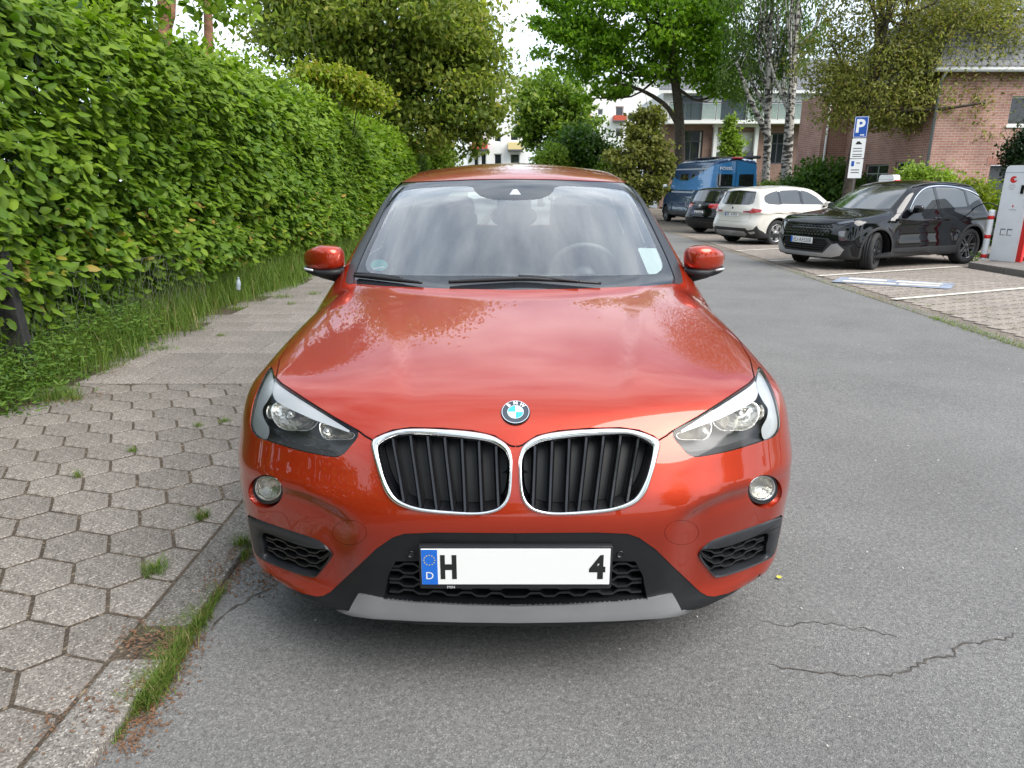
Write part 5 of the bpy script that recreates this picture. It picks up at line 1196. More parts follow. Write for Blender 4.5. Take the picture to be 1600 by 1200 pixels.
regs = [
 ('plastic', pxclean(hp(lin(px_black)))),
 ('plastic', HS.side(densify([(.40,.20),(4.0,.20),(4.0,.33),(3.9,.345),(3.0,.33),(1.3,.33),(1.2,.36)], .03))),
 ('plastic', HS.side(np.array(arch(.83, .435)))), ('plastic', HS.side(np.array(arch(3.50, .435)))),
 ('hole', HS.side(np.array(arch_f))), ('hole', HS.side(np.array(arch_r))),
 ('skid', pxclean(hp(lin(px_skid)))),
 ('meshgrille', pxclean(hp(lin(px_mesh)))),
 ('frit', pxclean(hp(lin(px_wind)))),
 ('windscreen', pxclean(hp(catmull(px_clear[1:-1], 3, False).tolist()+densify([(804.9,431),(804.9,312)], 4, False).tolist()))),
 ('trim', hp(catmull(px_trim, 2))),
 ('roofstrip', HS.top(np.concatenate([catmull([(.662,2.14),(.652,2.35),(.636,2.75),(.622,3.2),(.61,3.9)], 8, False), catmull([(.585,3.9),(.596,3.2),(.609,2.75),(.624,2.35),(.634,2.12)], 8, False)]))),
 ('gap', strip_poly(HS, hp(densify(hood_line[:17], 3, False)), .0055)),
 ('gap', strip_poly(HS, hp(densify(hood_line[15:], 6, False)), .005)),
 ('kidney', hp(smo(px_kid_o))),
 ('headlight', hp(smo(px_head))),
 ('intake', hp(smo(px_intk, 3))),
 ('foghole', hp(circle((415,768), 27, 28, 26))),
 ('tow', hp(circle((546,832), 27, 32, 19.5))), ('body', hp(circle((546,832), 26.4, 32, 18.95))),
 ('side_glass_front', HS.side(split_glass(1.7, 2.62))), ('side_glass_rear', HS.side(split_glass(2.70, 3.44))), ('side_glass_quarter', HS.side(split_glass(3.49, 4.1))),
 ('pillar', HS.side(split_glass(2.62, 2.70))), ('pillar2', HS.side(split_glass(3.44, 3.49))),
 ('gap', side_gap([(1.50,1.02),(1.47,.80),(1.46,.55),(1.48,.36)])), ('gap', side_gap([(2.66,1.085),(2.665,.8),(2.64,.36)])), ('gap', side_gap([(3.66,1.10),(3.62,.92),(3.40,.70),(3.12,.50),(3.06,.36)])),
 ('gap', side_gap([(1.48,.355),(2.3,.35),(3.06,.355)])),
 ('tail', HS.rear(roundpoly([(.46,.98),(.885,.955),(.88,.83),(.60,.80),(.46,.83)], .03))),
 ('rear_glass', HS.rear(np.array([(0,1.12),(.50,1.14),(.58,1.18),(.55,1.36),(.50,1.40),(0,1.42)]))),
]
hero_half = build_shell(HS, regs, .03, .0135, 1.30, .32)
red = thing('parked_car', 'orange red compact sport utility car parked beside the low kerb, seen head on', 'car', ORG)
panel('body', hero_half['body'], 'paint_red', red, wall=.006)
panel('bumper_cladding', hero_half['plastic'], 'plastic_black', red, wall=.008, sink=.002)
panel('skid_plate', hero_half['skid'], 'satin_silver', red, wall=.01, sink=-.004)
panel('screen_border', largest(hero_half['frit']), 'frit', red, sink=.003)
panel('windscreen', hero_half['windscreen'], 'glass_screen', red, sink=.0035)
panel('pillar_trim', largest(hero_half['trim']), 'plastic_grey', red, wall=.004, sink=-.001, which='pair')
panel('roof_strip', hero_half['roofstrip'], 'plastic_grey', red, sink=.001, which='pair')
panel('panel_gap', hero_half['gap'], 'black_gap', red, sink=.006)
panel('towing_eye_seam', hero_half['tow'], 'seam_red', red, sink=.0025, which='pair')
for k, nm in (('side_glass_front', 'front_door_window'), ('side_glass_rear', 'rear_door_window'), ('side_glass_quarter', 'quarter_window')):
    panel(nm, hero_half[k], 'glass_side', red, sink=.004, which='pair')
for k in ('pillar', 'pillar2'): panel('window_pillar', hero_half[k], 'gloss_black', red, sink=.001, which='pair')
panel('tail_light', hero_half['tail'], 'tail_red', red, sink=.0, which='pair')
panel('rear_window', hero_half['rear_glass'], 'glass_clear', red, sink=.003)
# inner lining so that the hollow body reads dark inside
Vb, Fb, Nb = hero_half['body']
cen = Vb[Fb].mean(1); keep = (cen[:,2] > 1.02) & (cen[:,1] > 1.35)
panel('headlining', (Vb, Fb[keep], Nb), 'lining', red, sink=.009)
def pairs(name, V, F, mt, parent=red, smooth=True):
    """an object on the x>0 side and its mirror image"""
    V = np.asarray(V, float); out = []
    for s in (1, -1):
        FF = [tuple(f) if s > 0 else tuple(f)[::-1] for f in F]
        out.append(link(name, mesh(name, V*np.array([s, 1, 1]), FF, smooth), mt, parent))
    return out
def ring_loft(loops, closed_last=False):
    n = len(loops[0]); V = np.concatenate(loops); F = []
    for i in range(len(loops)-1):
        for k in range(n): F.append((i*n+k, i*n+(k+1) % n, (i+1)*n+(k+1) % n, (i+1)*n+k))
    if closed_last: F.append(tuple((len(loops)-1)*n+k for k in range(n)))
    return V, F
def resample(P, n, start=0.):
    P = np.asarray(P, float); Q = np.concatenate([P, P[:1]]); d = np.r_[0, np.cumsum(np.linalg.norm(np.diff(Q, axis=0), axis=1))]
    t = (np.arange(n)/n+start) % 1*d[-1]
    return np.stack([np.interp(t, d, Q[:,i]) for i in range(2)], 1)
def by_angle(P, c, n):
    P = densify(P, 1.0); a = np.arctan2(P[:,1]-c[1], (P[:,0]-c[0])*.6); o = np.argsort(a); A = a[o]; Q = P[o]
    t = -math.pi+2*math.pi*(np.arange(n)+.5)/n
    A2 = np.r_[A-2*math.pi, A, A+2*math.pi]; Q2 = np.concatenate([Q, Q, Q])
    return np.stack([np.interp(t, A2, Q2[:,i]) for i in range(2)], 1)
# --- kidney grilles ---
ck = (697, 737); ko, ki = by_angle(smo(px_kid_o), ck, 96), by_angle(smo(px_kid_i), ck, 96)
km = lambda t: ko*(1-t)+ki*t
V, F = ring_loft([hpn(ko, .012), hpn(ko, -.003), hpn(km(.25), -.006), hpn(km(.6), -.007), hpn(km(.9), -.004), hpn(ki, .0), hpn(ki, .014)])
kid = pairs('grille', V, F, 'chrome')
kin = ki*.97+np.array(ck)*.03
Vw, Fw = ring_loft([hpn(ki, .010), hpn(ki, .02, .01), hpn(kin, .02, .06)])
slat_top = [612+.0, 640, 667, 694, 721, 748, 775]
def kid_v(u):
    """upper and lower edge of the grille opening at column u"""
    P = densify(ki, .5); t = P[P[:,1] < 737]; b = P[P[:,1] >= 737]
    return np.interp(u, t[np.argsort(t[:,0]), 0], t[np.argsort(t[:,0]), 1]), np.interp(u, b[np.argsort(b[:,0]), 0], b[np.argsort(b[:,0]), 1])
for side, ring in zip((1, -1), kid):
    sgn = np.array([side, 1, 1])
    link('grille_recess', mesh('grille_recess', Vw*sgn, [f if side > 0 else f[::-1] for f in Fw], True), 'gloss_black', ring)
    for u in slat_top:
        lean = .17 if u < 700 else .08
        v0 = kid_v(u)[0]; ub = u+lean*100*(1-(u-612)/300)
        v1 = kid_v(ub)[1]
        t = np.linspace(0, 1, 9); c = np.stack([u+(ub-u)*t**1.3, v0+(v1-v0)*t], 1)
        P = hp(c); n = HS.normal(P); dep = .012+.010*np.sin(t*math.pi)[:,None]
        Pf = P-n*dep; V = []; hw = .0085
        for i in range(9):
            for dx, dy in ((-hw*.35, 0), (hw*.35, 0), (hw, .012), (hw, .055), (-hw, .055), (-hw, .012)):
                V.append(Pf[i]+np.array([dx, dy, 0]))
        F = [(i*6+k, i*6+(k+1) % 6, (i+1)*6+(k+1) % 6, (i+1)*6+k) for i in range(8) for k in range(6)]
        link('slat', mesh('slat', np.array(V)*sgn, [f if side > 0 else f[::-1] for f in F], False), 'slat_black', ring)
    kb = patch(kin, lambda q: hpn(q, .02, .046), 14); link('air_flap', mesh('air_flap', kb[2]*sgn, [tuple(t) if side > 0 else tuple(t)[::-1] for t in kb[1]], True), 'flap_black', ring)
# --- headlights ---
br_up = [(429,592),(440,603),(481,630.5),(521,656),(545,671.5)]; br_lo = [(544,674.5),(507,661),(488,654),(459,641),(441,632),(427,622),(423,606)]
hd = resample(smo(px_head), 72)
hc = hd.mean(0)
inset = lambda k: hd*(1-k)+hc*k
V, F = ring_loft([hpn(hd, .001), hpn(inset(.012), .003), hpn(inset(.018), .012, .004)])
heads = pairs('headlight', V, F, 'lamp_rim')
Vh, Fh = ring_loft([hpn(inset(.012), .006), hpn(inset(.04), .02, .012), hpn(inset(.06), .025, .03)])
V2, T2, P3 = patch(inset(.06), lambda q: hpn(q, .025, .03), 9)
def bowl(px, dep_rim, dep_c, cx):
    o = resample(roundpoly(px, 6), 48); c = np.array(cx)
    L = [hpn(o, dep_rim-.004), hpn(o*.97+c*.03, dep_rim-.004), hpn(o*.94+c*.06, dep_rim+.004)]
    for k in (.75, .55, .35, .15): L.append(hpn(o*k+c*(1-k), dep_rim, (dep_c-dep_rim)*(1-k**2)))
    return ring_loft(L, True)
bw1 = bowl([(428,624),(418,634),(420,652),(429,665),(441,671),(481,671),(492,661),(495,653),(471,640),(448,629)], .016, .065, (452,648))
bw2 = bowl([(496,655),(495,669),(500,681),(508,686),(547,685),(554,677),(525,664)], .016, .055, (520,671))
bw3 = bowl([(413,628),(408,640),(410,650),(418,654),(421,648),(418,636),(419,629)], .022, .05, (414,641))
brow = np.concatenate([catmull(br_up, 6, False), catmull(br_lo, 4, False)])
b2, bT, bP = patch(brow, lambda q: hpn(q, .007), 5)
sidec = catmull([(422,579),(413,592),(402,617),(395,643),(393,667),(401,680.5),(414,686),(418,670),(410,653),(408,638),(416,625),(424,610),(427,598),(425,586)], 4)
s2, sT, sP = patch(sidec, lambda q: hpn(q, .006), 5)
for side, hl in zip((1, -1), heads):
    sgn = np.array([side, 1, 1]); fl = lambda F: [tuple(f) if side > 0 else tuple(f)[::-1] for f in F]
    link('lamp_housing', mesh('lamp_housing', np.concatenate([Vh, P3])*sgn, fl(list(Fh)+[tuple(t+len(Vh)) for t in T2]), True), 'lamp_dark', hl)
    for nm, (bv, bf) in (('main_reflector', bw1), ('beam_reflector', bw2), ('indicator_reflector', bw3)):
        link(nm, mesh(nm, bv*sgn, fl(bf), True), 'reflector', hl)
    link('light_brow', mesh('light_brow', bP*sgn, fl(bT), True), 'lamp_white', hl)
    link('side_reflector', mesh('side_reflector', sP*sgn, fl(sT), True), 'lamp_silver', hl)
    for c in ((447,639), (505,668)):
        p = hpn([c], .03)[0]; q = B().lathe([(.002,-.03),(.012,-.03),(.014,0),(.010,.012),(.002,.017)], 16, 'y', (0,0,0))
        link('bulb', mesh('bulb', (np.array(q.v)*np.array([1,-1,1])+p)*sgn, fl(q.f), True), 'bulb_glass', hl)
    d = hero_half['headlight']; d = d if side > 0 else mirror(d)
    link('lens', mesh('lens', d[0]-d[2]*.001, d[1], True, d[2]), 'glass_lamp', hl)
# --- fog lamps ---
fo = circle((415,768), 27, 40, 26)
for side in (1, -1):
    sgn = np.array([side, 1, 1]); fl = lambda F: [tuple(f) if side > 0 else tuple(f)[::-1] for f in F]
    c0 = np.array([416.5, 766.5]); sc = lambda k, dv=0: (fo-np.array((415,768)))*k+c0+np.array([0, dv])
    V, F = ring_loft([hpn(fo, 0), hpn(fo, .004), hpn(sc(.97,1), .022), hpn(sc(.93,0), .03)])
    fg = link('fog_lamp', mesh('fog_lamp', V*sgn, fl(F), True), 'paint_red', red)
    V, F = ring_loft([hpn(sc(.94), .034), hpn(sc(.93,-1), .008), hpn(sc(.86,-1), .004), hpn(sc(.80,-1.5), .012), hpn(sc(.77,-2), .009), hpn(sc(.70,-3), .016)])
    link('bezel', mesh('bezel', V*sgn, fl(F), True), 'plastic_grey', fg)
    V, F = ring_loft([hpn(sc(.72,-3), .012), hpn(sc(.68,-3), .008), hpn(sc(.62,-3), .012), hpn(sc(.5,-3), .03), hpn(sc(.25,-3), .042)], True)
    link('reflector', mesh('reflector', V*sgn, fl(F), True), 'reflector', fg)
    V, F = ring_loft([hpn(sc(.76,-2.5), .012), hpn(sc(.745,-2.7), .005), hpn(sc(.71,-3), .009)]); link('chrome_ring', mesh('chrome_ring', V*sgn, fl(F), True), 'chrome', fg)
    V, F = ring_loft([hpn(sc(.69,-3), .010), hpn(sc(.5,-3), .003), hpn(sc(.25,-3), -.001)], True)
    link('lens', mesh('lens', V*sgn, fl(F), True), 'glass_lamp', fg)
# --- side air intakes ---
io = resample(smo(px_intk, 3), 72); ii_ = by_angle(catmull(px_intk_i, 3), (463,867), 72); io2 = by_angle(smo(px_intk, 3), (463,867), 72)
def honey(px0, px1, v0f, v1f, rows, pitch, depth, thick=1.6):
    """flattened honeycomb bars between two edges (pixel space), lifted to the skin"""
    bars = []
    for r in range(1, rows):
        t = r/rows; u = np.arange(px0, px1, pitch/6); pts = []
        for i, uu in enumerate(u):
            ph = ((uu-px0)/pitch+.5*(r % 2)) % 1
            w = (0 if ph < .33 else (ph-.33)/.17 if ph < .5 else 1 if ph < .83 else 1-(ph-.83)/.17)
            v = v0f(uu)+(v1f(uu)-v0f(uu))*(t+(w-.5)*.45/rows); pts.append((uu, v))
        bars.append(np.array(pts))
    return bars
def bar_mesh(c, depth, h=.0035, deep=.03):
    P = hp(c)-HS.normal(hp(c))*depth; n = len(P); V = []
    for p in P:
        for dy, dz in ((0, h), (deep, h), (deep, -h), (0, -h)): V.append(p+np.array([0, dy, dz]))
    F = [(i*4+k, i*4+(k+1) % 4, (i+1)*4+(k+1) % 4, (i+1)*4+k) for i in range(n-1) for k in range(4)]
    return np.array(V), F
it_top = catmull([(409,833),(445,846),(479,857),(515,858)], 6, False); it_bot = catmull([(409,868),(450,887),(487,898),(500,896),(517,868)], 6, False)
ftop = lambda u: np.interp(u, it_top[:,0], it_top[:,1]); fbot = lambda u: np.interp(u, it_bot[:,0], it_bot[:,1])
for side in (1, -1):
    sgn = np.array([side, 1, 1]); fl = lambda F: [tuple(f) if side > 0 else tuple(f)[::-1] for f in F]
    mid = lambda t: io2*(1-t)+ii_*t
    V, F = ring_loft([hpn(io2, .006), hpn(io2, -.001), hpn(mid(.15), -.006), hpn(mid(.8), -.004), hpn(ii_, .004), hpn(ii_, .02, .01), hpn(ii_, .02, .05)], True)
    it = link('air_intake', mesh('air_intake', V*sgn, fl(F), True), 'plastic_grey', red); autosmooth(it, 50)
    iT = patch(ii_, lambda q: hpn(q, .018, .040), 8); link('intake_backing', mesh('intake_backing', iT[2]*sgn, fl(iT[1]), False), 'void_black', it)
    for c in honey(411, 517, ftop, fbot, 5, 34, .01):
        V, F = bar_mesh(c, .012, .0028, .03); link('grille_bar', mesh('grille_bar', V*sgn, fl(F)), 'mesh_black', it)
# --- lower grille, plate, sensors ---
mg = hero_half['meshgrille']; gr = panel('lower_grille', mg, 'void_black', red, sink=.055)
rim = np.array([(804.9,876),(700,877),(618,878),(606,900),(599,936),(650,940.5),(727,944.5),(804.9,946.5)])
c = densify(rim, 6, False); A = hpn(c, .002); Bk = hpn(c, .056); n = len(c)
for side in (1, -1):
    sgn = np.array([side, 1, 1]); F = [(i, i+1, n+i+1, n+i) for i in range(n-1)]
    link('grille_frame', mesh('grille_frame', np.concatenate([A, Bk])*sgn, F if side > 0 else [f[::-1] for f in F]), 'plastic_black', gr)
gt = lambda u: 878+0*u; gb = lambda u: np.interp(u, [599,650,727,805], [936,940.5,944.5,946.5])
for b in honey(606, 805.5, gt, gb, 6, 46, .01):
    b[:,0] = np.minimum(b[:,0], 805); V, F = bar_mesh(b, .014, .0035, .035); V[np.abs(V[:,0]) < .004, 0] = 0
    VV = np.concatenate([V, V*np.array([-1,1,1])]); FF = list(F)+[tuple(i+len(V) for i in f[::-1]) for f in F]
    link('grille_bar', mesh('grille_bar', VV, FF), 'mesh_black', gr)
for u, v in ((642,866),):
    P = hp([(u, v)])[0]; n = HS.normal(np.array([P]))[0]
    for side in (1, -1):
        q = B().lathe([(.0105,.004),(.0105,-.0015),(.009,-.003),(.0085,-.001),(.001,-.001)], 20, 'y')
        link('parking_sensor', mesh('parking_sensor', (np.array(q.v)+P)*np.array([side,1,1]), q.f, True), 'gloss_black', red)
# number plate: stands on the cladding, tilted a little back
pc = hp([(805,877)])[0]; py0 = pc[1]-.026; pz = pc[2]-.002
pl = B().box((-.268,py0+.002,pz-.072),(.268,py0+.024,pz+.062), .006).obj('plate_holder', 'holder_black', red); autosmooth(pl)
plate = B().box((-.26,py0-.004,pz-.053),(.26,py0,pz+.057), .0012).obj('number_plate', 'plate_white', red)
B().box((-.259,py0-.0052,pz-.052),(-.215,py0-.0041,pz+.056)).obj('country_band', 'plate_blue', plate)
sb = B()
for k in range(12):
    a = 2*math.pi*k/12; cx, cz = -.237+.015*math.sin(a), pz+.024+.015*math.cos(a)
    star = [(cx+(.0026 if j % 2 == 0 else .0011)*math.sin(math.pi*j/5), cz+(.0026 if j % 2 == 0 else .0011)*math.cos(math.pi*j/5)) for j in range(10)]
    sb.add([(x, py0-.0056, z) for x, z in star], [tuple(range(10))])
sb.obj('star_ring', 'plate_yellow', plate)
lettering('country_letter', 'D', 'plate_white', plate, (-.237, py0-.0056, pz-.024), (1,0,0), (0,0,1), h=.022)
lettering('plate_character', 'H', 'ink_black', plate, (-.185, py0-.0046, pz+.002), (1,0,0), (0,0,1), h=.075, w=.045, bold=.05)
lettering('plate_character', '4', 'ink_black', plate, (.225, py0-.0046, pz+.002), (1,0,0), (0,0,1), h=.075, w=.045, bold=.05)
lettering('holder_lettering', 'MIN', 'plate_white', pl, (-.18, py0+.0012, pz-.0645), (1,0,0), (0,0,1), h=.0085)
# --- emblem ---
ep = hp([(805,645)])[0]; ep[0] = 0; en = HS.normal(np.array([ep]))[0]; en[0] = 0; en /= np.linalg.norm(en)
ex = np.array([1., 0, 0]); ez = np.cross(ex, en)*-1; ez = ez if ez[2] > 0 else -ez
def disc(name, r0, r1, h, mt, par, a0=0., a1=2*math.pi, n=48, crown=0.):
    V = []; F = []; m = n if abs(a1-a0-2*math.pi) < 1e-6 else n+1
    rr = [r0, (r0+r1)/2, r1]
    for r in rr:
        for k in range(m):
            a = a0+(a1-a0)*k/n; V.append(ep+ex*r*math.cos(a)+ez*r*math.sin(a)+en*(h-crown*(r/.04)**2))
    for i in range(2):
        for k in range(n): F.append((i*m+k, (i+1)*m+k, (i+1)*m+(k+1) % m, i*m+(k+1) % m))
    return link(name, mesh(name, V, F, True), mt, par)
er = .0395
em = disc('emblem', .0225, er-.0015, .0045, 'emblem_dark', red, crown=.001)
disc('emblem_base', .0, er+.0025, .0005, 'void_black', em)
for r0, r1, h in ((er-.002, er, .0055), (.0215, .0235, .0050)): disc('emblem_ring', r0, r1, h, 'chrome', em)
for k in range(4): disc('emblem_quadrant', 0, .0217, .0048, 'emblem_blue' if k in (1, 3) else 'plate_white', em, math.pi/2*k, math.pi/2*(k+1), 12)
for ch, a in (('B', R(130)), ('M', R(90)), ('W', R(50))):
    rr = .0307; o = ep+ex*rr*math.cos(a)+ez*rr*math.sin(a)+en*.0056
    up = ex*math.cos(a)+ez*math.sin(a); rt = ex*math.sin(a)-ez*math.cos(a)
    lettering('emblem_letter', ch, 'plate_white', em, o, rt, up, h=.0118, bold=.02)
# --- door mirrors ---
def mirror_part(zlo, zhi, grow=0.):
    V = []; F = []; nu, nv = 28, 14
    c = np.array([.905, 1.60, 1.125])
    for j in range(nv+1):
        for i in range(nu):
            a = 2*math.pi*i/nu; t = -math.pi/2+math.pi*j/nv
            f = lambda q, e: math.copysign(abs(q)**e, q)
            x = f(math.cos(t), .55)*f(math.cos(a), .62); y = f(math.cos(t), .55)*f(math.sin(a), .75); z = f(math.sin(t), .6)
            zz = zlo+(zhi-zlo)*(z*.5+.5)
            hs = 1-.34*max(0, x)-.05*max(0, -x)               # lower towards the tip
            yy = y*(.075 if y < 0 else .035)*(1-.25*max(0, x))
            V.append(c+np.array([x*(.105+grow), yy*(1+grow*4)+.035*x+.03*x*x, zz*hs+.012*(zz > 0)*x*0-.004*x]))
    for j in range(nv):
        for i in range(nu): F.append((j*nu+i, j*nu+(i+1) % nu, (j+1)*nu+(i+1) % nu, (j+1)*nu+i))
    return np.array(V), F
mv, mf = mirror_part(-.042, .080); caps = pairs('door_mirror', mv, mf, 'paint_red')
lv, lf = mirror_part(-.068, -.026, .003); lv[:,2] += 0
for side, cp in zip((1, -1), caps):
    sgn = np.array([side, 1, 1]); fl = lambda F: [tuple(f) if side > 0 else tuple(f)[::-1] for f in F]
    link('mirror_foot', mesh('mirror_foot', lv*sgn, fl(lf), True), 'plastic_black', cp)
    q = B().tube([(.80,1.60,1.045),(.86,1.60,1.06),(.92,1.60,1.07)], [.030,.026,.02], 12)
    link('mirror_arm', mesh('mirror_arm', np.array(q.v)*sgn, fl(q.f), True), 'plastic_black', cp)
    q = B().tube([(.935,1.528,1.094),(.975,1.548,1.098),(.990,1.575,1.100)], [.005,.006,.004], 8)
    link('turn_signal', mesh('turn_signal', np.array(q.v)*sgn, fl(q.f), True), 'lamp_silver', cp)
    q = B().box((.815,1.638,1.07),(.985,1.648,1.155), .004)
    link('mirror_glass', mesh('mirror_glass', np.array(q.v)*sgn, fl(q.f)), 'chrome', cp)
# --- wipers ---
def wiper(px, r0, name='wiper_blade'):
    c = catmull(px, 6, False); P = HS.pix(c, ORG); P = P+HS.normal(P)*.012; n = len(P)
    b = B().tube(P, [r0*(.6+.4*math.sin(math.pi*min(1, (i+2)/n))) for i in range(n)], 8); return b.obj(name, 'wiper_black', red, True)
w1 = wiper([(556,434),(585,436.5),(618,440.5),(660,445.5)], .011); w2 = wiper([(702,444.5),(745,442),(812,439),(860,441),(938,446.5)], .010)
b = B().tube(HS.pix(catmull([(810,437.5),(840,439),(870,442.5),(905,446)], 5, False), ORG)+np.array([0,-.004,.017]), .0065, 8); b.obj('wiper_arm', 'wiper_black', w2, True)
b = B().tube(HS.pix(catmull([(556,432.5),(590,435.5),(628,440.5)], 5, False), ORG)+np.array([0,-.004,.016]), .008, 8); b.obj('wiper_arm', 'wiper_black', w1, True)
# --- stickers, mirror and sensor behind the glass ---
stk = patch(circle((591,412), 13.5, 28, 9), lambda q: (lambda P: P-HS.normal(P)*.008)(HS.pix(q, ORG)), 5)
st = link('badge_sticker', mesh('badge_sticker', stk[2], stk[1]), 'sticker_green', red); st['label'] = 'round green sticker low in the windscreen'
stk = patch(np.array([(581,417),(599,413.5),(599.5,416),(582,420)]), lambda q: (lambda P: P-HS.normal(P)*.0070)(HS.pix(q, ORG)), 4); link('sticker_print', mesh('sticker_print', stk[2], stk[1]), 'plate_white', st)
stk = patch(roundpoly([(997,385),(1030,386),(1038,402),(1040,418),(1030,427),(1014,426)], 4), lambda q: (lambda P: P-HS.normal(P)*.008)(HS.pix(q, ORG)), 5)
link('paper_sticker', mesh('paper_sticker', stk[2], stk[1]), 'sticker_pale', red)
rm = HS.pix(np.array([(805,308)]), ORG)[0]
b = B(); b.box((-.085,rm[1]+.045,rm[2]-.085),(.085,rm[1]+.15,rm[2]+.0), .02); mh = b.obj('sensor_housing', 'plastic_grey', red, True)
lt = B().lathe([(.001,-.03),(.075,-.028),(.115,-.01),(.12,.0),(.10,.012),(.001,.014)], 36, 'y').mesh('interior_mirror', True)
co = np.array([v.co[:] for v in lt.vertices])*np.array([1,1,.52])+np.array([0, rm[1]+.16, rm[2]-.10]); lt.vertices.foreach_set('co', co.astype(np.float32).ravel()); link('interior_mirror', lt, 'plastic_grey', red)
tri = [(-.028,-.016),(.028,-.016),(.010,.016),(-.010,.016)]
tp = HS.pix(np.array([(805,299)]), ORG)[0]; tn = HS.normal(np.array([tp]))[0]; tz = np.array([0, -tn[2], tn[1]]); tz = tz if tz[2] > 0 else -tz
link('camera_window', mesh('camera_window', [tp-tn*.0028+np.array([a,0,0])+tz*b_*1.8 for a, b_ in tri], [(0,1,2,3)]), 'lamp_silver', mh)
# --- cabin ---
b = B(); yy = np.linspace(1.30, 1.95, 10); xs = np.linspace(-.74, .74, 16); V = []; F = []
for y in yy:
    for x in xs: V.append((x, y+.16*(x/.7)**2*(1-(y-1.3)/.65), 1.035+.012*math.sin((y-1.3)/.65*math.pi)-.03*(x/.74)**4-max(0, y-1.85)*.9))
for j in range(9):
    for i in range(15): F.append((j*16+i, j*16+i+1, (j+1)*16+i+1, (j+1)*16+i))
link('dashboard', mesh('dashboard', V, F, True), 'dash', red)
B().box((-.76,1.93,.55),(.76,1.97,.995)).obj('dash_front', 'dash', red)
B().box((-.80,1.3,.30),(.80,4.1,.36)).obj('cabin_floor', 'lining', red)
def seat(x, y):
    s = B(); s.box((x-.25,y-.05,.50),(x+.25,y+.48,.66), .05); so = s.obj('seat', 'seat_cloth', red, True)
    V = []; F = []; n = 20
    prof = [(.22,.62,.0),(.25,.72,.02),(.25,.95,.08),(.22,1.12,.12),(.16,1.20,.15)]
    b = B()
    for i, (w, z, dy) in enumerate(prof[:-1]):
        pass
    bm = B(); pts = [(x-w, z) for w, z, d in prof]+[(x+w, z) for w, z, d in prof[::-1]]
    bm.prism(roundpoly(pts, .05, 4), y+.42, y+.56, 'y'); bo = bm.obj('backrest', 'seat_cloth', red)
    co = np.array([v.co[:] for v in bo.data.vertices]); co[:,1] += (co[:,2]-.62)*.32; bo.data.vertices.foreach_set('co', co.astype(np.float32).ravel())
    h = B(); h.box((x-.13,y+.60,1.22),(x+.13,y+.70,1.40), .045); h.obj('head_restraint', 'seat_cloth', red, True)
seat(-.37, 2.02); seat(.37, 2.02)
B().box((-.62,3.30,.62),(.62,3.46,1.16), .05).obj('rear_seat', 'seat_cloth', red, True)
for x in (-.38, .38): B().box((x-.12,3.36,1.17),(x+.12,3.44,1.27), .03).obj('rear_head_restraint', 'seat_cloth', red, True)
sw = B(); pts = [(.37+.185*math.cos(a), 2.02-.06*math.sin(a), 1.0+.17*math.sin(a)) for a in np.linspace(0, 2*math.pi, 40)]
sw.tube(pts, .016, 8, False); swo = sw.obj('steering_wheel', 'wheel_leather', red, True)
B().tube([(.37,2.0,1.0),(.37,1.92,.98)], .07, 16).obj('wheel_hub', 'wheel_leather', swo, True)
for a in (R(0), R(180), R(270)): B().tube([(.37,2.01,1.0),(.37+.18*math.cos(a),2.02-.06*math.sin(a),1.0+.165*math.sin(a))], .014, 6).obj('wheel_spoke', 'wheel_leather', swo, True)
# --- wheels ---
def wheel_meshes(rad, wid, rimr, spokes=5, style='five', tread=True):
    """tyre, rim, spokes in a frame with the axle along x, outside at +x"""
    h = wid/2
    prof = [(rimr,-h*.8),(rimr+.01,-h*.95),(rimr+(rad-rimr)*.5,-h*1.03),(rad-.03,-h*.98),(rad-.008,-h*.84),(rad,-h*.6)]
    if tread:
        for k in (-.42,-.05,.05+.3): prof += [(rad,h*(k-.03)),(rad-.008,h*(k-.02)),(rad-.008,h*(k+.04)),(rad,h*(k+.05))]
    prof += [(rad,h*.6),(rad-.008,h*.84),(rad-.03,h*.98),(rimr+(rad-rimr)*.5,h*1.03),(rimr+.01,h*.95),(rimr,h*.8)]
    ty = B().lathe(prof, 48, 'x')
    rm_ = B().lathe([(rimr,h*.8),(rimr+.006,h*.9),(rimr-.012,h*.86),(rimr-.03,h*.3),(rimr-.03,-h*.8)], 48, 'x')
    sp = B()
    for k in range(spokes):
        a = 2*math.pi*k/spokes
        segs = [(0.,)] if style == 'five' else [(-.16,), (.16,)]
        for (da,) in segs:
            ca, sa = math.cos(a), math.sin(a); ct, st_ = -sa, ca
            w0, w1 = (.045, .035) if style == 'five' else (.02, .018)
            def pt(r, s, x): return (x, ca*r+ct*s, sa*r+st_*s)
            o0, o1 = (da*.18, da*rimr) if style != 'five' else (0, 0)
            V = [pt(.03,o0-w0,h*.62),pt(.03,o0+w0,h*.62),pt(rimr-.02,o1+w1,h*.84),pt(rimr-.02,o1-w1,h*.84),
                 pt(.03,o0-w0-.01,h*.3),pt(.03,o0+w0+.01,h*.3),pt(rimr-.02,o1+w1+.01,h*.5),pt(rimr-.02,o1-w1-.01,h*.5)]
            sp.add(V, [(0,1,2,3),(0,3,7,4),(1,5,6,2),(3,2,6,7),(4,7,6,5),(0,4,5,1)])
    hub = B().lathe([(.001,h*.70),(.035,h*.70),(.06,h*.62),(.065,h*.3)], 24, 'x')
    disc_ = B().lathe([(.02,h*.05),(rimr*.72,h*.05),(rimr*.72,-h*.05),(.02,-h*.05)], 32, 'x')
    return ty.mesh('tyre', True), rm_.mesh('rim', True), sp.mesh('spokes'), hub.mesh('hub', True), disc_.mesh('brake_disc')
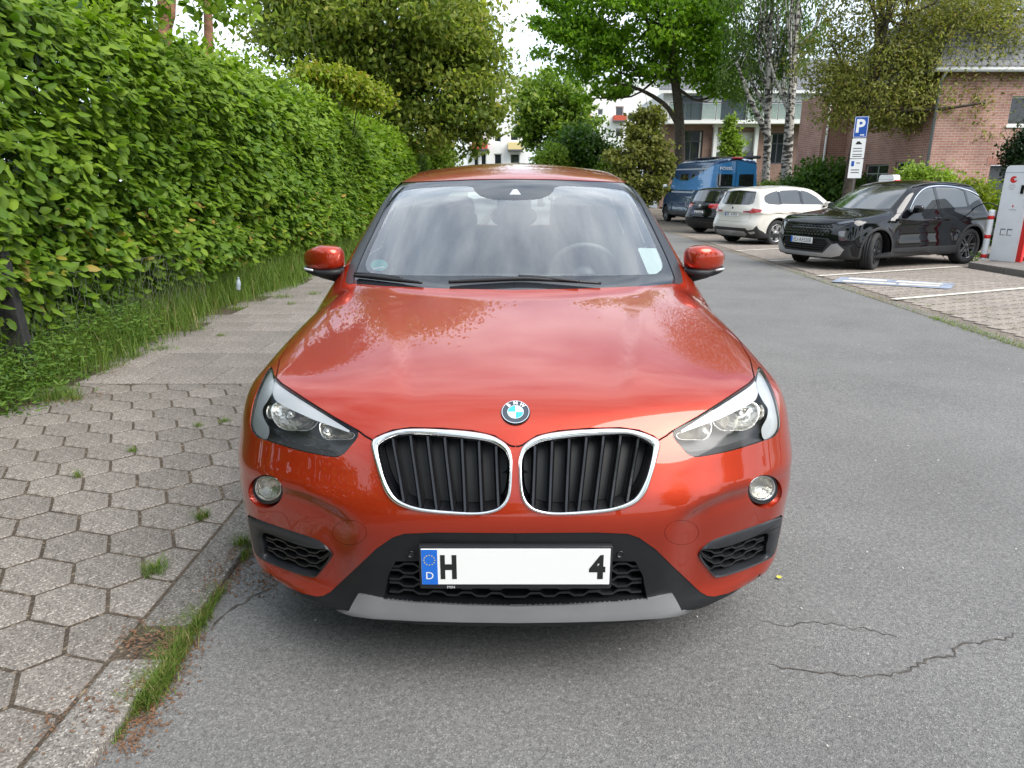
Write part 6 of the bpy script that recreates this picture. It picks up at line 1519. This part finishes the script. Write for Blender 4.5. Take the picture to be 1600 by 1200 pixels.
def put_wheels(car, meshes, front, rear, track, rad, rim_mat, steer=0.):
    for k, me in enumerate(meshes):
        if not me.materials: me.materials.append(M[('tyre', rim_mat, rim_mat, rim_mat, 'satin_silver')[k]])
    for y, st_ in ((front, steer), (rear, 0.)):
        for s in (1, -1):
            w = link('wheel', meshes[0], None, car, (s*track, y, rad)); w.rotation_euler = (0, 0, st_+(0 if s > 0 else math.pi))
            for nm, me in zip(('rim', 'spokes', 'hub', 'brake_disc'), meshes[1:]): link(nm, me, None, w)
def wheel_wells(car, front, rear, r, x0, x1, zc):
    for y in (front, rear):
        for s in (1, -1):
            a = np.linspace(-.5, math.pi+.5, 24); V = []; n = 24
            for x in (x0, x1):
                for t in a: V.append((s*x, y-r*math.cos(t), zc+r*math.sin(t)))
            F = [(i, i+1, n+i+1, n+i) for i in range(n-1)]+[tuple(range(n))]
            link('wheel_well', mesh('wheel_well', V, F, True), 'void_black', car)
hero_w = wheel_meshes(.338, .225, .225)
put_wheels(red, hero_w, .83, 3.50, .785, .338, 'alloy')
wheel_wells(red, .83, 3.50, .39, .58, .905, .345)
B().box((-.60,.6,.215),(.60,4.0,.235)).obj('underbody', 'void_black', red)
for s in (1, -1):
    for y in (2.44, 3.34): B().box((s*.925-.012,y,.875),(s*.925+.012,y+.18,.905), .01).obj('door_handle', 'paint_red', red, True)
# ================= the other parked vehicles =================
def carF(p):
    nose, hood, wid, tum, roof, rear = (spline(p[k]) for k in ('nose', 'hood', 'wid', 'tum', 'roof', 'rear'))
    sb, sz, ss, scv = p['screen']; x0, z0, sl = p['flank']; ry, rs, rc = p['tailgate']; pk, pe = p['plan']; arches = p['arches']
    def F(x, y, z):
        ax = np.sqrt(x*x+1e-5)
        d1 = nose(z)+pk*(ax/.9)**pe-y
        d2 = (z-(hood(y)-.02*(ax/.6)**2))*.97
        w = wid(y)+tum(z)-p.get('hollow', .02)*np.exp(-((z-p.get('hz', .6))/.14)**2)*sstep(arches[0]+.4, arches[0]+.7, y)*sstep(arches[1]-.35, arches[1]-.7, y)
        for yy in arches:
            w = w+p.get('flare', .018)*np.exp(-((np.sqrt((y-yy)**2+(z-.36)**2)-.42)/.08)**2)
        low = smax(smax(d1, d2, p.get('kh', .10)), ax-w, .06+.08*sstep(.5, 1., z))
        low = smax(low, y-(rear(z)-p.get('rplan', .28)*(ax/.9)**4), .10)
        low = smax(low, p.get('floor', .22)-z, .05)
        c1 = ((sb+ss*(z-sz)+scv*(ax/.72)**2)-y)/math.sqrt(1+ss*ss)
        c2 = z-(roof(y)-.05*(ax/.6)**2)
        c3 = (ax-(x0-sl*(z-z0)))*.9
        c4 = (y-(ry-rs*(z-1.0)-rc*(ax/.7)**2))*.85
        cab = smax(smax(smax(c1, c2, .08), c3, p.get('kc', .10)), c4, .09)
        return smin(low, smax(cab, p.get('belt', .9)-z, .02), .04)
    return F
def gapline(S, pts, w=.007): return strip_poly(S, S.side(densify(pts, .04, False)), w)
def side_mirror(car, x, y, z, paint):
    for s in (1, -1):
        V = []; F = []; nu, nv = 18, 10; f = lambda q, e: math.copysign(abs(q)**e, q)
        for j in range(nv+1):
            for i in range(nu):
                a = 2*math.pi*i/nu; t = -math.pi/2+math.pi*j/nv
                V.append((s*(x+.10*f(math.cos(t), .6)*f(math.cos(a), .7)), y+.07*f(math.cos(t), .6)*f(math.sin(a), .8), z+.07*f(math.sin(t), .7)))
        for j in range(nv):
            for i in range(nu): F.append((j*nu+i, j*nu+(i+1) % nu, (j+1)*nu+(i+1) % nu, (j+1)*nu+i))
        m = link('door_mirror', mesh('door_mirror', V, F if s > 0 else [q[::-1] for q in F], True), paint, car)
        B().tube([(s*(x-.13), y+.02, z-.07), (s*(x-.02), y+.01, z-.055)], .025, 8).obj('mirror_arm', 'plastic_black', m, True)
def plate_at(car, x, y, z, txt, facing, band=True, w=.52):
    """facing -1: towards -y (front), +1: rear"""
    pl = B().box((x-w/2, y-.006, z-.055), (x+w/2, y+.006, z+.055), .003).obj('number_plate', 'plate_white', car)
    e = .0075*facing; ux = (1,0,0) if facing < 0 else (-1,0,0); s = ux[0]
    if band: B().box((x-s*(w/2-.022)-.021, y+e-.0008, z-.052), (x-s*(w/2-.022)+.021, y+e+.0008, z+.052)).obj('country_band', 'plate_blue', pl)
    if txt: lettering('plate_characters', txt, 'ink_black', pl, (x+s*.025, y+e*1.06, z), ux, (0,0,1), h=.075, w=w*.82)
    else:
        b = B()
        for k in range(7):
            if k == 2: continue
            xx = x-s*(w/2-.075-k*.06); b.box((xx-.020, y+e*1.05-.0008, z-.035), (xx-.008, y+e*1.05+.0008, z+.035)); b.box((xx+.006, y+e*1.05-.0008, z-.035), (xx+.018, y+e*1.05+.0008, z+(.03 if k % 2 else -.005)))
        b.obj('plate_characters', 'ink_grey', pl)
    return pl
def glass_split(poly, cuts):
    out = []; gl = np.asarray(poly, float)
    for a, b in cuts:
        q = gl.copy(); q[:,0] = np.clip(q[:,0], a, b); out.append(q)
    return out
def std_panels(car, H, paint, names):
    for k, (nm, mt, kw) in names.items():
        if k in H: panel(nm, H[k], mt, car, **kw)
# --- black sport utility car at the charger: nose to the road ---
P1 = dict(nose=[(.1,.20),(.22,.08),(.34,.03),(.55,.0),(.72,.02),(.86,.06),(1.0,.16),(1.1,.26)], plan=(.30,2.9),
 hood=[(-.1,.80),(.08,.90),(.3,.98),(.7,1.03),(1.15,1.08),(1.6,1.11),(3.4,1.12),(4.6,1.06)],
 wid=[(-.2,.87),(.3,.915),(.9,.935),(1.6,.915),(2.6,.915),(3.5,.94),(4.1,.92),(4.6,.86)], tum=[(.1,-.05),(.3,-.015),(.5,0),(.75,0),(.95,-.03),(1.1,-.08),(1.3,-.13)],
 roof=[(1.5,1.40),(1.95,1.535),(2.4,1.615),(2.8,1.635),(3.3,1.62),(3.8,1.575),(4.2,1.52),(4.6,1.44)], rear=[(.2,4.28),(.45,4.48),(.7,4.47),(.95,4.38),(1.1,4.33),(1.3,4.2)],
 screen=(1.10,1.07,1.72,.24), flank=(.865,1.06,.47), tailgate=(4.40,.72,.16), arches=(.91,3.59), flare=.025, hollow=.03, hz=.66)
S1 = Shell(carF(P1), (0, 2.2, .75))
gl = roundpoly([(1.78,1.10),(2.05,1.32),(2.35,1.47),(2.75,1.52),(3.25,1.50),(3.70,1.42),(3.98,1.30),(3.72,1.22),(3.45,1.135),(2.6,1.11)], .05, 3)
g1, g2, g3 = glass_split(gl, [(1.7,2.60),(2.68,3.50),(3.56,4.1)])
A1 = lambda r: [S1.side(np.array(arch(c, r, .36))) for c in (.91, 3.59)]
t_gr = [(0,.86),(.45,.86),(.62,.90),(.80,.955),(.84,.90),(.72,.82),(.60,.70),(.52,.64),(0,.64)]
regs1 = [('plastic', S1.side(densify([(.3,.215),(4.2,.215),(4.2,.40),(3.9,.42),(3.0,.40),(1.4,.40),(1.2,.42)], .05)))]
regs1 += [('plastic', a) for a in A1(.45)]+[('hole', a) for a in A1(.40)]
regs1 += [('plastic', S1.front(densify([(0,.62),(.55,.60),(.66,.50),(.87,.46),(.90,.21),(0,.21)], .03))),
 ('silver', S1.front(densify([(0,.33),(.46,.33),(.62,.50),(.70,.52),(.80,.41),(.74,.30),(.60,.26),(0,.255)], .03))), ('void', S1.front(densify([(0,.59),(.50,.58),(.56,.50),(.45,.37),(0,.36)], .03))),
 ('grille', S1.front(densify(t_gr, .03))), ('drl', S1.front(densify([(.60,.888),(.80,.948),(.83,.91),(.66,.855)], .02))), ('lamp', S1.front(roundpoly([(.68,.74),(.83,.76),(.835,.58),(.72,.56)], .03))),
 ('windscreen', S1.front(densify([(0,1.115),(.60,1.115),(.70,1.125),(.60,1.44),(.52,1.515),(.3,1.535),(0,1.54)], .03))),
 ('w1', S1.side(g1)), ('w2', S1.side(g2)), ('w3', S1.side(g3)), ('pillar', S1.side(glass_split(gl, [(2.60,2.68)])[0])), ('pillar2', S1.side(glass_split(gl, [(3.50,3.56)])[0])),
 ('chrome', S1.side(np.concatenate([catmull([(1.80,1.13),(2.05,1.345),(2.35,1.49),(2.75,1.54),(3.25,1.52),(3.70,1.44),(4.0,1.32)], 5, False), catmull([(3.99,1.305),(3.70,1.423),(3.25,1.503),(2.75,1.523),(2.35,1.473),(2.05,1.325),(1.79,1.11)], 5, False)]))),
 ('gap', gapline(S1, [(1.58,1.08),(1.55,.8),(1.52,.42)])), ('gap', gapline(S1, [(2.64,1.10),(2.66,.8),(2.62,.42)])), ('gap', gapline(S1, [(3.62,1.16),(3.58,.95),(3.30,.72),(3.12,.45)])),
 ('gap', gapline(S1, [(.55,.98),(.95,1.01),(1.3,1.03),(1.6,1.05)])),
 ('tail', S1.rear(roundpoly([(.2,1.02),(.86,1.02),(.86,.85),(.70,.95),(.2,.97)], .02))), ('rearglass', S1.rear(np.array([(0,1.14),(.55,1.16),(.58,1.2),(.52,1.42),(0,1.45)])))]
H1 = build_shell(S1, regs1, .045, .0225, 1.3, .3)
black = thing('charging_car', 'glossy black sport utility car with plug in plate parked nose out beside the charging point', 'car', (5.58, 13.55, gzf(13.6)), R(-65.5))
both_ = dict(which='pair'); one = {}
STD = {'body': ('body', None, dict(wall=.01)), 'plastic': ('cladding', 'plastic_dark', dict(sink=-.003)), 'silver': ('bumper_trim', 'satin_silver', dict(sink=-.012, wall=.012)), 'void': ('lower_grille', 'void_black', dict(sink=.02)),
 'grille': ('grille', 'gloss_black', dict(sink=.012)), 'drl': ('daytime_light', 'dark_chrome', dict(sink=.0, which='pair')), 'lamp': ('headlight', 'lamp_smoke', dict(sink=.004, which='pair')), 'windscreen': ('windscreen', 'glass_dark', dict(sink=.003)),
 'w1': ('front_door_window', 'glass_dark', dict(sink=.004, which='pair')), 'w2': ('rear_door_window', 'glass_dark', dict(sink=.004, which='pair')), 'w3': ('quarter_window', 'glass_dark', dict(sink=.004, which='pair')),
 'pillar': ('window_pillar', 'gloss_black', dict(which='pair')), 'pillar2': ('window_pillar', 'gloss_black', dict(which='pair')), 'chrome': ('window_trim', 'chrome', dict(sink=-.003, which='pair')), 'gap': ('panel_gap', 'black_gap', dict(sink=.006)), 'tail': ('tail_light', 'tail_red', dict(sink=-.004, which='pair')),
 'rearglass': ('rear_window', 'glass_dark', dict(sink=.002)), 'spoiler': ('roof_spoiler', 'gloss_black', dict(sink=-.006)), 'dark': ('tailgate_trim', 'plastic_dark', dict(sink=-.002))}
def std(car, H, paint, over={}):
    for k, (nm, mt, kw) in {**STD, **over}.items():
        if k in H: panel(nm, H[k], mt or paint, car, **kw)
std(black, H1, 'paint_black')
for r in range(5):                                       # grille: rows of slanted facets
    z = .66+r*.047
    for k in range(-7, 8):
        x = k*.073+(.036 if r % 2 else 0)
        if abs(x) > .50+r*.03: continue
        p = S1.front(np.array([(abs(x), z)]))[0]; sx = 1 if x >= 0 else -1
        B().prism([(x-.030,z-.006),(x-.018,z+.018),(x+.030,z+.018),(x+.018,z-.006)], p[1]-.010, p[1]+.012, 'y').obj('grille_facet', 'dark_chrome', black)
p = S1.front(np.array([(0, .47)]))[0]; plate_at(black, 0, p[1]-.012, .545, 'EU·AE520E', -1)
for z in (.40, .44, .48): B().box((-.47,S1.front(np.array([(0,z)]))[0][1]+.004,z-.006),(.47,S1.front(np.array([(0,z)]))[0][1]+.02,z+.006)).obj('grille_bar', 'mesh_black', black)
side_mirror(black, .99, 1.83, 1.12, 'paint_black')
W1 = wheel_meshes(.355, .235, .245, 5, 'double'); put_wheels(black, W1, .91, 3.59, .815, .355, 'alloy_dark', R(24)); wheel_wells(black, .91, 3.59, .41, .58, .90, .36)
B().box((-.65,.7,.2),(.65,4.1,.24)).obj('underbody', 'void_black', black)
for s in (1, -1):
    q = S1.top(np.array([(.60, y) for y in np.linspace(2.1, 3.9, 14)])); q[:,2] += .035*np.sin(np.linspace(.08, math.pi-.08, 14)); q[:,0] *= s
    B().tube(q, .014, 8).obj('roof_rail', 'plastic_dark', black, True)
    for y in (2.42, 3.36):
        x = S1.side(np.array([(y, .93)]))[0][0]; B().box((s*x-.015,y,.92),(s*x+.015,y+.19,.945), .008).obj('door_handle', 'paint_black', black, True)
# --- beige white sport utility car: tail to the road ---
P2 = dict(nose=[(.1,.20),(.22,.08),(.34,.03),(.55,.0),(.72,.02),(.9,.06),(1.0,.12),(1.1,.2)], plan=(.28,2.9),
 hood=[(-.1,.82),(.08,.93),(.3,1.0),(.7,1.04),(1.15,1.09),(1.6,1.11),(3.4,1.12),(4.6,1.10)],
 wid=[(-.2,.86),(.3,.91),(.9,.922),(1.6,.915),(2.6,.915),(3.55,.922),(4.1,.90),(4.6,.86)], tum=[(.1,-.05),(.3,-.012),(.5,0),(.75,0),(.95,-.02),(1.1,-.06),(1.3,-.11)],
 roof=[(1.5,1.42),(1.95,1.54),(2.4,1.61),(2.8,1.628),(3.3,1.62),(3.8,1.59),(4.25,1.55),(4.6,1.50)], rear=[(.2,4.28),(.40,4.47),(.62,4.49),(.80,4.42),(.95,4.40),(1.05,4.37),(1.3,4.2)],
 screen=(1.10,1.08,1.70,.24), flank=(.872,1.06,.44), tailgate=(4.42,.42,.13), arches=(.88,3.57), hollow=.016, rplan=.22)
S2 = Shell(carF(P2), (0, 2.25, .75))
gl = roundpoly([(1.75,1.10),(2.05,1.33),(2.35,1.465),(2.75,1.51),(3.3,1.50),(3.75,1.45),(4.02,1.36),(4.06,1.22),(3.92,1.14),(2.6,1.115)], .06, 3)
g1, g2, g3 = glass_split(gl, [(1.7,2.58),(2.68,3.42),(3.48,4.2)])
A2 = lambda r: [S2.side(np.array(arch(c, r, .36))) for c in (.88, 3.57)]
regs2 = [('plastic', S2.side(densify([(.3,.215),(4.2,.215),(4.2,.34),(3.9,.36),(3.0,.34),(1.4,.34),(1.2,.36)], .05)))]
regs2 += [('plastic', a) for a in A2(.425)]+[('hole', a) for a in A2(.40)]
regs2 += [('plastic', S2.rear(densify([(0,.50),(.60,.50),(.66,.44),(.80,.47),(.86,.58),(.93,.30),(.90,.21),(0,.21)], .03))),
 ('silver', S2.rear(densify([(0,.42),(.55,.41),(.60,.33),(.50,.27),(0,.27)], .03))), ('silver', S2.rear(roundpoly([(.66,.40),(.82,.42),(.82,.37),(.70,.34)], .02))),
 ('rearglass', S2.rear(densify([(0,1.115),(.50,1.12),(.60,1.155),(.62,1.20),(.56,1.47),(0,1.495)], .03))), ('spoiler', S2.rear(densify([(0,1.50),(.56,1.47),(.60,1.30),(.575,1.30),(.545,1.44),(0,1.455)], .03))),
 ('tail', S2.rear(roundpoly([(.40,.955),(.60,.965),(.66,1.03),(.89,1.0),(.88,.93),(.70,.90),(.42,.915)], .015))), ('void', S2.rear(roundpoly([(.46,.945),(.60,.95),(.62,.925),(.48,.925)], .008))),
 ('w1', S2.side(g1)), ('w2', S2.side(g2)), ('w3', S2.side(g3)), ('pillar', S2.side(glass_split(gl, [(2.58,2.68)])[0])), ('pillar2', S2.side(glass_split(gl, [(3.42,3.48)])[0])),
 ('windscreen', S2.front(densify([(0,1.125),(.60,1.125),(.70,1.13),(.60,1.44),(.52,1.515),(.3,1.535),(0,1.54)], .03))),
 ('gap', gapline(S2, [(1.56,1.08),(1.53,.8),(1.50,.36)])), ('gap', gapline(S2, [(2.62,1.10),(2.64,.8),(2.60,.36)])), ('gap', gapline(S2, [(3.60,1.13),(3.56,.95),(3.26,.70),(3.10,.40)])),
 ('gap', strip_poly(S2, S2.rear(densify([(.66,1.08),(.645,.90),(.64,.70),(.55,.66),(0,.66)], .03, False)), .007)),
 ('grille', S2.front(densify([(.03,.85),(.30,.84),(.33,.72),(.25,.58),(.03,.58)], .03))), ('lamp', S2.front(roundpoly([(.52,.86),(.84,.88),(.85,.78),(.60,.74)], .03)))]
H2 = build_shell(S2, regs2, .05, .025, 1.3, .3)
white = thing('parked_car', 'pale beige sport utility car parked tail out between two black cars', 'car', (10.2, 22.07, gzf(21.)), R(116))
std(white, H2, 'paint_white')
p = S2.rear(np.array([(0, .87)]))[0]; plate_at(white, 0, p[1]+.012, .86, '', 1)
p = S2.rear(np.array([(0, 1.03)]))[0]; B().lathe([(.001,.012),(.032,.012),(.038,.004),(.038,0)], 24, 'y', (0, p[1], 1.02)).obj('emblem', 'emblem_dark', white, True)
b = B(); q = S2.rear(np.array([(x, 1.135+.02*x) for x in np.linspace(.02, .42, 8)])); q[:,1] += .02; b.tube(q, .012, 6); b.obj('rear_wiper', 'wiper_black', white, True)
side_mirror(white, .99, 1.80, 1.12, 'paint_white')
W2 = wheel_meshes(.355, .225, .235, 5); put_wheels(white, W2, .88, 3.57, .80, .355, 'alloy'); wheel_wells(white, .88, 3.57, .41, .58, .895, .36)
B().box((-.65,.7,.2),(.65,4.1,.24)).obj('underbody', 'void_black', white)
for s in (1, -1):
    for y in (2.36, 3.30):
        x = S2.side(np.array([(y, .95)]))[0][0]; B().box((s*x-.01,y,.94),(s*x+.01,y+.18,.97), .008).obj('door_handle', 'paint_white', white, True)
# --- older black estate-like sport utility car further along ---
P3 = dict(P2, rear=[(.2,4.5),(.45,4.70),(.65,4.72),(.85,4.64),(1.0,4.60),(1.1,4.56),(1.3,4.4)], roof=[(1.5,1.44),(2.0,1.58),(2.5,1.66),(2.9,1.68),(3.5,1.67),(4.0,1.64),(4.4,1.59),(4.8,1.53)],
 tailgate=(4.60,.50,.16), arches=(.93,3.80), wid=[(-.2,.89),(.3,.95),(.9,.965),(1.6,.955),(2.6,.955),(3.8,.965),(4.3,.94),(4.8,.88)], flank=(.90,1.08,.42), hollow=.012)
S3 = Shell(carF(P3), (0, 2.4, .78))
gl = roundpoly([(1.78,1.13),(2.08,1.37),(2.40,1.51),(2.8,1.56),(3.5,1.55),(4.0,1.50),(4.28,1.40),(4.32,1.27),(4.2,1.19),(2.6,1.15)], .06, 3)
g1, g2, g3 = glass_split(gl, [(1.7,2.66),(2.76,3.60),(3.68,4.5)])
A3 = lambda r: [S3.side(np.array(arch(c, r, .37))) for c in (.93, 3.80)]
regs3 = [('hole', a) for a in A3(.41)]
regs3 += [('plastic', S3.rear(densify([(0,.50),(.90,.46),(.95,.21),(0,.21)], .04))),
 ('rearglass', S3.rear(densify([(0,1.16),(.60,1.17),(.66,1.22),(.58,1.52),(0,1.545)], .03))), ('tail', S3.rear(roundpoly([(.42,1.07),(.78,1.09),(.91,1.06),(.90,.95),(.70,.92),(.44,.95)], .04))),
 ('w1', S3.side(g1)), ('w2', S3.side(g2)), ('w3', S3.side(g3)), ('pillar', S3.side(glass_split(gl, [(2.66,2.76)])[0])), ('pillar2', S3.side(glass_split(gl, [(3.60,3.68)])[0])),
 ('windscreen', S3.front(densify([(0,1.135),(.60,1.135),(.70,1.14),(.60,1.46),(.52,1.555),(.3,1.575),(0,1.58)], .03))),
 ('gap', strip_poly(S3, S3.rear(densify([(.70,1.12),(.68,.90),(.66,.60),(0,.60)], .04, False)), .008)), ('gap', gapline(S3, [(2.70,1.12),(2.72,.8),(2.68,.36)])), ('gap', gapline(S3, [(3.86,1.15),(3.80,.95),(3.46,.70),(3.30,.40)]))]
H3 = build_shell(S3, regs3, .055, .0275, 1.3, .3)
vw = thing('parked_car', 'glossy black older car with round red tail lights beside the blue camper van', 'car', (10.89, 27.63, gzf(27.)), R(116))
std(vw, H3, 'paint_black')
p = S3.rear(np.array([(0, .80)]))[0]; plate_at(vw, 0, p[1]+.012, .78, '', 1)
p = S3.rear(np.array([(0, 1.0)]))[0]; B().lathe([(.001,.012),(.045,.012),(.055,.008),(.055,0)], 24, 'y', (0, p[1], 1.0)).obj('emblem', 'chrome', vw, True)
W3 = wheel_meshes(.37, .25, .24, 5); put_wheels(vw, W3, .93, 3.80, .83, .37, 'alloy'); wheel_wells(vw, .93, 3.80, .42, .60, .93, .37); side_mirror(vw, 1.04, 1.85, 1.15, 'paint_black')
B().box((-.65,.7,.2),(.65,4.3,.24)).obj('underbody', 'void_black', vw)
# --- blue camper van ---
P4 = dict(nose=[(.1,.15),(.3,.03),(.6,.0),(.85,.03),(1.0,.12),(1.15,.3),(1.4,.5)], plan=(.28,3.2), hood=[(-.1,.9),(.1,1.0),(.5,1.16),(.9,1.30),(1.3,1.42),(2.,1.5),(6.2,1.5)],
 wid=[(-.2,.90),(.4,.98),(1.2,1.02),(3,1.025),(5.2,1.025),(6.2,1.02)], tum=[(.1,-.03),(.4,0),(.8,.0),(1.2,-.01),(1.6,-.03)],
 roof=[(.9,1.9),(1.5,2.38),(2.0,2.52),(3,2.56),(4.5,2.56),(5.9,2.55),(6.3,2.53)], rear=[(.2,5.96),(.5,5.99),(1.2,5.99),(1.8,5.98)], screen=(.72,1.22,.62,.22), flank=(1.02,1.2,.095), tailgate=(5.995,.025,.02),
 arches=(.98,5.0), flare=.02, hollow=.01, hz=.7, belt=1.1, rplan=.03, kc=.12, floor=.3)
S4 = Shell(carF(P4), (0, 2.9, 1.25), 4.6)
A4 = lambda r: [S4.side(np.array(arch(c, r, .36))) for c in (.98, 5.0)]
rp = lambda y0, y1, z0, z1, r=.06: roundpoly([(y0,z0),(y1,z0),(y1,z1),(y0,z1)], r, 3)
regs4 = [('plastic', S4.side(densify([(.1,.29),(5.98,.29),(5.98,.52),(.1,.52)], .08)))]+[('hole', a) for a in A4(.40)]+[
 ('w1', S4.side(roundpoly([(1.05,1.25),(1.32,1.80),(1.45,1.92),(2.0,1.92),(2.0,1.22)], .05, 3))), ('w2', S4.side(rp(2.45,3.35,1.42,1.98))), ('w3', S4.side(rp(3.75,4.05,1.50,1.98))),
 ('stripe', S4.side(densify([(1.6,1.24),(4.1,1.24),(4.25,1.30),(5.15,2.14),(5.05,2.16),(4.18,1.36),(4.05,1.31),(1.6,1.31)], .06))), ('stripe', S4.side(densify([(1.5,2.14),(5.9,2.14),(5.9,2.19),(1.5,2.19)], .06))),
 ('blue', S4.rear(densify([(0,.45),(1.0,.45),(1.01,1.4),(.93,2.30),(0,2.46)], .06))), ('rearglass', S4.rear(rp(.14,.78,1.46,1.96,.05))), ('tail', S4.rear(rp(.90,.985,.95,1.45,.02))),
 ('gap', strip_poly(S4, S4.rear(densify([(.012,.5),(.012,2.42)], .06, False)), .012)), ('gap', gapline(S4, [(2.1,.52),(2.1,2.1)], .012)), ('gap', gapline(S4, [(1.02,.6),(1.05,1.2)], .012)),
 ('windscreen', S4.front(densify([(0,1.42),(.78,1.42),(.84,1.5),(.72,2.05),(.6,2.12),(0,2.16)], .05)))]
H4 = build_shell(S4, regs4, .07, .035, 1.5, .4)
van = thing('camper_van', 'tall blue camper van with pale stripe along its flank and two dark rear windows', 'van', (8.67, 37.1, gzf(35.)), R(189.8)); van.scale = (1.08, 1.0, 1.15)
std(van, H4, 'paint_navy', {'stripe': ('side_stripe', 'stripe_grey', dict(sink=-.002)), 'blue': ('rear_door', 'paint_blue', dict(sink=-.003, wall=.01)), 'rearglass': ('rear_window', 'glass_dark', dict(sink=-.008, wall=.006, which='pair'))})
lettering('maker_lettering', 'PÖSSL', 'plate_white', van, (.45, 6.012, 2.18), (-1,0,0), (0,0,1), h=.13, w=.55, bold=.02)
lettering('side_lettering', 'xD', 'stripe_grey', van, (1.034, 3.6, .86), (0,1,0), (0,0,1), h=.30)
B().box((-.22,5.90,2.50),(.22,6.02,2.58), .02).obj('brake_light', 'tail_red', van, True)
B().tube([(-.98,5.9,2.58),(-.98,2.6,2.58)], .06, 12).obj('awning', 'plastic_dark', van, True)
B().box((-.45,2.6,2.55),(.45,4.6,2.62), .02).obj('roof_panel', 'plastic_dark', van, True)
W4 = wheel_meshes(.345, .22, .21, 5); put_wheels(van, W4, .98, 5.0, .90, .345, 'alloy_dark'); wheel_wells(van, .98, 5.0, .41, .65, 1.0, .36); side_mirror(van, 1.18, 1.15, 1.5, 'plate_white')
B().box((-.8,.8,.25),(.8,5.6,.32)).obj('underbody', 'void_black', van)
